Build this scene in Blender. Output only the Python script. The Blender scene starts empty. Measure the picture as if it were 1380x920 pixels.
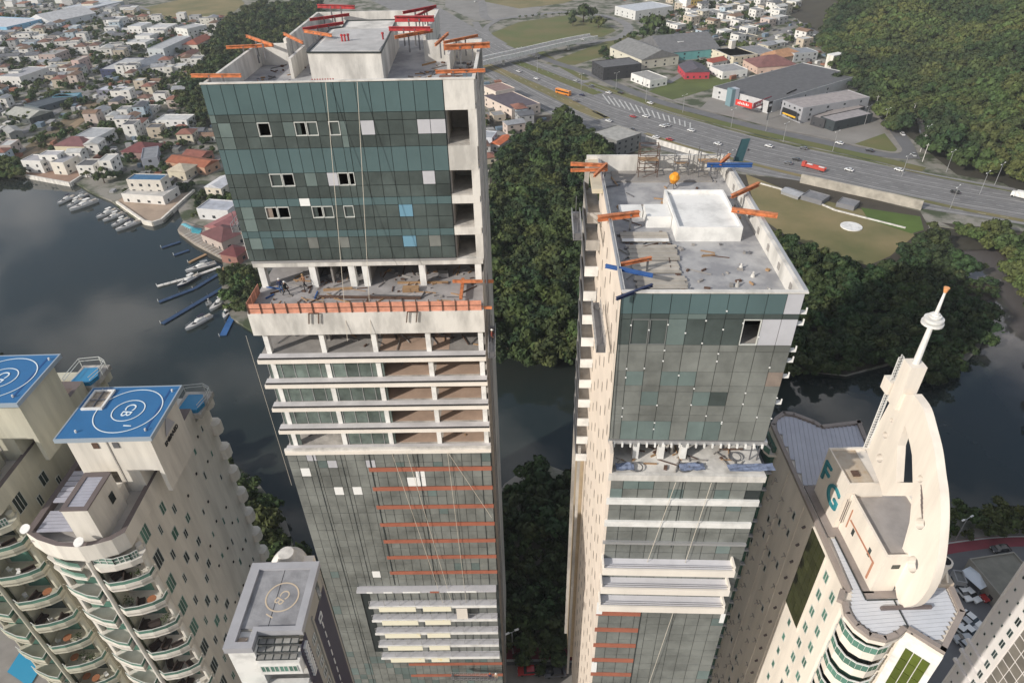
import bpy, math, random
import numpy as np
from mathutils import Vector, Matrix
from mathutils.geometry import tessellate_polygon
R_=math.radians
# ------------------------------------------------------------------ scene, camera, light
SC=bpy.context.scene; COL=SC.collection
H=138.0; F=910.0; TH=R_(35.7); RO=R_(1.45)
FW=Vector((0,math.cos(TH),-math.sin(TH))); _r=Vector((1,0,0)); _u=_r.cross(FW)
RT=(_r*math.cos(RO)-_u*math.sin(RO)); UP=RT.cross(FW)
cd=bpy.data.cameras.new('camera'); cam=bpy.data.objects.new('camera',cd); COL.objects.link(cam)
cam.matrix_world=Matrix(((RT.x,UP.x,-FW.x,0),(RT.y,UP.y,-FW.y,0),(RT.z,UP.z,-FW.z,H),(0,0,0,1)))
cd.sensor_width=36; cd.lens=36*F/1380; cd.clip_start=1; cd.clip_end=20000
SC.camera=cam
SUN_AZ=R_(55); SUN_EL=R_(28)          # light travels towards azimuth 55 deg east of +Y
sd=bpy.data.lights.new('sun','SUN'); sd.energy=4.1; sd.angle=R_(0.6); sd.color=(1,.945,.87)
so=bpy.data.objects.new('sun',sd); COL.objects.link(so)
dirv=Vector((math.sin(SUN_AZ)*math.cos(SUN_EL),math.cos(SUN_AZ)*math.cos(SUN_EL),-math.sin(SUN_EL)))
so.rotation_euler=dirv.to_track_quat('-Z','Y').to_euler(); so.location=(-200,-200,400)
CLX=4.1
W=bpy.data.worlds.new('World'); SC.world=W; W.use_nodes=True
nt=W.node_tree; nt.nodes.clear()
out=nt.nodes.new('ShaderNodeOutputWorld'); bg=nt.nodes.new('ShaderNodeBackground')
sky=nt.nodes.new('ShaderNodeTexSky'); sky.sky_type='NISHITA'; sky.sun_disc=False
sky.sun_elevation=SUN_EL; sky.sun_rotation=math.atan2(-dirv.x,-dirv.y); sky.air_density=1.2; sky.dust_density=1.5
tc=nt.nodes.new('ShaderNodeTexCoord'); mp=nt.nodes.new('ShaderNodeMapping'); mp.inputs['Scale'].default_value=(1,1,2.2); mp.inputs['Location'].default_value=(CLX,0,0)
nz=nt.nodes.new('ShaderNodeTexNoise'); nz.inputs['Scale'].default_value=4.6; nz.inputs['Detail'].default_value=7; nz.inputs['Roughness'].default_value=.55
cr=nt.nodes.new('ShaderNodeValToRGB'); cr.color_ramp.elements[0].position=.47; cr.color_ramp.elements[1].position=.62
mx=nt.nodes.new('ShaderNodeMixRGB'); mx.inputs[2].default_value=(9.5,9.3,9.4,1)
L=nt.links.new
L(tc.outputs['Generated'],mp.inputs[0]); L(mp.outputs[0],nz.inputs['Vector']); L(nz.outputs[0],cr.inputs[0]); L(cr.outputs[0],mx.inputs[0])
L(sky.outputs[0],mx.inputs[1]); L(mx.outputs[0],bg.inputs[0]); bg.inputs[1].default_value=.108; L(bg.outputs[0],out.inputs[0])
SC.view_settings.view_transform='Standard'; SC.view_settings.look='None'; SC.view_settings.exposure=0.0; SC.view_settings.gamma=1
rnd=random.Random(7)
ordn=['first','second','third','fourth','fifth','sixth','seventh','eighth','ninth','tenth','eleventh','twelfth','thirteenth','fourteenth','fifteenth','sixteenth','seventeenth','eighteenth','nineteenth','twentieth']

# ------------------------------------------------------------------ helpers
def ray(x,y): return RT*((x-690)/F)-UP*((y-460)/F)+FW
def P(x,y,z=0.0):
    v=ray(x,y); t=(z-H)/v.z; return Vector((v.x*t,v.y*t,z))
def PX(x,y,X):
    v=ray(x,y); t=X/v.x; return Vector((X,v.y*t,H+v.z*t))
def proj(p):
    v=Vector(p)-Vector((0,0,H)); z=v.dot(FW); return 690+F*v.dot(RT)/z, 460-F*v.dot(UP)/z
class N:
    pass
MATS={}
def mat(name,col,rough=.7,metal=0,noise=0,scale=.5,col2=None,bump=0,spec=.5,streak=None,isl=0,coat=0,emit=None,alpha=None,detail=5,soft=(.3,.7)):
    """base colour varied by a noise (object space), per-island/object random tint and fine bump"""
    if name in MATS: return MATS[name]
    m=bpy.data.materials.new(name); m.use_nodes=True; t=m.node_tree; b=t.nodes['Principled BSDF']; l=t.links.new
    b.inputs['Base Color'].default_value=(*col,1); b.inputs['Roughness'].default_value=rough; b.inputs['Metallic'].default_value=metal
    b.inputs['Specular IOR Level'].default_value=spec; b.inputs['Coat Weight'].default_value=coat
    if alpha is not None: b.inputs['Alpha'].default_value=alpha
    if emit: b.inputs['Emission Color'].default_value=(*emit,1); b.inputs['Emission Strength'].default_value=1
    src=None
    if noise or col2 or bump or isl:
        g=t.nodes.new('ShaderNodeNewGeometry'); mpn=t.nodes.new('ShaderNodeMapping'); l(g.outputs['Position'],mpn.inputs[0])
        mpn.inputs['Scale'].default_value=streak or (1,1,1)
        n=t.nodes.new('ShaderNodeTexNoise'); n.inputs['Scale'].default_value=scale; n.inputs['Detail'].default_value=detail; n.inputs['Roughness'].default_value=.6
        l(mpn.outputs[0],n.inputs['Vector'])
        rp=t.nodes.new('ShaderNodeValToRGB'); rp.color_ramp.elements[0].position=soft[0]; rp.color_ramp.elements[1].position=soft[1]
        c2=col2 or tuple(c*(1-noise) for c in col)
        rp.color_ramp.elements[0].color=(*c2,1); rp.color_ramp.elements[1].color=(*col,1)
        l(n.outputs[0],rp.inputs[0]); src=rp.outputs[0]
        if isl:
            oi=t.nodes.new('ShaderNodeObjectInfo'); ad=t.nodes.new('ShaderNodeMath'); ad.operation='ADD'; fr=t.nodes.new('ShaderNodeMath'); fr.operation='FRACT'
            l(oi.outputs['Random'],ad.inputs[0]); l(g.outputs['Random Per Island'],ad.inputs[1]); l(ad.outputs[0],fr.inputs[0])
            mr=t.nodes.new('ShaderNodeMapRange'); mr.inputs[3].default_value=1-isl; mr.inputs[4].default_value=1+isl
            l(fr.outputs[0],mr.inputs[0]); mu=t.nodes.new('ShaderNodeVectorMath'); mu.operation='SCALE'
            l(src,mu.inputs[0]); l(mr.outputs[0],mu.inputs['Scale']); src=mu.outputs[0]
        l(src,b.inputs['Base Color'])
        if bump:
            bn=t.nodes.new('ShaderNodeBump'); bn.inputs['Strength'].default_value=bump; bn.inputs['Distance'].default_value=.3
            n2=t.nodes.new('ShaderNodeTexNoise'); n2.inputs['Scale'].default_value=scale*3; n2.inputs['Detail'].default_value=6; l(g.outputs['Position'],n2.inputs['Vector'])
            l(n2.outputs[0],bn.inputs['Height']); l(bn.outputs[0],b.inputs['Normal'])
    MATS[name]=m; return m
class MB:
    def __init__(s): s.v=[]; s.f=[]; s.m=[]
    def add(s,vs,fs,mi=0):
        o=len(s.v); s.v+=[tuple(v) for v in vs]; s.f+=[tuple(i+o for i in f) for f in fs]; s.m+=[mi]*len(fs); return s
    def box(s,x0,x1,y0,y1,z0,z1,mi=0):
        return s.add([(x0,y0,z0),(x1,y0,z0),(x1,y1,z0),(x0,y1,z0),(x0,y0,z1),(x1,y0,z1),(x1,y1,z1),(x0,y1,z1)],
            [(0,3,2,1),(4,5,6,7),(0,1,5,4),(1,2,6,5),(2,3,7,6),(3,0,4,7)],mi)
    def prism(s,poly,z0,z1,mi=0,top=None):
        n=len(poly); a=sum(poly[i][0]*poly[(i+1)%n][1]-poly[(i+1)%n][0]*poly[i][1] for i in range(n))
        if a<0: poly=poly[::-1]
        tp=top if top is not None else poly
        return s.add([(p[0],p[1],z0) for p in poly]+[(p[0],p[1],z1) for p in tp],[tuple(range(n-1,-1,-1)),tuple(range(n,2*n))]+[(i,(i+1)%n,n+(i+1)%n,n+i) for i in range(n)],mi)
    def beam(s,p,q,w,h=None,mi=0):
        p=Vector(p);q=Vector(q);d=(q-p).normalized(); up=Vector((0,0,1)) if abs(d.z)<.9 else Vector((0,1,0))
        r=d.cross(up).normalized(); u=r.cross(d); h=h or w; r=r*w/2; u=u*h/2
        return s.add([p-r-u,p+r-u,p+r+u,p-r+u,q-r-u,q+r-u,q+r+u,q-r+u],[(0,1,2,3),(7,6,5,4),(0,4,5,1),(1,5,6,2),(2,6,7,3),(3,7,4,0)],mi)
    def cyl(s,p,q,r0,r1=None,n=10,mi=0):
        p=Vector(p);q=Vector(q);d=(q-p).normalized(); up=Vector((0,0,1)) if abs(d.z)<.9 else Vector((0,1,0))
        a=d.cross(up).normalized(); b=a.cross(d); r1=r0 if r1 is None else r1
        vs=[p+(a*math.cos(t)+b*math.sin(t))*r0 for t in [i*2*math.pi/n for i in range(n)]]+[q+(a*math.cos(t)+b*math.sin(t))*r1 for t in [i*2*math.pi/n for i in range(n)]]
        return s.add(vs,[tuple(range(n)),tuple(range(2*n-1,n-1,-1))]+[(i,n+i,n+(i+1)%n,(i+1)%n) for i in range(n)],mi)
    def quad(s,a,b,c,d,mi=0): return s.add([a,b,c,d],[(0,1,2,3)],mi)
    def mesh(s,name,mats):
        me=bpy.data.meshes.new(name); me.from_pydata(s.v,[],s.f)
        for m in (mats if isinstance(mats,(list,tuple)) else [mats]): me.materials.append(m)
        if any(s.m): me.polygons.foreach_set('material_index',s.m)
        me.update(); return me
    def build(s,name,mats,parent=None,loc=(0,0,0),rz=0,smooth=False):
        me=s.mesh(name,mats)
        if smooth: me.shade_smooth()
        return inst(name,me,parent,loc,rz)
def inst(name,me,parent=None,loc=(0,0,0),rz=0,scale=None):
    o=bpy.data.objects.new(name,me); COL.objects.link(o); o.parent=parent; o.location=loc
    if rz: o.rotation_euler=(0,0,rz)
    if scale is not None: o.scale=scale
    return o
def tag(o,label,cat,group=None,kind=None):
    if label: o['label']=label
    if cat: o['category']=cat
    if group: o['group']=group
    if kind: o['kind']=kind
    return o
def thing(name,label,cat,loc=(0,0,0),rz=0,group=None):
    o=bpy.data.objects.new(name,None); COL.objects.link(o); o.location=loc; o.rotation_euler=(0,0,rz); o.empty_display_size=1
    return tag(o,label,cat,group)
_cube={}
def cube_mesh(m,name):
    k=(m.name,name)
    if k not in _cube: _cube[k]=MB().box(-.5,.5,-.5,.5,-.5,.5).mesh(name,m)
    return _cube[k]
def copy_tree(o,parent=None):
    c=o.copy(); COL.objects.link(c); c.parent=parent
    for ch in o.children: copy_tree(ch,c)
    return c
class Fr:
    """building frame: u right, v back, h = metres below the camera, all times k"""
    def __init__(s,name,label,cat,u0,v0,D=0,al=0,k=1):
        s.u0,s.v0,s.D,s.al,s.k=u0,v0,D,al,k
        p=s.w(u0,v0,0); s.o=thing(name,label,cat,(p.x,p.y,0),-al)
    def w(s,u,v,h):
        c,n=math.cos(s.al),math.sin(s.al); return Vector((s.k*(u*c+(s.D+v)*n),s.k*(-u*n+(s.D+v)*c),H-s.k*h))
    def l(s,u,v,h): return (s.k*(u-s.u0),s.k*(v-s.v0),H-s.k*h)
    def box(s,mb,u0,u1,v0,v1,h0,h1,mi=0):   # h0 top, h1 bottom
        a=s.l(u0,v0,h1);b=s.l(u1,v1,h0); return mb.box(a[0],b[0],a[1],b[1],a[2],b[2],mi)
    def part(s,name,m,boxes,parent=None):
        mb=MB()
        for b in boxes: s.box(mb,*b)
        return mb.build(name,m,parent or s.o)
    def piece(s,name,m,u0,u1,v0,v1,h0,h1,parent=None):
        a=s.l(u0,v0,h1);b=s.l(u1,v1,h0)
        return inst(name,cube_mesh(m,name),parent or s.o,[(a[i]+b[i])/2 for i in range(3)],0,[max(abs(b[i]-a[i]),.01) for i in range(3)])
    def uv(s,px,py,h):                    # pixel -> (u,v) at level h
        p=P(px,py,H-s.k*h)/s.k; c,n=math.cos(s.al),math.sin(s.al)
        return p.x*c-p.y*n, p.x*n+p.y*c-s.D
def pip(x,y,poly):
    c=False;n=len(poly);j=n-1
    for i in range(n):
        xi,yi=poly[i][0],poly[i][1];xj,yj=poly[j][0],poly[j][1]
        if (yi>y)!=(yj>y) and x<(xj-xi)*(y-yi)/(yj-yi)+xi: c=not c
        j=i
    return c
def G(pts,z=0): return [P(a,b,z) for a,b in pts]
def sheet(name,pts,m,z,kind='structure',label=None,th=0):
    """flat ground sheet from ground points"""
    w=[Vector((p[0],p[1],0)) for p in pts]
    tri=tessellate_polygon([w]); mb=MB(); vs=[(p.x,p.y,z) for p in w]
    fs=[]
    for t in tri:
        a,b,c=[w[i] for i in t]
        fs.append(tuple(t) if (b-a).cross(c-a).z>0 else tuple(t[::-1]))
    mb.add(vs,fs)
    if th:
        n=len(w); mb.add([(p.x,p.y,z) for p in w]+[(p.x,p.y,z-th) for p in w],[(i,(i+1)%n,n+(i+1)%n,n+i) for i in range(n)])
    o=mb.build(name,m); o['kind']=kind
    if label: o['label']=label
    return o
def strip(name,pts,width,m,z,kind='structure',parent=None,th=0):
    """ribbon along ground points"""
    pts=[Vector((p[0],p[1],0)) for p in pts]; L_=[];R2=[]
    for i,p in enumerate(pts):
        d=(pts[min(i+1,len(pts)-1)]-pts[max(i-1,0)]).normalized(); n=Vector((-d.y,d.x,0))*width/2
        L_.append(p+n);R2.append(p-n)
    mb=MB(); n=len(pts); mb.add([(p.x,p.y,z) for p in L_]+[(p.x,p.y,z) for p in R2],[(i,n+i,n+i+1,i+1) for i in range(n-1)])
    if th:
        for A in (L_,R2): mb.add([(p.x,p.y,z) for p in A]+[(p.x,p.y,z-th) for p in A],[(i,i+1,n+i+1,n+i) for i in range(n-1)])
    o=mb.build(name,m,parent)
    if kind: o['kind']=kind
    return o
def smoothpts(pts,n=6):
    out=[];P_=[pts[0]]+list(pts)+[pts[-1]]
    for i in range(1,len(P_)-2):
        a,b,c,d=[Vector((q[0],q[1],0)) for q in P_[i-1:i+3]]
        for j in range(n):
            t=j/n; out.append(.5*((2*b)+(-a+c)*t+(2*a-5*b+4*c-d)*t*t+(-a+3*b-3*c+d)*t**3))
    out.append(Vector((pts[-1][0],pts[-1][1],0))); return out
def textmesh(s,size,m,ext=.02):
    c=bpy.data.curves.new('t','FONT'); c.body=s; c.size=size; c.extrude=ext; c.align_x='CENTER'; c.align_y='CENTER'
    o=bpy.data.objects.new('t',c); COL.objects.link(o); bpy.context.view_layer.update()
    me=bpy.data.meshes.new_from_object(o.evaluated_get(bpy.context.evaluated_depsgraph_get())); bpy.data.objects.remove(o)
    me.materials.clear(); me.materials.append(m); me.name='lettering'; return me
def text(name,s,size,m,parent,X,Y,Z,ext=.02):
    """text with baseline direction X, up direction Y, centred at Z (local)"""
    me=textmesh(s,size,m,ext); X=Vector(X).normalized();Y=Vector(Y).normalized();n=X.cross(Y)
    o=bpy.data.objects.new(name,me); COL.objects.link(o); o.parent=parent
    o.matrix_local=Matrix(((X.x,Y.x,n.x,Z[0]),(X.y,Y.y,n.y,Z[1]),(X.z,Y.z,n.z,Z[2]),(0,0,0,1))); return o

# ------------------------------------------------------------------ materials
conc=mat('concrete',(.50,.47,.43),.85,noise=.42,scale=.5,streak=(1,1,.3),bump=.2,soft=(.38,.6),detail=8)
concw=mat('pale concrete',(.66,.635,.59),.85,noise=.36,scale=.5,streak=(1,1,.3),bump=.15,soft=(.36,.58),detail=9)
concd=mat('raw concrete',(.33,.31,.29),.9,noise=.4,scale=.4,bump=.2)
deck=mat('roof screed',(.40,.395,.39),.8,col2=(.25,.25,.26),scale=.32,bump=.2,detail=10,soft=(.4,.58))
ocream=mat('beam paint',(.80,.74,.66),.8,noise=.15,scale=.3,streak=(1,1,.3))
spand=mat('spandrel glass',(.092,.145,.15),.14,noise=.18,scale=.25,spec=.6,isl=.06)
vision=mat('vision glass',(.088,.112,.106),.12,noise=.55,scale=.22,spec=.6,isl=.12)
lowg=mat('facade glass',(.215,.225,.208),.22,noise=.42,scale=.22,spec=.5,isl=.08,soft=(.36,.62),detail=8)  # grey mottle in the colour stands in for the city's reflection
lowt=mat('teal glass',(.15,.195,.185),.2,noise=.3,scale=.3,isl=.15)
lpan=mat('light panel',(.50,.50,.53),.6,noise=.15)
wpan=mat('white panel',(.78,.78,.76),.7)
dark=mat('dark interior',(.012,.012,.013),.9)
mull=mat('mullion',(.025,.032,.032),.5)
alu=mat('aluminium',(.5,.5,.5),.4,metal=.6)
orange=mat('orange paint',(.58,.20,.08),.6,noise=.55,scale=1.6,soft=(.35,.55),detail=8)
orbar=mat('orange membrane',(.37,.125,.075),.75,noise=.22,scale=.6)
ornet=mat('orange netting',(.74,.33,.22),.8,noise=.4,scale=1.5)
red=mat('red paint',(.42,.04,.045),.6,noise=.5,scale=1.6,soft=(.35,.55),detail=8)
blue=mat('blue paint',(.03,.10,.30),.6,noise=.3,scale=1.2)
steel=mat('steel',(.22,.22,.23),.5,metal=.5,noise=.3,scale=1)
rust=mat('rust',(.12,.07,.05),.8,noise=.4,scale=2)
tile=mat('tile floor',(.46,.33,.25),.7,noise=.25,scale=.5)
wood=mat('timber',(.38,.24,.13),.8,noise=.3,scale=1)
white=mat('white paint',(.76,.75,.72),.7,noise=.24,scale=.6,soft=(.34,.56),detail=9)
cream=mat('cream render',(.71,.67,.60),.8,noise=.22,scale=.5,streak=(1,1,.12),soft=(.35,.6),detail=8)
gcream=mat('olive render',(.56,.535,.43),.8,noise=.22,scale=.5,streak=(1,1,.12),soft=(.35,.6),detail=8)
fgc=mat('cream tower paint',(.80,.73,.64),.75,noise=.16,scale=.5,streak=(1,1,.15),soft=(.35,.6),detail=8)
grey=mat('grey roof',(.27,.27,.28),.85,noise=.45,scale=.4,bump=.1)
brown=mat('brown coping',(.16,.13,.125),.85,noise=.2)
padblue=mat('helipad blue',(.025,.145,.34),.7,noise=.12,scale=.5)
winm=mat('window glass',(.03,.045,.045),.1,spec=.8,isl=.5)
wing=mat('green glass',(.10,.22,.17),.1,spec=.8,noise=.3,scale=.5,isl=.3)
frame=mat('window frame',(.55,.56,.53),.6)
navy=mat('navy cladding',(.012,.012,.045),.5,noise=.2)
asph=mat('asphalt',(.15,.15,.155),.9,noise=.22,scale=.12,streak=(1,1,1),detail=7)
asph2=mat('worn asphalt',(.235,.23,.228),.9,noise=.32,scale=.15,detail=7)
mark=mat('road paint',(.5,.5,.48),.8)
pave=mat('paving',(.27,.25,.225),.9,noise=.3,scale=.2)
grass=mat('grass',(.085,.115,.028),.95,col2=(.15,.125,.05),scale=.035,bump=.3,detail=9)
drygr=mat('dry field',(.26,.20,.10),.95,col2=(.095,.105,.035),scale=.022,bump=.3,detail=9)
soil=mat('bare soil',(.22,.16,.10),.95,col2=(.10,.085,.05),scale=.05,bump=.3,detail=9)
town=mat('town ground',(.24,.225,.195),.95,col2=(.05,.065,.03),scale=.075,bump=.2,detail=9,soft=(.42,.56))
mud=mat('mud',(.06,.05,.035),.9,noise=.3,scale=.1)
# ================================================================== LEFT CONSTRUCTION TOWER
def person(label,loc,rz,shirt,trousers,helmet,pose=0,s=1.0):
    """one continuous skinned figure; helmet is a child"""
    t=.12*pose
    V=[(0,0,.95),(0,.01,1.2),(0,.0,1.42),(0,.0,1.52),(0,-.02,1.62),(0,-.02,1.72),
       (.1,0,.9),(.12,-.1-t,.5),(.13,.02-2*t,.06),(.13,-.1-2*t,.03),(-.1,0,.9),(-.12,-.02+t,.5),(-.13,.12+2*t,.06),(-.13,0+2*t,.03),
       (.19,0,1.38),(.27,-.04,1.12),(.24,-.25,.98),(.22,-.34,.95),(-.19,0,1.38),(-.28,.0,1.12),(-.26,-.16,.9),(-.25,-.22,.86)]
    E=[(0,1),(1,2),(2,3),(3,4),(4,5),(0,6),(6,7),(7,8),(8,9),(0,10),(10,11),(11,12),(12,13),(2,14),(14,15),(15,16),(16,17),(2,18),(18,19),(19,20),(20,21)]
    rr=[.15,.13,.14,.06,.09,.08,.1,.07,.05,.04,.1,.07,.05,.04,.07,.055,.04,.04,.07,.055,.04,.04]
    me=bpy.data.meshes.new('body'); me.from_pydata(V,E,[]); o=bpy.data.objects.new('body',me); COL.objects.link(o)
    mo=o.modifiers.new('s','SKIN'); 
    for i,r in enumerate(rr): me.skin_vertices[0].data[i].radius=(r,r*.85)
    me.skin_vertices[0].data[0].use_root=True
    o.modifiers.new('u','SUBSURF').levels=1
    bpy.context.view_layer.update()
    m2=bpy.data.meshes.new_from_object(o.evaluated_get(bpy.context.evaluated_depsgraph_get())); bpy.data.objects.remove(o)
    sk=mat('skin',(.30,.17,.11),.6); bt=mat('boots',(.03,.025,.02),.8)
    m2.materials.clear()
    for m in (shirt,trousers,sk,bt): m2.materials.append(m)
    for p in m2.polygons:
        c=p.center; p.material_index=3 if c.z<.12 else 1 if c.z<.98 and abs(c.x)<.2 else 2 if (c.z>1.48 or c.z<1.0) else 0; p.use_smooth=True
    r=thing('person',label,'person',loc,rz); inst('body',m2,r,scale=(s,s,s))
    hb=MB(); 
    for i in range(3): hb.cyl((0,-.02,1.70+.04*i),(0,-.02,1.74+.04*i),.125-.03*i*i/2,.115-.035*(i+1)*(i+1)/2.2 if i<2 else .02,10)
    hb.cyl((0,-.05,1.69),(0,-.05,1.71),.15,.15,10)
    inst('helmet',hb.mesh('helmet',helmet),r,scale=(s,s,s)); return r
def ibeam(label,p,q,m,w=.28,name='steel_beam',group=None,legs=()):
    p=Vector(p);q=Vector(q);c=(p+q)/2; d=(q-p).normalized(); u=d.cross(Vector((0,0,1))).cross(d).normalized()
    t=thing(name,label,'steel beam',tuple(c),0,group); mb=MB()
    for k in (-1,1): mb.beam(p-c+u*k*w*.5,q-c+u*k*w*.5,w,.05)
    mb.beam(p-c,q-c,.05,w*.95); mb.build('beam',m,t)
    for f,hh in legs:
        a=p+(q-p)*f-c; ob=MB().beam(a,a-Vector((0,0,hh)),.16).build('leg',steel,t)
    return t
A=Fr('construction_tower','tall unfinished left tower with teal glass top, open floors and cranes beams on its roof','tower',-15.4,10,60*math.cos(R_(1)),R_(1),1.15)
A.o['label']='tallest unfinished tower, left of centre, with teal glass top and pink netted terrace'
UL,UR=-27.3,-3.65
# --- upper curtain wall
ex=[62,90,150,210,270,330,388,440,495,548,598,650,680,745,808,872,940,1005,1065,1135]
EX=[UL+(v-62)/(1135-62)*20.85 for v in ex]
rows=[(15.45,18.04,'s'),(18.04,18.75,'v'),(18.75,20.05,'v'),(20.05,21.15,'v'),(21.15,23.5,'s'),(23.5,24.8,'v'),(24.8,26.0,'v'),(26.0,26.8,'s'),(26.8,28.05,'v'),(28.05,29.35,'v'),(29.35,30.1,'s'),(30.1,31.3,'v'),(31.3,32.6,'v')]
opens={(2,4):'d',(2,7):'g',(2,8):'g',(2,10):'g',(2,13):'l',(2,17):'l',(2,18):'l',(5,4):'g',(5,5):'d',(5,9):'l',(5,10):'d',(5,11):'g',(5,17):'l',(5,7):'t',
       (8,3):'p',(8,4):'d',(8,7):'g',(8,8):'g',(8,10):'g',(7,6):'w',(1,0):'t',(2,1):'t',(3,1):'t',(2,6):'t',(2,11):'t',(3,11):'t',(9,1):'t',(8,1):'t',(11,1):'t',(11,2):'s',(11,6):'l2',(11,9):'l2',(8,15):'b',(11,15):'b',(11,17):'l2'}
fr_=MB()
# backing structure with real openings: mullion grid rails behind the panels
for x in EX: A.box(fr_,x-.045,x+.045,.02,.22,15.45,32.6)
for r in rows: A.box(fr_,UL,EX[-1],.04,.22,r[0]-.03,r[0]+.03)
fr_.build('mullion_grid',mull,A.o)
pinkb=mat('interior board',(.30,.24,.20),.8,noise=.4,scale=1)
for i,(a,b,t) in enumerate(rows):
    for j in range(19):
        k=opens.get((i,j),t); x0,x1=EX[j]+.025,EX[j+1]-.025
        if k in('d','g','p'):
            A.part('window_frame',frame,[(x0,x1,-.1,.1,a+.02,a+.09),(x0,x1,-.1,.1,b-.09,b-.02),(x0,x0+.06,-.1,.1,a+.09,b-.09),(x1-.06,x1,-.1,.1,a+.09,b-.09)])
            if k!='d': A.piece('window_pane',vision if k=='g' else pinkb,x0+.08,x1-(.5 if j%2 else .08),.02,.06,a+.1,b-.1)
            continue
        m={'s':spand,'v':vision,'l':lpan,'l2':lowg,'t':lowt,'w':wpan,'b':mat('blue film',(.15,.30,.40),.4)}[k]
        z=rnd.uniform(0,.02)
        A.piece('spandrel_panel' if k=='s' else 'glass_panel',m,x0,x1,-.06-z,-.01-z,a+.025,b-.025)
# left return of the curtain wall
A.part('side_glazing',spand,[(UL-.06,UL-.01,.05+i*1.6,1.6+i*1.6,a+.03,b-.03) for i in range(9) for a,b,t in rows])
# interior seen through openings
A.part('inner_wall',dark,[(UL+.2,-6.6,3.0,3.2,17.9,33)])  # near-black colour stands for the darkness of the unlit rooms
A.part('upper_slab',conc,[(UL+.1,UR,.1,15,a,a+.3) for a in (17.7,22.9,26.2,29.5)])
# right bay: concrete frame, loggias
sp=[(15.45,18.0),(21.2,23.5),(26.0,26.8),(29.3,30.1)]
for a,b in sp: A.piece('spandrel_wall',concw,-6.4,UR-.1,-.05,.35,a,b)
for a,b in ((17.95,21.3),(23.4,26.1),(26.7,29.4),(30.0,33.0)):
    A.piece('column',concw,UR-.75,UR,-.03,.8,a,b)
    A.piece('loggia_floor',conc,-6.4,UR,.0,5,b-.25,b)
A.part('loggia_back_wall',concd,[(-6.5,-6.3,.1,5,17.9,33),(-6.4,UR,4.6,4.8,18,33)])
A.part('side_wall',conc,[(UR-.25,UR,.9,15,15.5,33)]+[(UR-.02,UR+.06,1.0,14.5,x,x+.25) for x in (18,21.3,26.2,29.4)])
# --- roof
cpx=[(414,71.5),(445,40),(462,37.5),(467.6,29),(534.5,27.4),(513,71.5)]; cuv=[A.uv(x,y,14.7) for x,y in cpx]; cl_=[A.l(u,v,0)[:2] for u,v in cuv]
core=MB().prism(cl_,A.l(0,0,17.5)[2],A.l(0,0,14.7)[2]).build('roof_core',concw,A.o)
tm=MB()
for a_,b_ in zip(cl_,cl_[1:]+cl_[:1]): tm.beam((*a_,A.l(0,0,14.66)[2]),(*b_,A.l(0,0,14.66)[2]),.16,.16)
tm.build('roof_core_trim',mull,core)
rb0=A.uv(432,15,15.0); rb1=A.uv(588,13,15.0); print('core',cuv,rb0,rb1)
RL,RR,RV=rb0[0],rb1[0],min(rb0[1],rb1[1])
A.part('roof_deck',deck,[(UL+.3,UR-.3,.3,15.2,17.5,17.8),(RL,RR,15.2,RV,17.5,17.8)])
A.part('parapet',concw,[(UL,UR,.23,.5,15.42,17.5),(UL-.05,UR+.02,-.08,.22,15.3,15.42),(UL,UL+.3,.5,15.2,15.4,17.5),(UL,RL,15.2,15.5,15.4,17.5),(UR-.3,UR,.5,15.2,15.4,17.5),(RR,UR,15.2,15.5,15.4,17.5),
    (RL-.3,RL,15.5,RV,15.0,17.5),(RR,RR+.3,15.5,RV,15.0,17.5),(RL,RR,RV-.3,RV,15.0,17.5),(-22.4,-22.1,9.5,15.2,15.6,17.5),(-6.9,-6.6,9.5,15.2,15.6,17.5)])
A.part('rear_body',conc,[(RL-.3,RR+.3,15.5,RV,17.8,60),(UL,UR,14.8,15.5,17.8,60)])
A.part('core_roof',mat('core roof',(.52,.51,.50),.85,noise=.35,scale=.5),[(cuv[0][0]+.4,cuv[5][0]-.3,cuv[0][1]+.2,cuv[1][1]-.2,14.66,14.71)],core)
for u,v in ((-17.4,12),(-17.1,12),(-16.8,12.2),(-13.4,12.5)):
    p=A.w(u,v,14.7); o=MB().cyl((0,0,0),(0,0,.6),.1,n=8).cyl((0,0,.6),(0,0,.8),.17,.15,8).build('vent_pipe',red,A.o,A.l(u,v,14.7))
mb=MB()
for i in range(9): mb.cyl((i*.28,0,0),(i*.28,.1,1.1),.08,n=6)
mb.build('pipe_rack',red,None,A.w(-19.2,5.4,17.5)); tag(bpy.context.scene.objects['pipe_rack'],'row of short red pipes leaning on the roof core of the left tower','pipes')
tag(MB().add([(-1.2,-.7,0),(.2,-.8,0),(1.1,.7,0),(-.4,.8,0),(-1.2,-.7,.3),(.2,-.8,.25),(1.1,.7,.45),(-.4,.8,.3)],[(0,3,2,1),(4,5,6,7),(0,1,5,4),(1,2,6,5),(2,3,7,6),(3,0,4,7)]).build('tarpaulin',dark,None,A.w(-8.4,5.5,17.45)),'black tarpaulin bundle lying on the left tower roof','tarpaulin')
tag(MB().box(-.6,.6,-.4,.4,0,.5).box(-.65,.65,-.45,.45,.5,.56).build('crate',mat('crate',(.2,.1,.07),.8),None,A.w(-6.9,7,17.4)),'reddish wooden crate on the left tower roof','crate')
tag(MB().box(-.5,.5,-.5,.5,0,1.6).box(-.55,.55,-.55,.55,1.6,1.66,1).build('cabinet',[mat('cab',(.12,.16,.2),.6),white],None,A.w(-4.6,5,17.4)),'blue grey cabinet beside the right parapet of the left tower','cabinet')
def roofbeam(l,a,b,h,m,w=.3,legs=((.5,2.2),)):
    k=1.15; return ibeam(l,P(a[0],a[1],H-k*h),P(b[0],b[1],H-k*h),m,w*.8,legs=legs)
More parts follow.
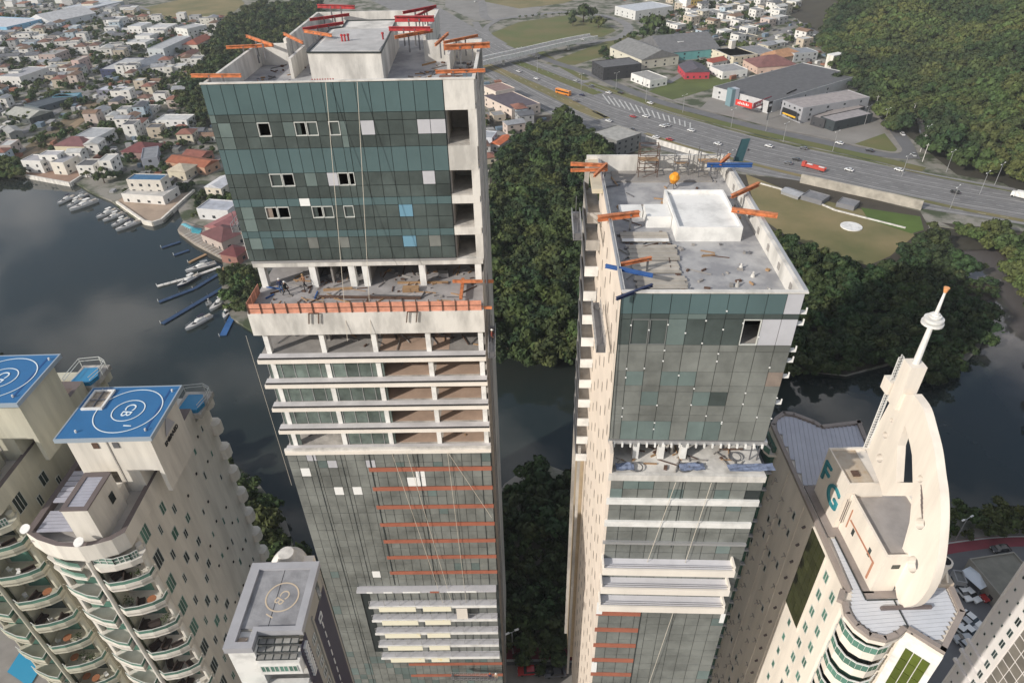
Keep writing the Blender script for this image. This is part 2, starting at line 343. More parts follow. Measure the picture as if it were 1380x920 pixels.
for l,a,b,h,m,w in [
 ('long orange beam jutting past the front left roof corner of the left tower',(257.6,102),(325,102),15.0,orange,.36),
 ('orange beam crossing the left parapet of the left tower',(304.8,64),(368.7,61),15.0,orange,.36),
 ('thin orange beam slanting above another at the left roof',(332,48.7),(367,61),14.4,orange,.3),
 ('short orange beam beside the inner left wall of the roof',(382.4,45.6),(408,57.8),14.8,orange,.3),
 ('pale orange beam resting on the left edge of the roof core',(409.8,42),(447,48),14.3,orange,.34),
 ('rearmost red beam at the back left roof corner',(428,8.5),(478,10),14.0,red,.5),
 ('dark red beam in the middle of the back left group',(417.4,26.8),(470.6,19.8),14.4,red,.35),
 ('long dark red beam along the left edge of the roof core',(408,39.5),(463,31),14.5,red,.35),
 ('slanting red beam rising at the back right roof corner',(543,17.4),(588,8.7),13.8,red,.35),
 ('second slanting red beam crossing below at the back right corner',(560,22),(584,11),14.1,red,.25),
 ('thick bright red beam at the back right of the roof',(532,25.6),(585,25.4),14.2,red,.75),
 ('long red beam in front of the thick one at the back right',(524,39),(580,39),14.3,red,.5),
 ('orange beam right of the roof core in the left tower',(532,50.5),(583,41.3),14.6,orange,.4),
 ('short orange beam tilted steeply near the right roof wing',(586.5,61),(604,45),14.8,orange,.3),
 ('slender orange beam behind the thick one at the right parapet',(598,57.5),(644,48),14.6,orange,.3),
 ('thick bright orange beam jutting over the right parapet',(598,64),(660,60.5),14.8,orange,.62),
 ('orange beam at the front right roof corner of the left tower',(587,97),(654,95),15.2,orange,.34)]:
    roofbeam(l,a,b,h,m,w,legs=((.35,1.9),(.62,1.9)))
# --- transfer slab, terrace
A.part('transfer_beam',concw,[(UL+.2,UR-.1,-.1,.5,32.75,33.35)])
A.piece('metal_fascia',alu,UL+.2,-6.5,-.16,-.1,32.62,32.85)
for u in (-26.4,-21.2,-17.2,-15.8,-10.0,-4.3): A.piece('column',white,u-.32,u+.32,.0,.75,33.3,35.8)
A.part('terrace_slab',mat('terrace screed',(.40,.38,.375),.85,noise=.4,scale=.5),[(-26.9,UR,-4.5,8,35.8,36.2)])
A.part('terrace_back_wall',concd,[(UL+.5,-6,5,5.2,33.3,35.8),(-21.4,-21.2,.8,5,33.3,35.8),(-15.7,-15.5,.8,5,33.3,35.8),(-19.6,-19.4,.8,5,33.3,35.8)])
A.piece('front_beam',concw,-26.85,UR,-4.75,-4.4,35.95,38.5)
A.piece('side_beam',concw,-26.85,-26.5,-4.39,6,35.95,38.5)
# safety netting with posts
NY=-4.62
for i in range(18):
    u0=-26.7+i*1.27; A.piece('netting_panel',ornet,u0+.02,u0+1.25,NY-.03,NY+.01,34.85,35.95)
    A.part('netting_post',rust,[(u0-.04,u0+.04,NY-.12,NY-.05,34.6,36.5)])
A.part('netting_rail',rust,[(-26.7,-3.85,NY-.05,NY-.035,35.35,35.42),(-26.7,-3.85,NY-.05,NY-.035,36.1,36.17)])
for i in range(3): A.piece('netting_panel',ornet,-26.75,-26.7,-4.5+i*1.2,-3.35+i*1.2,34.75,35.95)
# --- open floors
logg=mat('loggia glass',(.15,.19,.17),.12,noise=.6,scale=.6,isl=.35)
lightdeck=mat('light deck',(.62,.60,.60),.85,noise=.25,scale=.5)
Lv=[41.2+3.27*i for i in range(20)]
cols=[-26.0,-20.3,-15.0,-9.5,-4.15]
for i,h in enumerate(Lv[:5]):
    top=38.5 if i==0 else Lv[i-1]+.3
    A.piece('floor_slab',conc if i else concd,UL+.4,UR-.1,-4.2,6,h,h+.3)
    A.piece('balcony_deck',lightdeck,-27.0,UR-.05,-4.95,-4.2,h-.04,h+.1); A.piece('gap_shade_strip',dark,-27.0,UR-.05,-4.99,-4.96,h-.02,h+.2)  # near-black strip paints the shade in the gap between deck and beam
    A.piece('edge_beam',ocream,-27.1,UR,-5.12,-4.6,h+.2,h+.64)
    A.part('floor_tiles',tile,[(-14.7,-9.8,-3.9,5,h-.02,h-.001),(-9.2,-4.5,-3.9,5,h-.02,h-.001)]) if i else A.part('floor_tiles',tile,[(-14.7,-9.8,-3.9,5,h-.02,h-.001),(-9.2,-7.5,-3.9,5,h-.02,h-.001)])
    for u in cols: A.piece('column',white,u-.25,u+.25,-4.2,-3.6,top,h-.04)
    A.part('partition_wall',concd,[(-20.4,-20.2,-2,5,top,h),(-15.1,-14.9,-1.5,5,top,h),(-9.6,-9.4,2,5,top,h),(UL+.6,UR-.3,5,5.2,top,h)])
    if i:
        for j in range(9):
            if i==4 and j in(1,2,3,4): continue
            u0=-26.6+j*1.35
            A.piece('balustrade_glass',logg,u0+.03,u0+1.32,-4.13,-4.08,top+.1,h-.05)
            A.piece('glazing_bar',alu,u0-.03,u0+.03,-4.18,-4.06,top,h-.05)
        A.part('work_trestle',alu,[(-16.7,-15.4,-4,-3.95,h-1.9,h-1.83),(-16.7,-15.4,-4,-3.95,h-1.0,h-.93),(-16.75,-16.68,-4,-3.95,h-2,h-.3),(-15.42,-15.35,-4,-3.95,h-2,h-.3)])
# --- lower facade
VL=-4.75
FL0=54.85; levels=[54.85]+[57.35+3.27*i for i in range(20)]
A.piece('edge_beam',concw,-27.15,UR,-5.0,-4.7,54.2,54.8)
for u in (-20,-10.2): A.piece('light_panel',wpan,u,u+1.2,-5.06,-5.01,54.5,54.8)
A.part('facade_backing',mull,[(-27.15,UR,-4.7,-4.4,54.8,120)])
A.part('side_wall',conc,[(UR-.02,UR,-4.4,16,33.4,120)])
A.part('floor_plate',conc,[(UL+.3,UR-.03,-4.3,15,h,h+.3) for h in levels])
NC=21; cw=(UR-.1+27.15)/NC; cnt=0; stuff={k:MB() for k in('g','t','l','w')}
M_={'g':lowg,'t':lowt,'l':lpan,'w':wpan}
special={(0,4,1):'l',(0,8,1):'l',(0,2,0):'l',(1,1,0):'w',(1,13,0):'w',(1,13,1):'w',(1,12,1):'w',(2,4,0):'w',(2,6,0):'w',(7,6,0):'w'}
for f in range(22):
    a=FL0+3.27*f-.75*(f>0); b=FL0+3.27*(f+1)-.75
    for c in range(NC):
        u0=-27.15+c*cw
        if f>=8 and f<13 and 4<=c: continue
        h0=a
        right=c>=9
        cuts=[(a,a+1.35),(a+1.35,b)] if not right else [(a+(.0 if f==0 else .55),a+1.75),(a+1.75,b)]
        for r,(p,q) in enumerate(cuts):
            k=special.get((f,c,r)) or ('t' if rnd.random()<(.10 if f<1 else .012 if f<13 else .3) else 'l' if rnd.random()<.002 else 'g')
            z=rnd.uniform(0,.03)
            if cnt<186:
                A.piece('glass_panel',M_[k],u0+.03,u0+cw-.03,VL-.05-z,VL-z,p+.03,q-.03); cnt+=1
            else: A.box(stuff[k],u0+.03,u0+cw-.03,VL-.05-z,VL-z,p+.03,q-.03)
for k in stuff:
    if stuff[k].v: o=stuff[k].build('glass_panel',M_[k],A.o); o['kind']='stuff'
for i in list(range(7))+[13,14,15,16]:
    h=57.75+3.27*i-.32
    A.piece('floor_band',orbar,-27.15+9*cw-.9+i*.0,UR-.05,VL-.12,VL-.02,h,h+.62)
A.part('corner_mullion',mull,[(-17.75,-17.6,VL-.1,VL,54.8,80),(-12.2,-12.1,VL-.1,VL,54.8,80),(-4.9,-4.8,VL-.1,VL,54.8,80),(-24.2,-24.12,VL-.1,VL,54.8,118),(-21,-20.95,VL-.1,VL,54.8,80)])
# balconies
A.piece('balcony_slab',lpan,-22.9,UR-.3,-5.6,-4.5,80.4,80.75)
for j,(u0,u1) in enumerate(((-21.5,-20.7),(-19.2,-18),(-16.6,-14.2),(-10.6,-8.2),(-8,-6.6))): A.piece('light_panel',wpan,u0,u1,-5.66,-5.61,80.42,80.7)
A.piece('light_panel',orbar,-12.9,-11.7,-5.66,-5.61,80.42,80.72)
dg=mat('balcony board yellow',(.80,.76,.60),.7,col2=(.80,.62,.20),scale=.7,soft=(.30,.36))
for i in range(5):
    h=83.7+3.27*i; ul=-21.6+i*.0
    A.piece('balcony_slab',lpan,ul,UR-.35,-5.55,-4.75,h,h+.2)
    A.piece('balcony_fascia',white,ul-.1,UR-.35,-5.7,-5.57,h+.1,h+.5)
    A.piece('balcony_board',dg,ul+1.3,-15.2,-5.78,-5.72,h+.1,h+1.15)
    A.piece('balcony_board',dg,-14.2,-10.6+i*-.3+.3,-5.78,-5.72,h+.1,h+1.15)
    A.piece('balcony_rail',alu,ul,-4,-5.6,-5.56,h-1.1,h-1.04)
    A.part('balustrade_post',alu,[(ul+q*2.1,ul+q*2.1+.05,-5.6,-5.56,h-1.1,h) for q in range(9)])
    A.piece('balcony_back_wall',lowg,-21.6,UR-.4,-4.74,-4.7,h-2.9,h)
    A.part('glazing_bar',mull,[(-21.6+q*1.15,-21.55+q*1.15,-4.8,-4.74,h-2.6,h) for q in range(15)])
    if i==0: A.piece('light_panel',ocream,-9.6,-8.1,-5.8,-5.72,h+.6,h+3)
# hoist rails and ropes on the right side
for u,v in ((UR+.35,-3.9),(UR+.35,-1.6)): A.piece('hoist_rail',steel,u-.05,u+.05,v,v+.1,14.5,118)
A.part('cladding_strip',mat('side cladding',(.30,.27,.24),.8,noise=.4,scale=.3),[(UR,UR+.12,-4.2,-.3,38.6+3.27*i,41.6+3.27*i) for i in range(24)])
rope=mat('rope',(.55,.5,.42),.9)
def ropeobj(label,a,b,r=.045): 
    m=(Vector(a)+Vector(b))/2; tag(MB().beam(Vector(a)-m,Vector(b)-m,r).build('rope',rope,None,m),label,'rope')
for l,(a,ha),(b,hb) in [('left hanging rope on the glass of the left tower',(-16.4,15.4),(-17.4,39)),('right hanging rope on the glass of the left tower',(-13.7,15.4),(-15.0,39)),
    ('left slanting rope over the orange bands',(-14.9,54.8),(-11.4,84)),('second slanting rope over the orange bands',(-13.2,54.8),(-10.2,84)),('upright rope over the orange bands',(-8.6,54.8),(-8.2,84)),
    ('rope running to the right edge over the orange bands',(-8.5,54.8),(-4.0,66))]:
    v=-.3 if ha<20 else -5.2
    ropeobj(l,A.w(a,v,ha),A.w(b,-5.2 if hb>36 else v,hb))
ropeobj('long cable hanging left of the open floors',A.w(UL-.7,-4,39),A.w(UL-.2,-5,60),.03)
# swing stages
def stage(label,c,rz,L_,al_=0,k=1):
    t=thing('swing_stage',label,'work platform',tuple(c),rz)
    MB().box(-L_/2,L_/2,-.4,.4,0,.08).build('floor_plate',steel,t)
    for y in (-.4,.4):
        m=MB()
        for z in (.5,1.05): m.beam((-L_/2,y,z),(L_/2,y,z),.05)
        for i in range(int(L_/.7)+1):
            x=-L_/2+i*.7; m.beam((x,y,0),(x,y,1.05),.04); 
            if x+.7<=L_/2: m.beam((x,y,0),(x+.7,y,.5),.03)
        m.build('guard_rail',alu,t)
    for x in (-L_/2+.3,L_/2-.3): MB().box(x-.2,x+.2,-.3,.3,.08,.7).beam((x,0,.7),(x,0,2.4),.06).build('hoist_motor',steel,t)
    return t
stage('tilted grey swing stage hanging below the right end of the left tower balconies',A.w(-7.9,-6.9,100.6),0,8).rotation_euler=(0,.09,0)
stage('swing stage at the right edge beside the pink netted terrace',A.w(-3.0,-4.4,40.2),R_(90),5.5)
stage('small swing stage by the left edge of the teal glass',A.w(UL-.9,2,29.8),R_(90),3)
scf=thing('scaffold','white lattice scaffold hanging at the left edge below the teal glass','scaffold',tuple(A.w(UL-1.4,3,34)),0)
m_=MB()
for x in (0,1.2):
    for y in (0,2.4): m_.beam((x,y,0),(x,y,4.6),.07)
for z in (.2,1.3,2.4,3.5,4.5):
    for y in (0,2.4): m_.beam((0,y,z),(1.2,y,z),.06).beam((0,y,z),(1.2,y,min(z+1,4.6)),.05)
    for x in (0,1.2): m_.beam((x,0,z),(x,2.4,z),.06)
m_.build('lattice',white,scf); MB().box(-.1,1.3,-.1,2.5,1.25,1.32).box(-.1,1.3,-.1,2.5,3.4,3.46).build('plank',wood,scf)
# people
sh1=mat('navy shirt',(.02,.03,.08),.8); sh2=mat('black shirt',(.015,.02,.02),.8); tr=mat('dark trousers',(.02,.02,.025),.8); tb=mat('jeans',(.05,.12,.25),.8); br=mat('tan shirt',(.22,.11,.06),.8); hv=mat('orange vest',(.55,.12,.03),.8)
def onter(px,py,h=35.8): return P(px,py,H-1.15*h)
person('worker in navy shirt and white helmet standing on the netted terrace',onter(380,394.5),R_(20),sh1,tb,white,0,1.12)
person('worker in black clothes and white helmet walking on the netted terrace',onter(387,398.5),R_(60),sh2,tr,white,1.5,1.12)
person('worker in tan shirt standing right of two others on the netted terrace',onter(411.5,388.5),R_(-30),br,tr,mat('tan helmet',(.3,.2,.1),.6),1,1.12)
person('worker in dark red shirt on the swing stage at the tower edge',A.w(-3.0,-4.4,40.1),R_(90),mat('dark red shirt',(.15,.03,.02),.8),tr,white,0,1.1)
person('worker in dark clothes on the tilted swing stage',A.w(-5.5,-6.9,100.8),0,sh1,tr,hv,0,1.1)
person('worker in pale clothes at the right end of the tilted swing stage',A.w(-4.6,-6.9,100.8),0,mat('tan clothes',(.5,.36,.25),.8),mat('tan trousers',(.35,.25,.17),.8),white,0,1.1)
# terrace clutter
def bar(label,a,b,m,w=.14,h=35.72,name='steel_bar',cat='steel bar'): 
    p=P(a[0],a[1],H-1.15*h);q=P(b[0],b[1],H-1.15*h); c=(p+q)/2; tag(MB().beam(p-c,q-c,w).build(name,m,None,c),label,cat)
bar('long blue bar lying behind the workers on the terrace',(356,386),(380,389.5),blue)
bar('short blue bar at the left of the terrace floor',(358,402),(369,396.5),blue)
bar('blue bar lying steeply near the terrace netting',(424,402),(428,392.5),blue)
bar('pink timber on the terrace behind the netting',(436,391),(475,388.5),wood,.3)
bar('dark timber along the terrace netting',(430,400),(567,402),rust,.3)
bar('second dark pipe along the terrace netting',(500,398),(568,400),steel,.2)
bar('orange beam jutting from the terrace past the right column',(610,379),(665,379),orange,.3,35.0)
bar('short pink orange beam jutting right at netting height',(643,414),(663,414.5),orange,.25,35.9)
bar('upright orange timber leaning against the terrace netting',(621,402),(624,376),orange,.35,35.3)
bar('timber plank on the slab edge at the right of the terrace',(536,381),(604,380.5),wood,.25)
for l,x,y,w_,m in (('orange plywood stack on the terrace floor',554,392,1.9,wood),('metal trestle table near the right terrace column',598,372,1.2,alu),('pallet of blocks in the stair opening of the terrace',451,373,1.3,conc)):
    p=onter(x,y); t=thing('material_stack',l,'materials',tuple(p)); 
    for i in range(4): MB().box(-w_/2+.03*(i%2),w_/2,-.4,.4,i*.13+.05,i*.13+.16).build('board',m,t)
    MB().box(-w_/2,w_/2,-.35,-.2,0,.05).box(-w_/2,w_/2,.2,.35,0,.05).build('bearer',rust,t)
for l,x,y in (('steel bracket pair fixed under the netting left of centre',419,419),('steel bracket pair fixed under the netting right of centre',550,419)):
    p=A.uv(x,y,36); t=thing('bracket',l,'bracket',tuple(A.w(p[0],-4.95,36)))
    for d in (0,1.1): MB().beam((d,0,.2),(d-.25,0,-1.2),.12).build('arm',rust,t)
    MB().beam((0,0,.2),(1.1,0,.2),.1).build('crossbar',rust,t)
alu2=mat('dull frame',(.16,.17,.165),.6)
# ================================================================== RIGHT CONSTRUCTION TOWER
B=Fr('construction_tower','shorter unfinished right tower with grey roof, white roof blocks and green glass','tower',13.7,14,46.25,R_(3),.95)
B.o['label']='shorter unfinished tower right of centre with grey roof deck and white roof blocks'
u0,u1=6.45,20.8
ry=[28.5,30.4,30.9,33.5,34.2,36.35,37.9,38.6,40.2,41.3,42.1,44.4]
kinds=['s','v','v','s','v','v','s','v','v','s','v']
EB=[u0+.02,u0+.95]+[u0+.95+i*1.51 for i in range(1,10)]; EB[-1]=u1
ob={(2,1):'g',(2,2):'g',(2,3):'t',(2,7):'d',(2,8):'l2',(2,9):'l2',(5,1):'t',(5,3):'t',(5,4):'t',(7,2):'t',(7,5):'t',(7,6):'v',(10,1):'t',(10,2):'t',(10,3):'t',(10,5):'t',(10,6):'t',(0,9):'w',(1,3):'t',(1,4):'t',(5,9):'p'}
g=MB()
for x in EB: B.box(g,x-.04,x+.04,.03,.2,28.5,44.4)
for h in ry: B.box(g,u0,u1,.04,.2,h-.03,h+.03)
g.build('mullion_grid',mull,B.o)
for i,k0 in enumerate(kinds):
    a,b=ry[i],ry[i+1]
    for j in range(len(EB)-1):
        k=ob.get((i,j),k0 if i<4 or k0=='s' else 'g2'); x0,x1=EB[j]+.025,EB[j+1]-.025; z=rnd.uniform(0,.02)
        if k in('d','g'):
            B.part('window_frame',frame if k=='d' else alu2,[(x0,x1,-.1,.08,a+.02,a+.09),(x0,x1,-.1,.08,b-.09,b-.02),(x0,x0+.06,-.1,.08,a+.09,b-.09),(x1-.06,x1,-.1,.08,a+.09,b-.09)])
            if k=='g': B.piece('window_pane',vision,x0+.08,x1-.08,.0,.04,a+.1,b-.1)
            continue
        m={'s':spand if i<2 else lowg,'v':vision,'g2':lowg,'t':lowt,'l2':lpan,'w':lpan,'p':pinkb,'l':lpan}[k]
        B.piece('glass_panel',m,x0,x1,-.06-z,-.01-z,a+.02,b-.02)
mw=MB()
for _ in range(34):
    q=rnd.choice(EB[1:]); hh=rnd.uniform(30,43.5); B.box(mw,q-.06,q+.06,-.14,-.08,hh,hh+.1)
mw.build('suction_cup',wpan,B.o)
B.part('inner_wall',dark,[(u0+.3,u1-.2,3,3.2,30.4,44)])  # darkness behind the openings is painted as a near-black wall
B.part('upper_slab',conc,[(u0+.2,u1-.1,.1,29,a,a+.3) for a in (33.5,37.9,41.3)])
B.part('right_wall',conc,[(u1-.25,u1,.3,29,28.5,44.6)])
for h in (30.4,31.5,34.2,35.3,37.0,40.0): 
    B.part('wall_bracket',white,[(u1,u1+.6,.1,.6,h,h+.1),(u1+.5,u1+.6,.1,.2,h-.5,h)])
bside=mat('cream side wall',(.76,.66,.56),.85,noise=.22,scale=.35,streak=(1,.35,1))
B.part('side_wall',bside,[(u0-.02,u0+.28,.3,24.5,28.5,44.6),(u0-.02,u0+.28,-1.7,24.5,44.6,130)])
wsl=MB()
for i in range(26):
    for v in (1.6,4.4,8.2,12.2,16,19.8): 
        h=31+3.27*i+ (v%3)*.2; B.box(wsl,u0-.06,u0-.02,v,v+.4,h,h+1.1)
o=wsl.build('side_window',mat('side window',(.22,.19,.16),.6),B.o); o['kind']='stuff'
# back-left open balconies
for i in range(12):
    h=32+3.27*i
    B.piece('rear_balcony_slab',conc,5.0,u0,20.5,29.3,h,h+.3); B.piece('rear_balcony_wall',white if i>1 else conc,4.9,u0-.03,20.4,20.6,h-.9,h+.3); B.piece('rear_balcony_side',steel,4.9,5.0,20.6,29.3,h-1,h)
B.part('rear_column',conc,[(5.0,5.5,28.8,29.3,28.5,125),(5.2,5.6,20.7,21.1,66,125)])
B.part('rear_strip_wall',mat('ochre block wall',(.42,.33,.22),.9,noise=.3,scale=.4),[(5.5,u0-.05,24,29.2,70,125)])
B.part('side_ledge',mat('side ledge',(.62,.55,.42),.85,noise=.3,scale=.5),[(5.3,u0-.05,20.5,29.3,28.4,28.9)])
# roof
B.part('roof_deck',deck,[(u0+.3,u1-.3,.25,29,30,30.3)])
B.part('parapet',concw,[(u0,u1,.22,.5,28.42,30.3),(u0,u1+.25,-.12,.22,28.3,28.44),(u0,u0+.3,.5,29,28.4,30),(u1-.3,u1,.5,29,28.4,30),(u0-1.3,u1+.2,29,29.35,28.0,30.3)])
B.part('parapet_slot',concd,[(u1-.36,u1-.31,2+i*3.4,2.5+i*3.4,28.9,29.5) for i in range(8)])
B.part('parapet_cap',alu,[(u1,u1+.3,.22,29,28.3,28.42),(u0-.05,u0+.1,.22,29,28.3,28.4)])
ca=B.part('roof_block',white,[(12.75,18.8,11.8,20.5,28.9,30)]); B.part('roof_block',white,[(10.3,12.7,14.7,17.6,28.8,30)]); B.part('roof_block',white,[(7.9,10.2,17,18.6,29.3,30)])
B.part('parapet',white,[(12.75,18.8,11.8,12.0,28.5,28.9),(12.75,12.95,12,20.5,28.5,28.9),(18.6,18.8,12,20.5,28.5,28.9),(12.95,18.6,20.3,20.5,28.5,28.9)],ca)
B.part('rear_scaffold_floor',concd,[(8,19,26,29,29.8,30)])
for i,(a,b,c,d) in enumerate(((7.6,12.1,11.4,13.7),(8.0,12.5,7.9,11.1),(8.1,12.2,5.6,7.8),(8.1,12.4,3.0,5.5))):
    t=thing('metal_sheet_stack',['farthest stack of corrugated sheets on the right tower roof','largest stack of corrugated sheets on the right tower roof','third stack of corrugated sheets on the right tower roof','nearest stack of corrugated sheets on the right tower roof'][i],'metal sheets',tuple(B.w((a+b)/2,(c+d)/2,30)),-R_(3))
    n=int((d-c)/.42); shm=mat('corrugated sheet',(.46,.42,.36),.6,metal=.1,noise=.3,scale=1,isl=.12)
    for j in range(n):
        y=(-(d-c)/2+j*.42)*.95; w_=(b-a)/2*.95+rnd.uniform(-.15,.15)
        MB().box(-w_,w_,y,y+.37,.12,.17+.03*(j%2)).build('sheet',shm,t)
    if i==0: MB().box(-2.1,2.1,-1.1,-.55,.2,.23).build('sheet',white,t)
    MB().box(-1.8,-1.5,-(d-c)/2,(d-c)/2,0,.12).box(1.5,1.8,-(d-c)/2,(d-c)/2,0,.12).build('bearer',rust,t)
def rb(l,a,b,h,m,w=.26,legs=((.3,1.2),)): return ibeam(l,P(a[0],a[1],H-.95*h),P(b[0],b[1],H-.95*h),m,w,legs=legs)
fx=lambda x,y:(750+x/3.943,190+y/3.943)
for l,a,b,h,m,w,lg in [
 ('orange beam over the left parapet of the right tower',fx(220,412),fx(440,385),28.2,orange,.45,((.8,1.6),)),
 ('pale orange beam over the corrugated sheets',fx(320,660),fx(505,622),28.6,orange,.25,((.9,1.2),)),
 ('blue beam crossing the left parapet of the right tower',fx(260,663),fx(512,715),28.5,blue,.24,((.3,1.2),)),
 ('dark blue beam at the front left roof corner of the right tower',fx(318,838),fx(510,765),28.3,mat('navy steel',(.02,.03,.08),.5),.2,((.9,1.2),)),
 ('upper orange beam at the back left corner of the right tower',fx(75,122),fx(272,130),27.6,orange,.3,((.9,1.2),)),
 ('lower orange beam at the back left corner of the right tower',fx(75,156),fx(272,152),27.9,orange,.25,((.9,1.2),)),
 ('slanting orange beam at the back left corner of the right tower',fx(200,185),fx(265,122),27.5,orange,.25,((.9,1.2),)),
 ('orange beam pointing up at the right parapet of the right tower',fx(930,295),fx(1075,228),27.8,orange,.32,((.2,1.5),)),
 ('orange beam sticking out over the right parapet of the right tower',fx(930,365),fx(1175,397),28.1,orange,.36,((.15,1.5),)),
 ('blue beam at the back right corner of the right tower',fx(800,128),fx(1040,128),27.4,blue,.35,((.1,1.2),)),
 ('rust beam leaning at the back right corner of the right tower',fx(870,120),fx(920,75),27.2,orange,.3,())]:
    rb(l,a,b,h,m,w,lg)
def scaff(label,c,rz,w,d,hh,m):
    t=thing('scaffold',label,'scaffold',tuple(c),rz); mb=MB(); nx=max(2,int(w/1.2)+1)
    for i in range(nx):
        for y in (0,d): mb.beam((i*w/(nx-1),y,0),(i*w/(nx-1),y,hh),.07)
    z=.8
    while z<hh:
        for y in (0,d): mb.beam((0,y,z),(w,y,z),.06)
        for x_ in (0,w): mb.beam((x_,0,z),(x_,d,z),.05)
        for i in range(nx-1): mb.beam((i*w/(nx-1),0,z-.8),((i+1)*w/(nx-1),0,z),.05)
        z+=.9
    mb.build('frame',m,t); MB().box(0,w,.1,d-.1,hh*.55,hh*.55+.06).build('plank',wood,t); return t
scaff('orange and grey scaffold tower at the left of the rear roof wall',B.w(10.9,27,30),-R_(3),2,1.2,3.6,rust)
scaff('rusty scaffold tower at the right of the rear roof wall',B.w(17.6,27,30),-R_(3),2,1.2,3.2,steel)
scaff('narrow scaffold beside the orange mixer on the rear roof',B.w(15,27.6,30),-R_(3),1.5,.8,2.6,steel)
t=thing('concrete_mixer','orange concrete mixer standing by the rear roof wall of the right tower','mixer',tuple(B.w(14.4,24.5,30)))
MB().cyl((0,0,.7),(0,-.3,1.3),.35,.55,12).cyl((0,-.3,1.3),(0,-.45,1.7),.55,.3,12).build('drum',mat('mixer orange',(.75,.30,.02),.5),t); MB().beam((-.5,.3,0),(0,0,.8),.08).beam((.5,.3,0),(0,0,.8),.08).beam((0,-.5,0),(0,0,.8),.08).build('frame',steel,t)
t=thing('debris_net','dark green debris net panel leaning over the back right roof corner','net',tuple(B.w(21.2,27,28)),0)
MB().add([(0,0,0),(1.2,.4,-.2),(2.4,2.6,1.5),(1.2,2.2,1.6),(0,.05,0),(1.2,.45,-.2),(2.4,2.65,1.5),(1.2,2.25,1.6)],[(0,1,2,3),(7,6,5,4),(0,4,5,1),(1,5,6,2),(2,6,7,3),(3,7,4,0)]).build('net',mat('green net',(.03,.08,.09),.9),t); MB().beam((0,0,0),(1.2,2.2,1.6),.1).beam((1.2,.4,-.2),(2.4,2.6,1.5),.1).build('frame',steel,t)
for i in range(10):
    p=B.w(rnd.uniform(8,19.5),rnd.choice((rnd.uniform(2,10),rnd.uniform(21,26))),30)
    if i<4: tag(MB().cyl((0,0,0),(0,0,.25),.18,.15,8).cyl((0,0,.25),(0,0,.5),.07,.07,6).build('roof_vent',concw,None,B.w([17.6,18.3,16.6,18.9][i],[6.6,5.2,3.6,2.4][i],30)),['small white vent pipe on the open screed of the right tower','white vent pipe nearer the right parapet of the right tower','small vent pipe at the front of the right tower roof','vent pipe at the front right corner of the right tower roof'][i],'vent pipe')
ring=MB(); 
for i in range(16):
    a=i*math.pi/8;b=a+math.pi/8; ring.beam((.55*math.cos(a),.55*math.sin(a),0),(.55*math.cos(b),.55*math.sin(b),0),.08)
for i,(u,v,l) in enumerate(((9.1,-1,'coil of hose at the left of the right tower terrace'),(13.5,-1,'coil of hose in the middle of the right tower terrace'),(18.6,.5,'coil of grey hose on the white floor of the right tower terrace'))):
    tag(ring.build('hose_coil',steel,None,B.w(u,v,47.05)),l,'hose')
tp=mat('blue sheeting',(.24,.29,.42),.8,noise=.6,scale=3)
for u,v,s,l in ((8,-1.0,.8,'small blue plastic sheet crumpled at the left of the terrace'),(14.3,-.9,1.1,'blue plastic sheet crumpled in the middle of the terrace'),(19.8,-.9,2.0,'large blue plastic sheet at the right end of the terrace')):
    mb=MB(); n=7; vs=[((i-3)*.34*s,(j-2)*.22,rnd.uniform(0,.18)) for j in range(5) for i in range(n)]; mb.add(vs,[(j*n+i,j*n+i+1,(j+1)*n+i+1,(j+1)*n+i) for j in range(4) for i in range(n-1)])
    mb.build('plastic_sheet',tp,None,B.w(u,v,47.1)); o=COL.objects[-1]; tag(o,l,'plastic sheet'); so_=o.modifiers.new('t','SOLIDIFY'); so_.thickness=.03
stage('grey swing stage hanging on the cream side of the right tower',B.w(5.4,6.5,36.5),R_(87),7)
stage('grey swing stage at the back left of the right tower',B.w(3.6,17,31.2),R_(87),5)
# terrace level
B.piece('edge_beam',alu,u0-.05,u1+.25,-.12,.4,44.5,44.95)
for i in range(19): B.piece('slab_tie',white,u0+.4+i*.76,u0+.55+i*.76,-.3,-.13,44.75,45.2)
for u in (6.7,9.1,11.5,13.6): B.piece('column',white,u-.28 if u>7 else u-.1,u+.28,.2,.9,44.9,47.2)
B.part('terrace_slab',concw,[(u0,21.0,-1.55,8,47.3,47.6)]); B.part('terrace_back_wall',conc,[(u0+.3,20.6,6,6.2,45,47.3),(9,9.2,1,6,45,47.3),(12.6,12.8,1,6,45,47.3),(17.8,18,3,6,45,47.3)])
B.part('terrace_screen',steel,[(20.6,20.7,.3,.4,45,47.3),(19.9,20.0,.3,.4,45,47.3),(18.9,20.7,.3,.36,46,46.06)])
B.piece('edge_beam',concw,u0,21.0,-1.95,-1.55,47.2,47.95)
B.part('facade_backing',mull,[(u0+.3,21.0,-1.6,-1.3,47.8,125)]); B.part('right_wall',conc,[(20.98,21.0,-1.3,29,47.8,125)])
B.part('floor_plate',conc,[(u0+.3,20.9,-1.3,28,47.3+3.27*i,47.6+3.27*i) for i in range(1,22)])
VB=-1.62; ncb=10; cwb=(21-u0)/ncb; cb=0; stb={'g':MB(),'t':MB(),'l':MB()}
mm={'g':lowg,'t':lowt,'l':lpan}
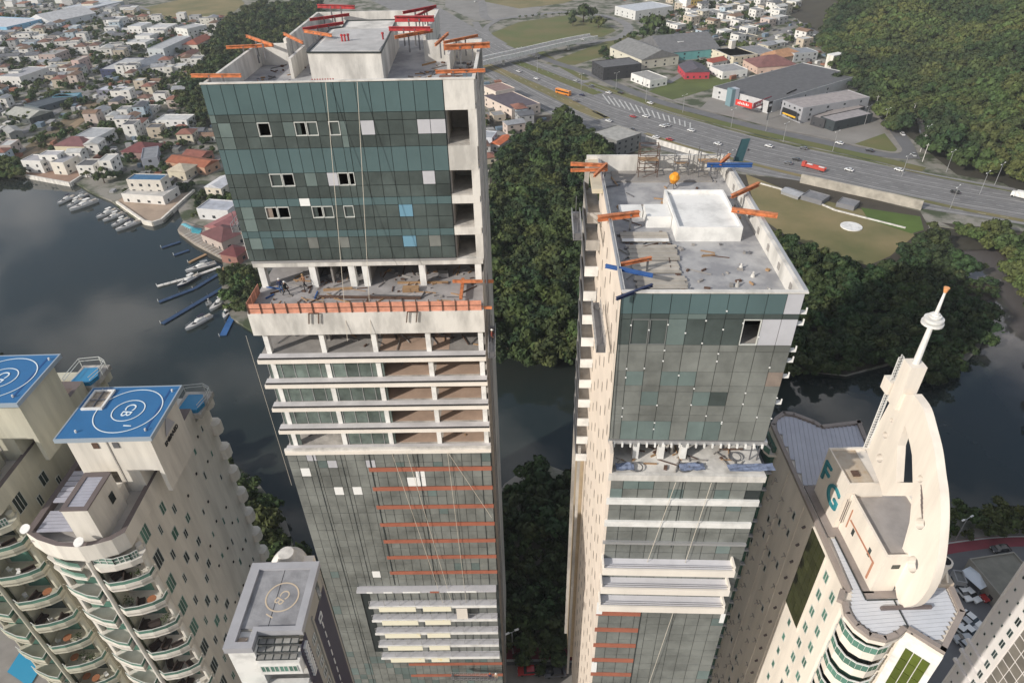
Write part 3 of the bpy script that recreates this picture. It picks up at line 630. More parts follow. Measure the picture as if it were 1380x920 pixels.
for f in range(22):
    a=47.95+3.27*f-(.0 if f==0 else .3); b=47.95+3.27*(f+1)-.3
    for c in range(ncb):
        x0=u0+c*cwb
        for r,(p,q) in enumerate(((a,a+1.4),(a+1.4,b))):
            k='t' if rnd.random()<(.08 if f<1 else .02) or (f==0 and c in(1,2) and r==0) else 'l' if rnd.random()<.004 else 'g'; z=rnd.uniform(0,.02)
            if f==0 and c==9 and r==1: continue
            if 1+f<=7: B.piece('glass_panel',mm[k],x0+.03,x0+cwb-.03,VB-.05-z,VB-z,p+.03,q-.03)
            else: B.box(stb[k],x0+.03,x0+cwb-.03,VB-.05-z,VB-z,p+.03,q-.03)
for k in stb: 
    o=stb[k].build('glass_panel',mm[k],B.o); o['kind']='stuff'
for h,ur in ((50.57,20.9),(53.84,20.75)): B.piece('floor_band',white,u0,ur+.1,VB-.3,VB-.06,h,h+.75)
B.piece('balcony_slab',alu,u0,20.9,VB-.35,VB-.06,57.0,57.3)
for i,h in enumerate((60.3,63.55,66.8)):
    ur=19.9-.0*i
    B.piece('balcony_slab',mat('pale balcony deck',(.70,.69,.72),.8,noise=.15,scale=.6),u0+.1,ur,-3.0,VB-.06,h-.35,h-.1); B.piece('balcony_slab',ocream,u0+.05,ur+.1,-3.2,-3.0,h-.5,h+.45)
    B.part('balcony_wall',ocream,[(u0+.05,u0+.2,-3.0,VB-.06,h-1.0,h-.1),(ur-.1,ur+.1,-3.0,VB-.06,h-1.0,h-.1)]); B.piece('balcony_rail',steel,u0+.3,ur-.1,-2.98,-2.93,h-.85,h-.8)
for i in range(5):
    h=69.9+3.27*i-.35; B.piece('floor_band',orbar,u0,u0+5.0,VB-.14,VB-.06,h,h+.75)
B.piece('floor_band',orbar,9.7,10.8,VB-.14,VB-.06,66.9+.8,67.9+.8)
B.part('corner_mullion',mull,[(u0+5.0,u0+5.1,VB-.12,VB-.05,67.5,88),(u0+7,u0+7.05,VB-.12,VB-.05,48,58)])
for h in (67.8,80.3): B.piece('light_panel',wpan,u0+.0,u0+.65,VB-.16,VB-.1,h,h+2.2)
B.piece('light_panel',wpan,20.4,20.9,VB-.16,VB-.1,69.5,71.2)
for l,a,b in (('left slanting rope over the glass of the right tower',(12.7,47.9),(11.2,60)),('right slanting rope over the glass of the right tower',(16,47.9),(15.1,60)),('long rope down the lower facade of the right tower',(15,68),(13.6,86))):
    ropeobj(l,B.w(a[0],-2.1,a[1]),B.w(b[0],-2.1,b[1]),.04)
ropeobj('black cable beside the left edge of the right tower glass',B.w(u0-.3,-.4,28.6),B.w(u0-.1,-.4,44),.05)

# loose site debris on decks
def debris(name,label,F_,u0_,u1_,v0_,v1_,h,n,seed):
    r=random.Random(seed); mb=MB()
    for i in range(n):
        u,v=r.uniform(u0_,u1_),r.uniform(v0_,v1_); p=Vector(F_.l(u,v,h)); a=r.uniform(0,3.14); L0=r.choice((.3,.5,1.2,2.2)); d=Vector((math.cos(a),math.sin(a),0))*L0/2; z=Vector((0,0,r.uniform(.04,.12)))
        mb.beam(p-d+z,p+d+z,r.uniform(.06,.3 if L0<1 else .1),r.uniform(.04,.2),r.randrange(4))
    o=mb.build(name,[wood,steel,concd,rust],F_.o); o['kind']='stuff'
debris('site_debris','',A,-26,-19,1,14.5,17.5,60,1); debris('site_debris','',A,-10,-4.5,6,14.5,17.5,60,2); debris('site_debris','',A,-25.5,-4.5,-3.8,3.5,35.8,130,3)
debris('site_debris','',B,7.5,20,2,28,30,110,4); debris('site_debris','',B,7,20,-1.2,4,47.3,60,5)
for i,h in enumerate(Lv[:5]): debris('site_debris','',A,-25.5,-4.5,-3.4,2,h-.02,40 if i==0 else 14,10+i)
# ================================================================== TWIN CREAM TOWERS (left)
winpat={}
def winmesh(w,h,n,key,glassm):
    k=(round(w,2),round(h,2),n,key)
    if k in winpat: return winpat[k]
    f=MB(); t=.07
    f.box(-w/2,w/2,-.05,.03,-h/2,-h/2+t).box(-w/2,w/2,-.05,.03,h/2-t,h/2)
    for i in range(n+1):
        x=-w/2+(w-t)*i/n; f.box(x,x+t,-.05,.03,-h/2+t,h/2-t)
    p=MB()
    for i in range(n):
        x=-w/2+(w-t)*i/n+t; p.box(x,x+(w-t)/n-t,-.02,.0,-h/2+t,h/2-t)
    winpat[k]=(f.mesh('window',frame),p.mesh('pane',glassm)); return winpat[k]
def window(parent,loc,rz,w,h,n=2,key='d',g=None):
    f,p=winmesh(w,h,n,key,g or {'d':winm,'g':wing}[key]); o=inst('window',f,parent,loc,rz); inst('pane',p,o); return o
K=1.85
def cream_tower(label,du,dv,dh,rm,pitch=2.95,padtext=True,extra=True):
    T=Fr('apartment_tower',label,'apartment tower',-30+du,36+dv,0,0,K)
    def S(*b): return (b[0]+du,b[1]+du,b[2]+dv,b[3]+dv,b[4]+dh,b[5]+dh)
    bot=(H/K)-.0-dh
    front=[(-26.3,29.7),(-26.93,29.13),(-27.86,28.8),(-28.88,28.6),(-30.43,28.76),(-31.95,29.29),(-33.1,29.95)]
    poly=[(-26.5,42.2),(-26.3,29.7)]+front[1:]+[(-33.1,42.2)]
    def pl(pts): return [T.l(a+du,b+dv,0)[:2] for a,b in pts]
    Z=lambda h: H-K*(h+dh)
    # body: set back behind the balconies, side walls full depth
    body=MB(); body.prism(pl([(-26.5,44),(-26.5,30.8),(-27.2,30.3),(-29.2,30.3),(-29.6,30.0),(-33,30.3),(-33,44)]),0,Z(37.8)); body.build('wall',rm,T.o)
    sl=MB(); sl.prism(pl(poly),Z(37.8),Z(36.9)); sl.build('roof_slab',rm,T.o)
    par=MB()
    pts=pl(poly); n=len(pts); cx=sum(p[0] for p in pts)/n; cy=sum(p[1] for p in pts)/n
    ins=[(p[0]+(cx-p[0])*.07,p[1]+(cy-p[1])*.05) for p in pts]
    for i in range(n):
        j=(i+1)%n; par.add([(*pts[i],Z(36.9)),(*pts[j],Z(36.9)),(*ins[j],Z(36.9)),(*ins[i],Z(36.9)),(*pts[i],Z(36.3)),(*pts[j],Z(36.3)),(*ins[j],Z(36.3)),(*ins[i],Z(36.3))],[(4,5,6,7),(0,4,5,1)[::-1],(2,6,7,3)[::-1]],0)
    par.build('parapet',rm,T.o)
    gut=MB(); in2=[(p[0]+(cx-p[0])*.12,p[1]+(cy-p[1])*.09) for p in pts]
    for i in range(n):
        j=(i+1)%n; gut.add([(*pts[i],Z(36.29)),(*pts[j],Z(36.29)),(*in2[j],Z(36.29)),(*in2[i],Z(36.29)),(*in2[j],Z(36.9)),(*in2[i],Z(36.9))],[(0,1,2,3),(3,2,4,5)])
    gut.build('coping',brown,T.o)
    T.part('terrace_floor',mat('terrace floor',(.47,.44,.41),.8,noise=.25,scale=.4),[S(-32.8,-26.8,29.6,42,36.85,36.9)])
    # helipad block
    b=S(-30.7,-24.35,33.3,38.6,31,31.35)
    hp=T.part('helipad_block',rm,[S(-30.6,-24.9,33.9,38.3,31.35,34.8),S(-30.6,-30.1,33.9,38.3,34.8,36.9),S(-28.2,-26.6,33.9,38.3,34.8,36.9),S(-25.2,-24.9,33.9,38.3,34.8,36.9),S(-30.1,-25.2,35.5,38.3,34.8,36.9)])
    T.part('helipad_deck',[padblue],[b]); T.part('helipad_edge',mat('pad edge',(.30,.36,.42),.6),[S(-30.8,-24.25,33.2,33.3,30.98,31.3),S(-30.8,-24.25,38.6,38.7,30.98,31.3),S(-30.8,-30.7,33.3,38.6,30.98,31.3),S(-24.35,-24.25,33.3,38.6,30.98,31.3)])
    T.part('helipad_line',mat('dark blue line',(.01,.07,.22),.7),[S(-25.0,-24.85,33.8,38.3,30.985,31.0)])
    T.part('block_joint',conc,[S(-27.95,-27.85,33.86,33.9,31.35,36.8)])
    for x,c in ((-28.75,rust),(-27.35,steel)): T.part('vent_opening',c,[S(x-.2,x+.2,33.84,33.9,32.0,32.5)])
    # roof hatch
    T.part('hatch_recess',mat('hatch stone',(.45,.38,.30),.9,noise=.5,scale=1.5),[S(-30.25,-29.05,36.3,38.1,30.95,31.0)])
    T.part('hatch_kerb',white,[S(-30.4,-28.9,36.15,36.3,30.85,31.0),S(-30.4,-28.9,38.1,38.25,30.85,31.0),S(-30.4,-30.25,36.3,38.1,30.85,31.0),S(-29.05,-28.9,36.3,38.1,30.85,31.0)])
    T.part('hatch_stair',steel,[S(-30.2,-29.1,37.1,37.2,30.86,30.95),S(-29.7,-29.62,36.3,38.1,30.87,30.94)])
    # circles and letters
    cm=mat('pad marking',(.70,.78,.82),.7); ctr=T.l(-27.0+du,36.0+dv,30.98+dh)
    for r in (2.28,1.12):
        rg=MB(); r*=K; m_=48
        for i in range(m_):
            a,b2=i*2*math.pi/m_,(i+1)*2*math.pi/m_; w=.13
            rg.add([((r-w)*math.cos(a),(r-w)*math.sin(a),0),(r*math.cos(a),r*math.sin(a),0),(r*math.cos(b2),r*math.sin(b2),0),((r-w)*math.cos(b2),(r-w)*math.sin(b2),0),
              ((r-w)*math.cos(a),(r-w)*math.sin(a),.02),(r*math.cos(a),r*math.sin(a),.02),(r*math.cos(b2),r*math.sin(b2),.02),((r-w)*math.cos(b2),(r-w)*math.sin(b2),.02)],[(0,3,2,1),(4,5,6,7),(0,1,5,4),(2,3,7,6)])
        rg.build('circle_marking',cm,T.o,ctr)
    text('lettering','CB',1.9,cm,T.o,(-.12,-1,0),(1,-.12,0),(ctr[0],ctr[1]+.1,ctr[2]+.0)); text('lettering','1',1.5,cm,T.o,(-.12,-1,0),(1,-.12,0),(ctr[0]+1.1,ctr[1]-2.9,ctr[2]))
    for x,y in ((-29.6,33.9),(-24.9,33.9),(-24.7,38.0),(-29.8,38.2)): MB().cyl((0,0,0),(0,0,.35),.12,n=8).build('pad_light',white,T.o,T.l(x+du,y+dv,31+dh))
    if extra:
        # stair box on the terrace
        T.part('stair_box',rm,[S(-29.3,-27.6,29.35,32.6,33.6,36.9),S(-31.2,-27.9,32.6,33.6,35.6,36.9)]); T.part('stair_box_coping',brown,[S(-29.35,-27.55,29.3,29.6,33.5,33.6),S(-29.35,-29.0,29.6,32.6,33.5,33.6),S(-27.9,-27.55,29.6,32.6,33.5,33.6),S(-29.0,-27.9,32.2,32.6,33.5,33.6)])
        cg=mat('corrugated roof',(.42,.42,.48),.5,noise=.2)
        for i in range(10): T.piece('roof_sheet',cg,*(S(-29.0,-27.9,29.65+i*.26,29.87+i*.26,33.55,33.6)))
        for i in range(12): T.piece('roof_sheet',cg,*(S(-32.3+i*.0,-29.4,29.9+i*.3,30.15+i*.3,36.2,36.3))) if i<6 else T.piece('roof_sheet',cg,*(S(-32.3,-29.8,32.2+(i-6)*.5,32.6+(i-6)*.5,35.9,36.0)))
        T.part('side_opening',winm,[S(-27.58,-27.54,31.4,31.9,34.6,35.4)])
    # balconies per floor
    nfl=int((H/K-39.5-dh)/pitch)
    shA=[(-28.85,30.2),(-28.75,28.75),(-28.25,28.45),(-27.25,28.57),(-26.3,28.9),(-25.72,29.3),(-25.68,29.9),(-26.0,30.5)]
    shB=[(-32.3,30.2),(-32.2,29.4),(-31.5,28.98),(-30.24,28.49),(-29.35,28.34),(-29.3,30.0)]
    def balc(sh,h,glassrail=True):
        pp=pl(sh); z=Z(h); n=len(pp); cx_=sum(p[0] for p in pp)/n; cy_=sum(p[1] for p in pp)/n
        s_=MB().prism(pp,z-.32,z-.05); s_.build('balcony_slab',rm,T.o)
        o=MB(); g=MB(); r=MB()
        for i in range(1,n-2 if sh is shA else n-1):
            a,b=pp[i-1 if i==0 else i],pp[i+1]; 
            def inn(p,f): 
                d=Vector((cx_-p[0],cy_-p[1])); d.normalize(); return (p[0]+d.x*f,p[1]+d.y*f)
            A1,B1=inn(a,.22),inn(b,.22)
            o.add([(*a,z-.62),(*b,z-.62),(*B1,z-.62),(*A1,z-.62),(*a,z+.55),(*b,z+.55),(*B1,z+.55),(*A1,z+.55)],[(0,3,2,1),(4,5,6,7),(0,1,5,4),(1,2,6,5),(2,3,7,6),(3,0,4,7)])
            c1,d1=inn(a,.1),inn(b,.1); g.beam((*c1,z+.85),(*d1,z+.85),.03,.6); r.beam((*c1,z+1.2),(*d1,z+1.2),.09)
        o.build('balcony_parapet',rm,T.o); g.build('balustrade_glass',wing,T.o); r.build('handrail',frame,T.o)
    for f in range(nfl):
        h=37.75+2.95*(f+.0)+.05
        for k_,(sh,off) in enumerate(((shA,0),(shB,1.35))):
            if k_==0 and f==0:   # closed bay with glazing
                q=pl([(-28.75,28.9),(-27.25,28.75),(-26.3,29.1),(-25.9,29.45)])
                mbw=MB(); 
                for a,b in zip(q,q[1:]): mbw.add([(*a,Z(38.4)),(*b,Z(38.4)),(*b,Z(37.8)),(*a,Z(37.8))],[(0,1,2,3)])
                mbw.build('bay_glazing',wing,T.o)
                fr2=MB()
                for a,b in zip(q,q[1:]):
                    for t in (0,.33,.66,1): fr2.beam((a[0]+(b[0]-a[0])*t,a[1]+(b[1]-a[1])*t-.03,Z(38.4)),(a[0]+(b[0]-a[0])*t,a[1]+(b[1]-a[1])*t-.03,Z(37.8)),.09)
                    for hh in (38.4,38.1,37.8): fr2.beam((a[0],a[1]-.03,Z(hh)),(b[0],b[1]-.03,Z(hh)),.08)
                fr2.build('bay_frame',frame,T.o)
                z=Z(38.4); MB().prism(pl(shA),z-.9,z).build('bay_base',rm,T.o); continue
            if k_==1 and f==0:
                for e in (0,1):
                    z=Z(38.2+e*1.1); MB().prism(pl(shB),z-.5,z-.15).build('bay_base',rm,T.o)
                    q=pl([(-31.4,29.05),(-30.24,28.6),(-29.4,28.45)]); m2=MB()
                    for a,b in zip(q,q[1:]): m2.add([(*a,z-.15),(*b,z-.15),(*b,z+.7),(*a,z+.7)],[(0,1,2,3)])
                    m2.build('bay_glazing',wing,T.o)
                continue
            balc(sh,h+off)
            # furniture, glazed doors
        T.piece('glazed_door',wing if f%3 else winm,*(S(-28.5,-26.9,30.24,30.29,h+.35,h+2.75)))
        T.piece('glazed_door',wing,*(S(-31.9,-29.6,29.96,30.0,h+.7,h+2.75)))
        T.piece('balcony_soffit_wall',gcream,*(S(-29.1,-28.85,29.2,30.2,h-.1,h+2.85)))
        if f>0:
            fm=[mat('dark wicker',(.05,.035,.03),.9),mat('wood table',(.32,.13,.06),.7),white,mat('plant leaves',(.05,.08,.02),.9,noise=.4,scale=2)]
            for q in range(3):
                x=-28.2+q*.75+rnd.uniform(-.1,.1); y=29.3+rnd.uniform(-.1,.3); ty=rnd.choice([0,0,1,2,3]); l=T.l(x+du,y+dv,h-.02+dh); 
                t=thing({0:'sofa',1:'round_table',2:'chair',3:'potted_plant'}[ty],'%s, %s of right balcony stack, %s floor down, %s cream tower'%({0:'dark wicker sofa',1:'round wooden table',2:'white chair',3:'potted shrub'}[ty],['left side','middle','right side'][q],['first','second','third','fourth','fifth','sixth','seventh','eighth','ninth','tenth','eleventh','twelfth','thirteenth'][min(f,12)],'nearer' if du==0 else 'left'),{0:'sofa',1:'table',2:'chair',3:'plant'}[ty],tuple(T.o.location+Vector(l)),rnd.uniform(0,3))
                if ty==0: MB().box(-.8,.8,-.35,.35,.0,.4).build('seat',fm[0],t); MB().box(-.8,.8,.35,.5,0,.85).build('backrest',fm[0],t)
                elif ty==1: MB().cyl((0,0,.7),(0,0,.76),.6,n=14).build('tabletop',fm[1],t); MB().cyl((0,0,0),(0,0,.7),.07).build('leg',fm[1],t)
                elif ty==2: MB().box(-.25,.25,-.25,.25,.4,.46).build('seat',fm[2],t); MB().box(-.25,.25,.2,.25,.46,.95).build('backrest',fm[2],t); MB().beam((-.2,-.2,0),(-.2,-.2,.4),.05).beam((.2,-.2,0),(.2,-.2,.4),.05).beam((-.2,.2,0),(-.2,.2,.4),.05).beam((.2,.2,0),(.2,.2,.4),.05).build('leg',fm[2],t)
                else:
                    MB().cyl((0,0,0),(0,0,.5),.22,.3).build('pot',concd,t); c=MB()
                    for _ in range(60):
                        a=Vector((rnd.gauss(0,.3),rnd.gauss(0,.3),.9+rnd.gauss(0,.3))); b=Vector((rnd.uniform(-.2,.2),rnd.uniform(-.2,.2),rnd.uniform(-.2,.2))); c.add([a,a+b,a+b+Vector((.1,-.1,.1)),a+Vector((-.1,.1,.1))],[(0,1,2,3)])
                    c.build('leaves',fm[3],t)
        # columns
    for u,v,r in ((-26.15,30.1,.3),(-28.95,28.75,.2),(-29.35,29.6,.17),(-32.3,30,.25)):
        l=T.l(u+du,v+dv,0); MB().cyl((0,0,0),(0,0,Z(38)),r*K*.8,n=10).build('column',rm,T.o,(l[0],l[1],0),smooth=False)
    for f in range(nfl+1): # louvre wall between columns
        T.piece('slat_wall',mat('dark green slats',(.07,.085,.05),.7,noise=.4,scale=2),*(S(-29.3,-28.95,28.9,29.6,38.6+f*2.95,40.9+f*2.95)))
    # windows of the right side wall
    pat=[(31.5,1.2,1.9,3,0,'d'),(33.0,.6,1.2,2,1.5,'d'),(35.3,.6,1.1,2,1.9,'d'),(34.2,.95,1.35,2,.5,'d'),(36.3,.9,1.1,2,1.2,'d'),(38.4,.45,.8,1,0,'d'),(40.5,.45,1.1,1,.8,'d'),(42.6,.45,.8,1,.3,'d')]
    for f in range(int((H/K-37-dh)/2.95)):
        for ci,(v,w,h_,n_,o_,kk) in enumerate(pat):
            if ci>2 and (f*5+ci*3)%4==0: continue
            hh=38.6+2.95*f+o_; l=T.l(-26.5+du,v+dv,hh+dh); ww=w*1.5*(rnd.choice((.8,1.0)) if ci else 1)
            window(T.o,(l[0]+.03,l[1],l[2]),R_(90),ww,h_*1.5,n_,'g' if rnd.random()<.35 else 'd')
        for v in (37.4,39.5,41.6):
            if rnd.random()<.8:
                l=T.l(-26.48+du,v+dv,38+2.95*f+rnd.uniform(0,1)+dh); MB().box(0,.12,-.15,.15,-.2,.2).build('wall_vent',dark,T.o,l)
    T.part('wall_joint',cream,[S(-26.52,-26.46,37.2+.0,37.28,37,37.01)])
    # rear rounded balconies
    for f in range(14):
        h=37+2.95*f; q=[(-26.5,44),(-26.1,44.05),(-25.9,44.4),(-25.95,44.9),(-26.3,45.2),(-28,45.2),(-28,44)]
        MB().prism(pl(q),Z(h+1.1),Z(h)).build('rear_balcony',rm,T.o)
    T.part('rear_wall',rm,[S(-33,-26.7,43.9,45,37.5,H/K-dh)])
    # rear pool with railing
    T.part('rear_terrace',conc,[S(-28.2,-25.9,42.2,45.2,36.95,37.4)]); pq=pl([(-27.8,42.4),(-26.2,42.4),(-25.9,43.3),(-26.4,44.4),(-27.6,44.4)]); MB().prism(pq,Z(37)+.05,Z(36.6)).build('pool_basin',mat('pool',(.03,.22,.42),.1),T.o)
    r=MB(); q=[(-28.1,42.3),(-28.1,44.9),(-26.5,45.1),(-25.8,44.6),(-25.7,43.6),(-26,42.3)]; pp=pl(q)
    for a,b in zip(pp,pp[1:]):
        for z in (.6,1.1): r.beam((*a,Z(36.6)+z),(*b,Z(36.6)+z),.08)
        r.beam((*a,Z(37)),(*a,Z(36.6)+1.1),.08)
    r.build('pool_railing',frame,T.o)
    for x,y,c in ((-32.9,29.95,None),(-28.7,28.75,None)):
        l=T.l(x+du,y+dv,36.0+dh); m3=MB(); 
        m3.cyl((0,0,0),(0,-.15,.25),.25,.62,14).cyl((0,-.15,.25),(0,-.17,.3),.62,.6,14); m3.build('dish_antenna',white,T.o,l)
    l=T.l(-24.86+du,36.2+dv,33.6+dh)
    if du==0: text('lettering','EMBRAED',.92,mat('black letters',(.015,.015,.018),.6),T.o,(0,1,0),(0,0,1),(l[0],l[1],l[2]),.05)
    if du==0: MB().add([(0,-1.4,0),(0,1.4,0),(0,.0,2.2),(.06,-1.4,0),(.06,1.4,0),(.06,0,2.2)],[(0,2,1),(3,4,5),(0,1,4,3),(1,2,5,4),(2,0,3,5)]).build('emblem',mat('emblem grey',(.42,.42,.46),.6),T.o,(l[0]+.02,l[1]+.2,l[2]+.9))
    return T
CB1=cream_tower('nearer cream balcony tower with blue helipad reading CB 1, at the left',0,0,0,cream)
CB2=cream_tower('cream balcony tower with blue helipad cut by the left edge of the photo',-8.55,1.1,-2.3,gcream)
# extension wall between them (olive side wall of the left tower is its own right wall); pool at the foot
# ================================================================== GREY ROOF BUILDING
S_=Fr('office_building','narrow building with grey roof marked CB 1 and navy stripes on its right side','building',-30,49,0,0,.78)
hr=74.0; kb=H/.78
bw=mat('beige side wall',(.36,.34,.30),.85,noise=.2,scale=.3); 
S_.part('wall',[bw],[(-34.1,-25.9,45.8,54.7,hr+.3,kb)]); S_.part('front_wall',white,[(-34.1,-31.0,43.3,45.78,hr+.5,kb),(-31.0,-25.92,44.0,45.78,hr+9,kb)])
dk=S_.part('roof_deck',[mat('stained roof',(.34,.34,.35),.85,col2=(.17,.17,.18),scale=.5,bump=.2,detail=9)],[(-33.2,-26.6,45.9,53.9,hr+.05,hr+.28)])
gp=mat('grey parapet',(.38,.38,.40),.8,noise=.2,scale=.4)
S_.part('parapet',gp,[(-34.4,-25.7,53.9,54.9,hr-.3,hr+.7),(-34.4,-33.2,43.2,53.9,hr-.3,hr+.7),(-26.6,-25.7,45.3,53.9,hr-.3,hr+.7),(-33.2,-31,43.2,44.0,hr-.3,hr+.7),(-31.6,-31.0,44.0,45.3,hr-.3,hr+.7),(-31.6,-26.6,45.3,45.9,hr-.3,hr+.7)])
S_.part('roof_joint',dark,[(-30.0,-29.94,45.9,53.9,hr+.03,hr+.05)])
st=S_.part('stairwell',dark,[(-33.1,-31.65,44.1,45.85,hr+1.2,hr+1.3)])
for i in range(8): S_.piece('stair_tread',mat('stair stone',(.45,.36,.28),.8),-33.1,-32.1,44.15+i*.2,44.33+i*.2,hr+.1+i*.1,hr+.2+i*.1)
cm=mat('pale orange marking',(.55,.45,.33),.8); c0=S_.l(-29.3,50.0,hr+.04); rg=MB()
for i in range(40):
    a,b=i*math.pi/20,(i+1)*math.pi/20; r,w=1.62,.14
    rg.add([((r-w)*math.cos(a),(r-w)*math.sin(a),0),(r*math.cos(a),r*math.sin(a),0),(r*math.cos(b),r*math.sin(b),0),((r-w)*math.cos(b),(r-w)*math.sin(b),0),((r-w)*math.cos(a),(r-w)*math.sin(a),.02),(r*math.cos(a),r*math.sin(a),.02),(r*math.cos(b),r*math.sin(b),.02),((r-w)*math.cos(b),(r-w)*math.sin(b),.02)],[(4,5,6,7),(0,1,5,4),(2,3,7,6)])
rg.build('circle_marking',cm,S_.o,c0); text('lettering','CB',1.3,cm,S_.o,(-.55,-.9,0),(.9,-.55,0),(c0[0],c0[1],c0[2]),.01); text('lettering','1',1.2,cm,S_.o,(-.55,-.9,0),(.9,-.55,0),(c0[0]-.75,c0[1]-1.95,c0[2]),.01)
# skylight grid and bay
for i in range(5):
    for j in range(3):
        S_.piece('skylight_pane',mat('skylight glass',(.38,.37,.34),.35,noise=.5,scale=.8,isl=.25),-30.9+i*.95,-30.02+i*.95,43.0+j*.72,43.66+j*.72,hr+1.9-j*.45+.0,hr+1.96-j*.45)
S_.part('skylight_frame',mull,[(-30.98,-26.1,43.0+j*.72-.06,43.0+j*.72,hr+1.86-j*.45,hr+1.96-j*.45) for j in range(4)]+[(-31.0+i*.95,-30.9+i*.95,43.0+j*.72,43.66+j*.72,hr+1.86-j*.45,hr+1.95-j*.45) for i in range(6) for j in range(3)])
S_.part('bay_wall',white,[(-31,-26.0,42.9,45.2,hr+2.5,hr+5)]);
for i in range(4): 
    l=S_.l(-30.2+i*1.1,42.88,hr+3.7); window(S_.o,l,0,.85,1.0,2,'g')
S_.part('bay_balcony',white,[(-34.3,-26.1,41.8,44,hr+8.0,hr+8.6)])
for i in range(13): S_.piece('balustrade_glass',wing,-34.3+i*.63,-33.72+i*.63,41.75,41.8,hr+6.7,hr+8)
S_.part('handrail',frame,[(-34.3,-26.1,41.7,41.8,hr+6.6,hr+6.7)])
# navy stripes on right wall
S_.part('navy_stripe',navy,[(-25.9,-25.86,48.9,54.3,hr+4.0,kb)]); S_.part('navy_stripe',navy,[(-25.9,-25.86,43.9,46.2,hr+1.5,kb)])
S_.part('side_rib',bw,[(-25.9,-25.85,54.3,54.7,hr+1,kb),(-25.9,-25.7,48.5,48.9,hr+2.5,kb)])
S_.part('recess_window',winm,[(-25.88,-25.84,52.0,53.0,hr+1.2,hr+4.2)])
for i in range(18):
    S_.part('white_slat',white,[(-25.86,-25.78,50.75,50.95,hr+7+i*2.2,hr+8.3+i*2.2)])
    l=S_.l(-25.88,47.6,hr+5.5+i*2.6); window(S_.o,(l[0]+.03,l[1],l[2]),R_(90),.8,1.1,2,'d')
    l=S_.l(-25.88,45.0+.0,hr+5.5+i*2.6)
S_.part('stripe_emblem',white,[(-25.86,-25.72,50.2,50.35,hr+5.2,hr+6.4),(-25.86,-25.72,51.2,51.35,hr+5.2,hr+6.4),(-25.86,-25.72,50.35,51.2,hr+5.2,hr+5.35),(-25.86,-25.72,50.35,51.2,hr+6.2,hr+6.35)])
for i in range(9): S_.piece('sign_letter',white,-25.86,-25.55,44.55,45.5,hr+2.2+i*.75,hr+2.55+i*.75)
for i in range(14):
    l=S_.l(-25.9,42.9+.0,hr+4+i*2.7)
rb_=Fr('low_annex','low domed cream annex just behind the grey roof building','building',-31,57,0,0,.78)
rb_.part('wall',fgc,[(-33,-27.6,56.2,58,hr+2.6,kb)]); l=rb_.l(-31.0,57.4,hr+3.4); m4=MB()
for i in range(4): m4.cyl((0,0,.45*i),(0,0,.45*(i+1)),1.9-.1*i*i,1.9-.1*(i+1)**2 if i<3 else .8,20)
m4.build('dome',concw,rb_.o,l); MB().box(-1,1.6,-.2,.1,0,.6).build('parapet',fgc,rb_.o,rb_.l(-29.5,56.3,hr+2.6))
# ================================================================== FG TOWER
T=Fr('apartment_tower','cream tower with FG sign and white pierced sail sculpture with antenna on its roof','apartment tower',36,46,0,0,1.085)
T.o['category']='apartment tower'
hf=56.5; kf=H/1.085
def pl(pts,F_=T): return [F_.l(a,b,0)[:2] for a,b in pts]
Zf=lambda h,F_=T: H-F_.k*h
curve=[(30.57,37.2),(29.85,36.1),(29.55,34.9),(29.94,33.6),(30.75,32.6),(32.1,32.2),(33.4,32.6),(34.37,33.2)]
roofp=[(31.0,60.0)]+curve+[(36.57,31.0),(40.36,34.7),(40.9,38.3),(40.9,41),(41.5,57.6),(41.9,60.2),(37,59.6),(36.5,60.4),(34.5,61.9),(33.2,62.2),(31.9,61.2)]
T.o.location.z=0
body=[(31.0,60),(30.95,37.4),(31.6,35.6),(33.6,34.6),(35.4,33.4),(40.3,36),(40.8,41),(41.5,59)]
MB().prism(pl(body),0,Zf(hf+.7)).build('wall',fgc,T.o)
MB().prism(pl(roofp),Zf(hf+.7),Zf(hf+.15)).build('roof_slab',fgc,T.o)
lightm=mat('ribbed metal roof',(.62,.64,.68),.45,noise=.12,scale=.6)
# ribbed sheets over the front roof and rear roof
def ribbed(poly,h,dx,dy,step,w,name,m,z=.06):
    """sheets clipped to polygon: strips along (dx,dy)"""
    d=Vector((dx,dy)).normalized(); nrm=Vector((-d.y,d.x)); q=[Vector(p) for p in poly]
    lo=min(p.dot(nrm) for p in q); hi=max(p.dot(nrm) for p in q); s=lo+step*.5
    while s<hi:
        xs=[]
        for i in range(len(q)):
            a,b=q[i],q[(i+1)%len(q)]; da,db=a.dot(nrm)-s,b.dot(nrm)-s
            if (da>0)!=(db>0): p=a+(b-a)*(da/(da-db)); xs.append(p.dot(d))
        xs.sort()
        for i in range(0,len(xs)-1,2):
            a=nrm*s+d*(xs[i]+.15); b=nrm*s+d*(xs[i+1]-.15)
            if (b-a).length>.5: MB().beam((a.x,a.y,h+z/2),(b.x,b.y,h+z/2),w,z).build(name,m,T.o)
        s+=step
fr_poly=pl([(31.6,44),(31.3,37.6),(30.3,35.6),(30.3,34.4),(31.2,33.1),(32.3,32.7),(33.4,33.1),(34.4,33.7),(36.6,31.9),(39.8,34.9),(40.3,38.5),(38.5,41.5),(36,37),(33,37),(32.2,44)])
ribbed(fr_poly,Zf(hf+.05),1,.06,.42,.39,'roof_sheet',lightm)
rear=pl([(31.6,60.8),(31.6,50.2),(35,50.2),(38.5,50.5),(41.2,58),(41.4,59.7),(36.9,59.2),(36.2,60.0),(34.3,61.4),(33.2,61.6)])
ribbed(rear,Zf(hf+.05),.25,1,.55,.52,'roof_sheet',mat('rear metal roof',(.50,.50,.55),.5,noise=.15,scale=.5))
kerb=MB(); rp=pl(roofp); nrp=len(rp)
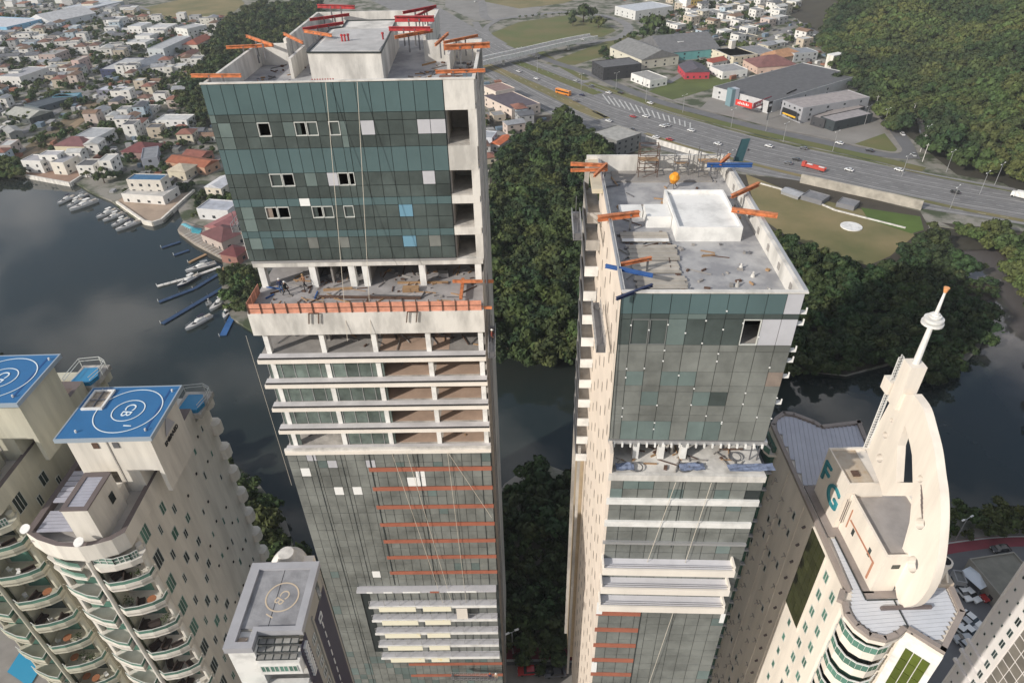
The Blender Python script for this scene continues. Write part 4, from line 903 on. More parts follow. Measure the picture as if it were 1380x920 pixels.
cx=sum(p[0] for p in rp)/nrp; cy=sum(p[1] for p in rp)/nrp
for i in range(nrp):
    a,b=rp[i],rp[(i+1)%nrp]; d=(Vector(b)-Vector(a)).normalized(); n_=Vector((-d.y,d.x)); 
    if n_.dot(Vector((cx,cy))-Vector(a))<0: n_=-n_
    kerb.beam((a[0]+n_.x*.25,a[1]+n_.y*.25,Zf(hf)),(b[0]+n_.x*.25,b[1]+n_.y*.25,Zf(hf)),.5,.5)
kerb.build('roof_kerb',mat('taupe kerb',(.34,.29,.26),.85,noise=.25),T.o)
T.part('roof_walkway',mat('taupe walkway',(.30,.26,.24),.85,noise=.3),[(31.5,33,43.5,50.2,hf-.02,hf+.1),(32.2,33.2,37.0,43.5,hf-.02,hf+.1),(32.2,36,36.4,37.2,hf-.02,hf+.1)])
T.part('roof_gutter',mull,[(32.05,32.15,36.3,43.4,hf-.1,hf+.0),(32.15,35,36.2,36.3,hf-.1,hf+.0),(34.6,34.7,32.8,36.2,hf-.1,hf)])
bx=T.part('sign_block',fgc,[(32.35,36.1,44.6,49.6,50.4,hf)])
T.part('block_roof',mat('rusty roof',(.40,.30,.20),.85,col2=(.50,.45,.38),scale=.45,soft=(.35,.6),detail=8),[(32.5,35.0,44.8,49.4,50.34,50.4)]); T.part('parapet',fgc,[(32.35,32.5,44.6,49.6,50.1,50.4),(32.5,36.1,44.6,44.8,50.1,50.4),(32.5,36.1,49.4,49.6,50.1,50.4)])
T.part('roof_hatch',rust,[(33.3,34.0,45.8,46.5,50.2,50.34)])
b2=T.part('lower_block',fgc,[(32.9,35.0,37.2,44.5,51.9,hf),(35.0,38.6,38.2,44.5,51.9,hf)]); T.part('parapet',fgc,[(32.9,33.15,37.2,44.5,51.4,51.9),(33.15,35.0,37.2,37.45,51.4,51.9),(38.3,38.6,38.2,44.5,51.4,51.9)],b2)
T.part('block_roof',mat('tile roof deck',(.36,.33,.31),.85,noise=.25,scale=.6),[(33.15,38.3,37.5,44.4,51.8,51.9)])
T.part('wall_window',winm,[(33.8,34.5,37.14,37.2,52.6,53.1),(32.86,32.9,39.1,39.5,53,54),(32.86,32.9,42.1,42.5,54,54.8)])
T.part('rust_stain_pipe',mat('rust pipe',(.45,.22,.14),.8),[(32.8,32.88,38.2,43.2,53.6,53.75),(32.8,32.88,38.2,38.4,53.75,56),(32.8,32.88,43.4,43.5,52.5,55)])
T.part('wall_rod',brown,[(32.5,32.55,43.9,44.0,51.8,55),(32.5,32.55,44.2,44.25,51.8,55)])
l=T.l(32.3,47.3,53.1); fgm=mat('teal letters',(.03,.22,.26),.6); text('sign_letter','F',3.9,fgm,T.o,(0,-1,0),(0,0,1),(l[0],l[1]+1.35,l[2]+.4),.15); text('sign_letter','G',3.9,fgm,T.o,(0,-1,0),(0,0,1),(l[0],l[1]-1.2,l[2]-.6),.15)
# pierced sail (flat plate standing in a vertical plane, 1.3 m thick)
XS=35.0*1.085
def pz(pts): return [(PX(a,b,XS).y,PX(a,b,XS).z) for a,b in pts]
arc_=[(v.x,v.y) for v in smoothpts([(1231,531),(1243.7,549.5),(1252,577.7),(1259,606),(1263.4,638.5),(1267,665),(1268,698),(1266,730),(1261.5,763),(1252,791),(1235,813),(1218,818)],4)]
outer=pz([(1205,531)]+arc_+[(1210,814),(1207,795),(1205,767),(1210,752),(1217,735),(1225.6,704),(1229,668),(1190,668),(1185,650),(1166,603)])
tri_=pz([(1219.5,572),(1226.7,600),(1229,613),(1230,650),(1207,650),(1210,600)])
def circ(cx_,cy_,rx,ry,n=14): return pz([(cx_+rx*math.cos(i*2*math.pi/n),cy_+ry*math.sin(i*2*math.pi/n)) for i in range(n)])
holes=[tri_,circ(1201.5,566,2.2,2.8),circ(1193,586,3.6,4.5),circ(1185.5,617,5,6),circ(1240,645,4,5.5),circ(1240,705,6.5,8.5),circ(1230,760,7.5,12)]
def plate(outer,holes,x0,x1):
    loops=[[Vector((0,p[0],p[1])) for p in q] for q in [outer]+holes]
    tri=tessellate_polygon([[Vector((p.y,p.z,0)) for p in q] for q in loops]); allp=[p for q in loops for p in q]; n=len(allp); mb=MB()
    vs=[(x0,p.y,p.z) for p in allp]+[(x1,p.y,p.z) for p in allp]; fs=[tuple(t) for t in tri]+[tuple(i+n for i in t[::-1]) for t in tri]; o=0
    for q in loops:
        m_=len(q); fs+=[(o+i,o+(i+1)%m_,n+o+(i+1)%m_,n+o+i) for i in range(m_)]; o+=m_
    return mb.add(vs,fs)
def tol(vs): ox,oy,_=T.o.location; return [(v[0]-ox,v[1]-oy,v[2]) for v in vs]
sp_=thing('roof_sculpture','white pierced sail sculpture with round holes crowning the cream FG tower','sculpture',(XS+.6,T.o.location.y-6,0))
def loc_(mb,o=sp_): mb.v=[(v[0]-o.location.x,v[1]-o.location.y,v[2]-o.location.z) for v in mb.v]; return mb
sp_.location.z=Zf(hf)
loc_(plate(outer,holes,XS,XS+.8)).build('sail_plate',fgc,sp_)
# mast block, antenna
c_=PX(1216,533,XS+.4); zt=PX(1230,484,XS+.4).z
mbk=MB().prism([(XS-.35,c_.y-.75),(XS+1.15,c_.y-.75),(XS+1.15,c_.y+.75),(XS-.35,c_.y+.75)],c_.z-1.2,zt,0); loc_(mbk).build('mast_block',fgc,sp_)
def ptx(x,y,X=XS+1.1): return PX(x,y,X)
a=Vector((XS+.4,c_.y,zt))
def zat(y):
    lo,hi=zt,zt+40
    for _ in range(40):
        m_=(lo+hi)/2
        if proj((a.x,a.y,m_))[1]>y: lo=m_
        else: hi=m_
    return lo
b=Vector((a.x,a.y,zat(392))); zd=zat(432); print('mast px',proj(a),proj((a.x,a.y,zd)),proj(b))
an=MB().cyl(a,(a.x,a.y,zd),.32,.22,10); loc_(an).build('antenna_lower',white,sp_); an=MB().cyl((a.x,a.y,zd),b,.2,.1,10); loc_(an).build('antenna_upper',white,sp_)
dd=MB(); dd.cyl((a.x,a.y,zd-.35),(a.x,a.y,zd-.1),.95,n=18).cyl((a.x,a.y,zd+.05),(a.x,a.y,zd+.3),.85,n=18).cyl((a.x,a.y,zd+.45),(a.x,a.y,zd+.6),.55,n=18).cyl((a.x,a.y,zd-.4),(a.x,a.y,zd+.8),.35,n=12); loc_(dd).build('antenna_disc',white,sp_)
dd=MB().cyl((a.x,a.y,b.z-.15),(a.x,a.y,b.z+.35),.14,.26,8); loc_(dd).build('beacon',mat('beacon orange',(.75,.35,.15),.6),sp_)
# ladder
la=PX(1220,482,XS); lb=PX(1171,604,XS); ld=MB()
for dx in (-.05,-.55): ld.beam((XS+dx,la.y+.1,la.z),(XS+dx,lb.y+.1,lb.z),.08)
n_=34
for i in range(n_+1):
    t=i/n_; y=la.y+(lb.y-la.y)*t+.1; z=la.z+(lb.z-la.z)*t; ld.beam((XS-.05,y,z),(XS-.55,y,z),.05); ld.beam((XS-.05,y,z),(XS-.05,y+.45,z),.04)
ld.beam((XS-.05,la.y+.55,la.z),(XS-.05,lb.y+.55,lb.z),.06); loc_(ld).build('ladder',white,sp_)
q=PX(1203,517,XS); loc_(MB().box(XS-.6,XS+.2,q.y-.5,q.y+.8,q.z-1,q.z+.5)).build('side_box',fgc,sp_)
for i in range(5): 
    q=PX(1243,665+i*6.5,XS); loc_(MB().beam((XS-.02,q.y+.6,q.z+.6),(XS-.1,q.y-.4,q.z-.3),.07)).build('cleat',brown,sp_)
# thin brown block at the foot of the sail
T.part('sail_footing',brown,[(33.0,37.6,35.2,35.45,hf-.35,hf)])
# tank
t=thing('water_tank','cream cylindrical vent tank on the right roof corner of the FG tower','tank',tuple(T.w(39.6,38.3,hf)))
MB().cyl((0,0,0),(0,0,2.6),.55,n=14).cyl((0,0,2.6),(0,0,3.0),.7,n=14).build('drum',fgc,t); MB().cyl((0,0,3.0),(0,0,3.03),.5,n=14).build('opening',dark,t); MB().box(-1.2,1.2,-1,1,0,.6).build('base',mat('tank base',(.5,.42,.33),.8),t); MB().cyl((.6,-.8,.6),(.3,-.4,1.8),.12,n=8).cyl((-.3,-.9,.6),(-.2,-.5,1.6),.12,n=8).build('pipe',fgc,t)
# left wall features
dgl=mat('dark green curtain glass',(.05,.055,.022),.15,noise=.4,scale=.3,isl=.2)
for i in range(4):
    for j in range(10): T.piece('curtain_pane',dgl,30.88,30.94,42.0+i*.88,42.83+i*.88,57.6+j*1.3,58.85+j*1.3)
T.part('curtain_frame',fgc,[(30.85,30.95,41.85,41.98,57.4,70.8),(30.85,30.95,45.6,45.72,57.4,70.8)])
T.part('corner_rib',fgc,[(30.86,30.98,45.8,46.0,57.4,kf)])
for f in range(22):
    for v,k2 in ((38.9,'g'),(40.8,'g')):
        l=T.l(30.95,v,60+f*2.96+(0 if v<40 else -.6)); window(T.o,(l[0]-.02,l[1],l[2]),R_(-90),.95,1.5,2,k2 if rnd.random()<.7 else 'd')
    if f>3: l=T.l(30.95,43.6,60+f*2.96); window(T.o,(l[0]-.02,l[1],l[2]),R_(-90),.7,1.3,1,'g')
    l=T.l(30.98,46.8,59+f*2.96); MB().beam((-.0,0,0),(-.35,0,-.3),.22).build('wall_lamp',brown,T.o,l)
    for v in (49.4,51.7,54.2,56.6):
        l=T.l(30.98,v,60.2+f*2.96+((v*3)%2)); k2=rnd.random()
        if k2<.4: window(T.o,(l[0]-.02,l[1],l[2]),R_(-90),.6,1.3,1,'d')
        MB().box(-.14,0,-.35,.35,.0,.12).beam((0,0,0),(-.45,0,-.35),.1).build('wall_vent',mat('vent taupe',(.42,.38,.34),.8),T.o,(l[0],l[1]+rnd.choice((-.9,.9)),l[2]))
T.part('wall_rib',fgc,[(30.9,30.98,v,v+.12,57.2,kf) for v in (48.2,53.0)])
# rear-left round green balconies
for f in range(19):
    h=58.2+f*2.96; q=[(31,56.6),(30.1,56.7),(29.75,57.4),(29.7,58.5),(30.0,59.7),(30.6,60.8),(31.6,61.4),(32,60)]; pp=pl(q)
    MB().prism(pp,Zf(h+.35),Zf(h)).build('balcony_slab',lpan if f else fgc,T.o); g=MB(); r=MB()
    for a,b in zip(pp[1:-1],pp[2:-1]): g.beam((*a,Zf(h)+.5),(*b,Zf(h)+.5),.05,.95); r.beam((*a,Zf(h)+1.05),(*b,Zf(h)+1.05),.12)
    g.build('balustrade_glass',wing,T.o); r.build('handrail',frame,T.o)
T.part('balcony_back_wall',wing,[(30.6,31.0,57,60,57.5,kf)])
# front curved balconies
cc=[(31.0,37.0),(30.3,36.0),(30.2,34.9),(30.55,33.8),(31.3,33.1),(32.3,32.75),(33.3,33.0),(34.0,33.5)]; pc=pl(cc)
for f in range(18):
    h=59.6+f*2.96; q=[(p[0]-.0,p[1]-.0) for p in pc]
    MB().prism(q+pl([(34.5,35.5),(32,37)]),Zf(h+1.1),Zf(h)).build('balcony_slab',fgc,T.o)
    g=MB(); r=MB(); b2_=MB()
    for a,b in zip(q,q[1:]):
        g.beam((*a,Zf(h)+.55),(*b,Zf(h)+.55),.06,1.0); r.beam((*a,Zf(h)+1.1),(*b,Zf(h)+1.1),.13)
        for t in (.0,.5): r.beam((a[0]+(b[0]-a[0])*t,a[1]+(b[1]-a[1])*t,Zf(h)),(a[0]+(b[0]-a[0])*t,a[1]+(b[1]-a[1])*t,Zf(h)+1.1),.06)
    g.build('balustrade_glass',wing,T.o); r.build('handrail',white,T.o)
    qi=[(p[0]*.93+pc[0][0]*.07+.5,p[1]+.7) for p in pc]
    for a,b in zip(qi,qi[1:]): b2_.add([(*a,Zf(h)),(*b,Zf(h)),(*b,Zf(h-1.9)),(*a,Zf(h-1.9))],[(0,1,2,3)])
    b2_.build('balcony_glazing',winm if f%2 else wing,T.o)
MB().prism(pc+pl([(34.5,35.5),(32,37)]),Zf(57.7),Zf(hf+.7)).build('front_fascia',fgc,T.o)
# white front block with olive glass
wb=[(34.37,33.2),(36.57,31.0),(36.9,31.3),(34.9,33.6)]; MB().prism(pl([(34.3,33.3),(36.6,30.95),(40.2,34.6),(40.3,36),(35.4,33.6)]),0,Zf(hf+.68)).build('front_block',white,T.o)
og=mat('olive glass',(.10,.13,.02),.12,noise=.35,scale=.3,isl=.15); a=Vector((*pl([(34.5,33.05)])[0],0)); b=Vector((*pl([(36.45,31.05)])[0],0)); d=(b-a).normalized(); n_=Vector((-d.y,d.x,0)); 
if n_.y>0: n_=-n_
wd=(b-a).length
for i in range(3):
    for j in range(12):
        c=a+d*(.35+i*(wd-.7)/3+(wd-.7)/6)+n_*.05; z=Zf(58.6)-.8-j*1.7
        MB().box(-(wd-.7)/6+.04,(wd-.7)/6-.04,-.04,.04,-.8,.8).build('curtain_pane',og,T.o,(c.x,c.y,z),math.atan2(d.y,d.x))
# ================================================================== BOTTOM RIGHT WHITE BUILDING
V_=Fr('apartment_tower','white residential tower cut by the lower right corner with a gridded glass side','apartment tower',80,50,0,0,1)
kt=H; rw=mat('white pinkish wall',(.74,.70,.67),.8,noise=.1,scale=.3)
V_.part('wall',rw,[(75.5,90,38,61.5,72,kt)])
V_.part('wall_rib',rw,[(75.38,75.5,61.2,61.5,72,kt),(75.38,75.5,56.0,56.3,72,kt)])
for f in range(18):
    for v,sz in ((60.2,.45),(58.7,.4)):
        l=V_.l(75.5,v,77+f*3+(0 if v>59 else 1.2)); window(V_.o,(l[0]-.02,l[1],l[2]),R_(-90),sz,.7,1,'d')
    l=V_.l(75.5,57.1,77+f*3+.6); window(V_.o,(l[0]-.02,l[1],l[2]),R_(-90),.95,1.7,2,'d')
gg=mat('grid glass',(.22,.20,.17),.3,noise=.35,scale=.4,isl=.25)
for f in range(20):
    for i in range(6):
        if f<17: V_.piece('curtain_pane',gg,75.44,75.49,54.1-i*1.8,55.75-i*1.8,75+f*2.2,76.95+f*2.2)
for i,h in enumerate((108,111,114)): V_.piece('cornice_ledge',rw,75.0,75.5,57.5,61.9,h,h+.6)
# ================================================================== LAND AND WATER
lag=[(-500,225),(0,236),(60,243),(106,250),(125,262),(150,272),(185,298),(205,304),(222,300),(240,282),(247,300),(240,312),(262,328),(300,350),(303,372),(298,400),(312,430),(340,448),(420,470),(660,478),(790,480),(1040,500),(1080,500),(1140,507),(1200,492),(1240,512),(1290,500),(1320,470),(1328,446),(1316,424),(1292,412),(1268,389),(1266,378),(1286,362),(1270,346),(1250,321),(1258,306),(1300,313),(1332,327),(1354,348),(1358,369),(1376,391),(1402,429),(1405,453),(1400,492),(1420,530),(1480,580),(1700,720),(1500,700),(1380,694),(1270,692),(1050,668),(800,655),(765,640),(735,628),(700,640),(680,655),(640,720),(560,800),(440,790),(400,748),(385,700),(350,655),(320,630),(300,610),(240,590),(140,545),(60,505),(0,488),(-500,480)]
lw=G(lag,-1)
bigr=[(-6000,-1500),(6000,-1500),(6000,9000),(-6000,9000)]
w=[Vector((p[0],p[1],0)) for p in bigr]; hloop=[Vector((p.x,p.y,0)) for p in lw]
tri=tessellate_polygon([w,hloop]); allp=w+hloop; mb=MB(); fs=[]
for t in tri:
    a,b,c=[allp[i] for i in t]; fs.append(tuple(t) if (b-a).cross(c-a).z>0 else tuple(t[::-1]))
mb.add([(p.x,p.y,0) for p in allp],fs); n=len(hloop)
mb.add([(p.x,p.y,0) for p in hloop]+[(p.x,p.y,-2) for p in hloop],[(i,(i+1)%n,n+(i+1)%n,n+i) for i in range(n)])
g=mb.build('ground',town); g['kind']='structure'
wm=mat('lagoon water',(.014,.024,.025),.05,col2=(.026,.029,.024),scale=.012,spec=.5,bump=0)
t_=wm.node_tree; bn=t_.nodes.new('ShaderNodeBump'); n2=t_.nodes.new('ShaderNodeTexNoise'); gp_=t_.nodes.new('ShaderNodeNewGeometry'); n2.inputs['Scale'].default_value=.35; n2.inputs['Detail'].default_value=3; bn.inputs['Strength'].default_value=.045; bn.inputs['Distance'].default_value=.2
t_.links.new(gp_.outputs['Position'],n2.inputs['Vector']); t_.links.new(n2.outputs[0],bn.inputs['Height']); t_.links.new(bn.outputs[0],t_.nodes['Principled BSDF'].inputs['Normal'])
tt=wm.node_tree; gg_=tt.nodes.new('ShaderNodeNewGeometry'); sx=tt.nodes.new('ShaderNodeSeparateXYZ'); nn=tt.nodes.new('ShaderNodeTexNoise'); nn.inputs['Scale'].default_value=.02; nn.inputs['Detail'].default_value=5
ml=tt.nodes.new('ShaderNodeMath'); ml.operation='MULTIPLY_ADD'; ml.inputs[1].default_value=60; mr_=tt.nodes.new('ShaderNodeMapRange'); mr_.inputs[1].default_value=P(1255,400).x+20; mr_.inputs[2].default_value=P(1330,430).x+40
mxw=tt.nodes.new('ShaderNodeMixRGB'); mxw.inputs[2].default_value=(.11,.10,.097,1); old=tt.nodes['Principled BSDF'].inputs['Base Color'].links[0].from_socket
k_=tt.links.new; k_(gg_.outputs['Position'],sx.inputs[0]); k_(gg_.outputs['Position'],nn.inputs['Vector']); k_(nn.outputs[0],ml.inputs[0]); k_(sx.outputs[0],ml.inputs[2]); k_(ml.outputs[0],mr_.inputs[0]); k_(mr_.outputs[0],mxw.inputs[0]); k_(old,mxw.inputs[1]); k_(mxw.outputs[0],tt.nodes['Principled BSDF'].inputs['Base Color'])
wt=MB().quad((-900,20,-1),(900,20,-1),(900,700,-1),(-900,700,-1)).build('water',wm); wt['kind']='structure'
# ---- fields and soils
def fld(name,pts,m,z=.05): return sheet(name,G(pts),m,z)
fld('park_ground',[(660,160),(815,150),(830,200),(1000,235),(1078,243),(1240,285),(1252,306),(1248,320),(1268,345),(1284,360),(1264,386),(1290,412),(1312,424),(1318,446),(1284,494),(1240,508),(1200,488),(1140,505),(1040,498),(790,478),(660,476)],mud,.03)
fld('dry_field',[(1005,235),(1075,262),(1160,282),(1225,298),(1232,318),(1200,345),(1170,358),(1120,345),(1060,318),(1020,290)],drygr,.08)
fld('grass_strip',[(1160,280),(1240,292),(1245,310),(1228,315),(1170,296)],mat('bright grass',(.085,.14,.02),.95,noise=.4,scale=.05),.12)
fld('left_forest_ground',[(310,20),(345,18),(420,90),(330,140),(260,150),(240,100)],mud,.05)
fld('hill_ground',[(1095,-30),(1110,60),(1135,90),(1180,150),(1245,200),(1290,236),(1380,252),(1700,300),(1700,-30)],mat('forest floor',(.05,.045,.03),.95,noise=.4,scale=.05),.05)
fld('bank_ground',[(1268,300),(1380,312),(1700,340),(1700,640),(1480,575),(1418,530),(1398,492),(1404,452),(1400,428),(1374,390),(1356,368),(1352,347),(1330,326),(1298,312)],mud,.05)
fld('green_lot',[(870,125),(940,95),(985,103),(985,112),(925,130),(905,135)],mat('lot grass',(.11,.14,.035),.95,noise=.4,scale=.04),.06)
fld('brown_lot',[(1072,26),(1140,8),(1165,18),(1130,38),(1100,36)],soil,.06)
fld('far_field',[(175,15),(310,-15),(330,5),(300,28),(215,30)],drygr,.06)
fld('cleared_lot',[(60,180),(130,128),(165,135),(120,160),(60,205),(10,215)],soil,.06)
fld('loop_grass',[(655,48),(700,30),(770,20),(825,38),(830,42),(812,50),(740,58),(690,66)],grass,.10)
fld('ramp_grass',[(735,86),(800,62),(850,45),(875,55),(850,68),(800,80),(775,88)],grass,.07)
fld('upper_yard',[(600,-10),(700,8),(730,10),(720,22),(640,28),(600,10)],mat('concrete yard',(.26,.25,.235),.9,noise=.3,scale=.04),.07)
fld('upper_grass',[(640,0),(720,-14),(800,-10),(760,5),(700,12)],drygr,.09)
fld('car_park',[(940,150),(1000,160),(1060,180),(1110,190),(1180,205),(1215,205),(1175,150),(1100,120),(1000,130),(960,130)],mat('forecourt paving',(.25,.235,.215),.9,noise=.25,scale=.05),.08)
fld('triangle_grass',[(1150,195),(1192,180),(1212,205),(1190,207)],grass,.14)
fld('islet_ground',[(1290,382),(1312,376),(1338,382),(1346,398),(1325,405),(1300,398)],mud,-.3)
# ---- roads
main_u=[(470,-30),(560,-8),(640,38),(690,72),(760,95),(820,122),(900,150),(990,178),(1080,200),(1180,220),(1280,239),(1380,256),(1560,288),(1900,340)]
main_l=[(1900,420),(1560,338),(1380,303),(1240,281),(1090,246),(1000,232),(930,212),(830,188),(760,165),(700,130),(640,92),(590,55),(520,10),(430,-30)]
sheet('highway',G(main_u+main_l),asph2,.10)
def band(name,pts,wd,m,z,closed=False): return strip(name,smoothpts(G(pts)),wd,m,z)
band('median_strip',[(695,84),(730,97),(770,113),(806,127)],9,grass,.22)
band('median_strip',[(800,150),(820,160)],3,drygr,.22)
band('verge_strip',[(655,88),(690,103),(740,125),(790,150),(812,160)],9,drygr,.22)
band('verge_strip',[(870,180),(920,197),(985,214),(1040,228),(1091,240),(1150,252),(1230,268),(1300,283),(1380,298),(1500,320)],3.4,drygr,.22)
band('verge_strip',[(790,112),(843,129),(900,147),(960,163),(1020,178),(1090,194),(1150,207),(1215,222),(1245,229)],7.5,grass,.16)
band('verge_strip',[(812,118),(850,133),(900,152),(960,168),(1020,184),(1090,200),(1160,215),(1230,232),(1300,246),(1380,262)],1.6,grass,.22)
band('verge_strip',[(700,50),(745,82),(790,108)],6,grass,.16)
band('frontage_road',[(700,66),(752,86),(793,99),(843,120),(890,138),(940,151),(1000,167),(1060,181),(1120,194),(1180,207),(1225,212)],8,asph,.18)
band('side_road',[(1228,214),(1216,190),(1196,165),(1170,135),(1140,95),(1115,62),(1095,40),(1060,30),(1010,40),(960,52)],9,asph,.20)
band('sidewalk',[(843,113),(890,131),(940,146),(1000,161),(1060,176),(1110,186),(1160,198),(1200,206),(1212,203),(1206,192),(1185,162),(1168,140)],2.6,pave,.30)
band('cloverleaf_road',[(560,-20),(640,-5),(655,25),(690,24),(760,17),(815,22),(842,32),(846,42),(830,52),(800,57),(775,60)],9,asph2,.24)
band('access_road',[(640,30),(655,50),(690,67),(720,84)],7,asph2,.20)
band('access_road',[(680,60),(660,48),(655,38),(670,28)],6,asph2,.26)
band('street',[(-60,225),(0,197),(60,160),(117,127),(135,110),(160,90)],7,asph2,.15)
band('street',[(-60,135),(0,130),(60,123),(118,124),(165,120)],5,asph2,.17)
band('street',[(60,5),(110,35),(135,55),(160,60)],5,asph2,.17)
band('street',[(640,170),(680,182),(700,190),(735,190)],6,asph2,.17)
band('dirt_track',[(15,222),(70,190),(110,162),(150,140)],6,mat('dirt track',(.33,.24,.15),.95,noise=.3,scale=.1),.16)
band('street',[(860,30),(930,50),(1000,65),(1060,40),(1085,20)],6,asph2,.13)
band('street',[(900,112),(930,95),(960,80),(1000,62)],5,asph2,.15)
band('waterfront_wall',[(232,262),(255,243),(285,222),(320,200)],3,concd,.6)
for i,(a,b,wd) in enumerate((((655,152),(760,205),3),((150,0),(200,14),5))): strip('lane',[P(*a),P(*b)],wd,asph2,.14)
# lane paint
def dashes(name,pts,n,z,ln=3.2,wd=.22,gap=9):
    q=smoothpts(G(pts),12); mb=MB(); acc=0
    for a,b in zip(q,q[1:]):
        d=b-a; L0=d.length; d.normalize() if L0 else None; t=(-acc)%gap if acc else 0
        s=t
        while s<L0:
            p=a+d*s; r=Vector((-d.y,d.x,0))*wd/2; e=p+d*ln; mb.add([(p+r),(p-r),(e-r),(e+r)],[(0,1,2,3)]); s+=gap
        acc+=L0
    mb.v=[(v[0],v[1],z) for v in mb.v]; o=mb.build(name,mark); o['kind']='structure'
up_=[(a,b) for a,b in main_u[2:-1]]
def between(f): 
    out=[]
    xs=[640+i*80 for i in range(12)]
    def yat(L,x):
        for (x0,y0),(x1,y1) in zip(L,L[1:]):
            if min(x0,x1)<=x<=max(x0,x1): return y0+(y1-y0)*(x-x0)/(x1-x0)
        return L[-1][1]
    for x in xs: a=yat(main_u,x); b=yat(main_l[::-1],x); out.append((x,a+(b-a)*f))
    return out
for f in (.13,.25,.46,.58,.88): dashes('lane_marking',between(f),0,.25)
for f in (.03,.36,.70,.97): strip('edge_line',smoothpts(G(between(f))),.25,mark,.245)
for f in (.07,.10,.16,.20,.28,.33,.40,.44,.49,.53,.56,.61,.66,.75,.80,.91): strip('tyre_wear',smoothpts(G(between(f))),.7,mat('dark asphalt wear',(.15,.148,.15),.85,noise=.3,scale=.3),.125)
hz=MB()
for i in range(17):
    t=i/16; a=P(815+t*115,128+t*37); b=P(808+t*104,137+t*36+2); d=(b-a); 
    s=P(812+t*118,128+t*38); e=P(822+t*108,141+t*32.5); r=Vector((.45,.25,0)); hz.add([s-r,s+r,e+r,e-r],[(0,1,2,3)])
hz.v=[(v[0],v[1],.27) for v in hz.v]; hz.build('chevron_marking',mark)['kind']='structure'
# near streets between the towers and at the lower right
band('promenade_road',[(560,905),(640,893),(760,893),(860,900),(960,912)],7,asph,.12); band('bike_lane',[(560,893),(640,882),(700,880),(760,881),(860,890),(960,902)],3.4,mat('red bike lane',(.26,.055,.07),.85,noise=.2,scale=.3),.16)
band('edge_line',[(560,903),(640,892),(700,890),(760,891),(860,899)],.5,mark,.2)
band('sidewalk',[(560,930),(700,915),(860,930)],6,pave,.2)
band('bike_lane',[(1180,775),(1240,748),(1300,735),(1380,729),(1500,735)],3.2,mat('red bike lane',(.26,.055,.07),.85),.16)
band('promenade_road',[(1180,805),(1240,775),(1300,758),(1380,750),(1500,758)],9,asph,.12); band('edge_line',[(1180,768),(1240,741),(1300,729),(1380,723),(1500,729)],.4,mark,.2)
band('sidewalk',[(1180,760),(1240,734),(1300,721),(1380,714),(1500,720)],3,pave,.14)
sheet('parking_yard',G([(1240,800),(1300,775),(1400,790),(1330,930),(1200,930)]),asph,.13)
sheet('near_ground',[(-400,-300),(400,-300),(400,60),(150,75),(-60,80),(-400,75)],pave,.02)
# sea walls
def wall(name,label,pts,hh,wd,m,cat='wall'):
    q=G(pts); c=sum(q,Vector())/len(q); t=MB()
    for a,b in zip(q,q[1:]): t.beam(Vector((a.x-c.x,a.y-c.y,hh/2-.6)),Vector((b.x-c.x,b.y-c.y,hh/2-.6)),wd,hh+1.2)
    return tag(t.build(name,m,None,(c.x,c.y,0)),label,cat)
wall('sea_wall','pale sea wall around the white waterfront villa terrace',[(27,228),(36,238),(95,249),(115,236),(128,222)],1.2,1,concw)
wall('sea_wall','cream sea wall in front of the blue roofed waterfront house',[(158,274),(195,300),(206,302),(218,298),(262,258)],1.2,1,cream)
wall('retaining_wall','long pale block retaining wall below the highway',[(1078,246),(1140,260),(1200,273),(1241,283)],4.5,1,mat('block wall',(.48,.44,.37),.9,noise=.45,scale=.25))
wall('retaining_wall','grey retaining wall along the service road near the round roofed building',[(870,190),(920,205),(965,218)],3,.8,concw)
wall('field_wall','thin pale wall crossing the dry field',[(1025,248),(1075,262),(1125,284),(1220,308)],.6,.8,concw)
# ================================================================== VEGETATION
def leafmesh(name,m,seed,n=760,rx=1.0,rz=.8,s=.125,lobes=9):
    r=np.random.RandomState(seed); L_=[(r.normal(0,.42)*rx,r.normal(0,.42)*rx,abs(r.normal(.25,.33))*rz) for _ in range(lobes)]
    V=[];Fc=[]
    for i in range(n):
        c=L_[r.randint(lobes)]; d=r.normal(size=3); d/=np.linalg.norm(d); d[2]=abs(d[2])*.9-.15; R0=r.uniform(.28,.46)*rx
        p=np.array(c)+d*R0; a=r.normal(size=3); a-=a.dot(d)*d*.6; a/=np.linalg.norm(a); b=np.cross(d,a); b/=np.linalg.norm(b)+1e-6; q=s*r.uniform(.6,1.4)
        o=len(V); V+=[tuple(p+a*q),tuple(p+b*q*.7),tuple(p-a*q),tuple(p-b*q*.7)]; Fc.append((o,o+1,o+2,o+3))
    for c in L_[:6]:   # inner masses so that crowns are not see-through
        o=len(V); R0=.3*rx
        for k in range(8):
            t=k*math.pi/4; V.append((c[0]+R0*math.cos(t),c[1]+R0*math.sin(t),c[2]+.0))
        V+= [(c[0],c[1],c[2]+R0*.9),(c[0],c[1],c[2]-R0)]
        for k in range(8): Fc+=[(o+k,o+(k+1)%8,o+8),(o+(k+1)%8,o+k,o+9)]
    me=bpy.data.meshes.new(name); me.from_pydata(V,[],Fc); me.materials.append(m); me.update(); return me
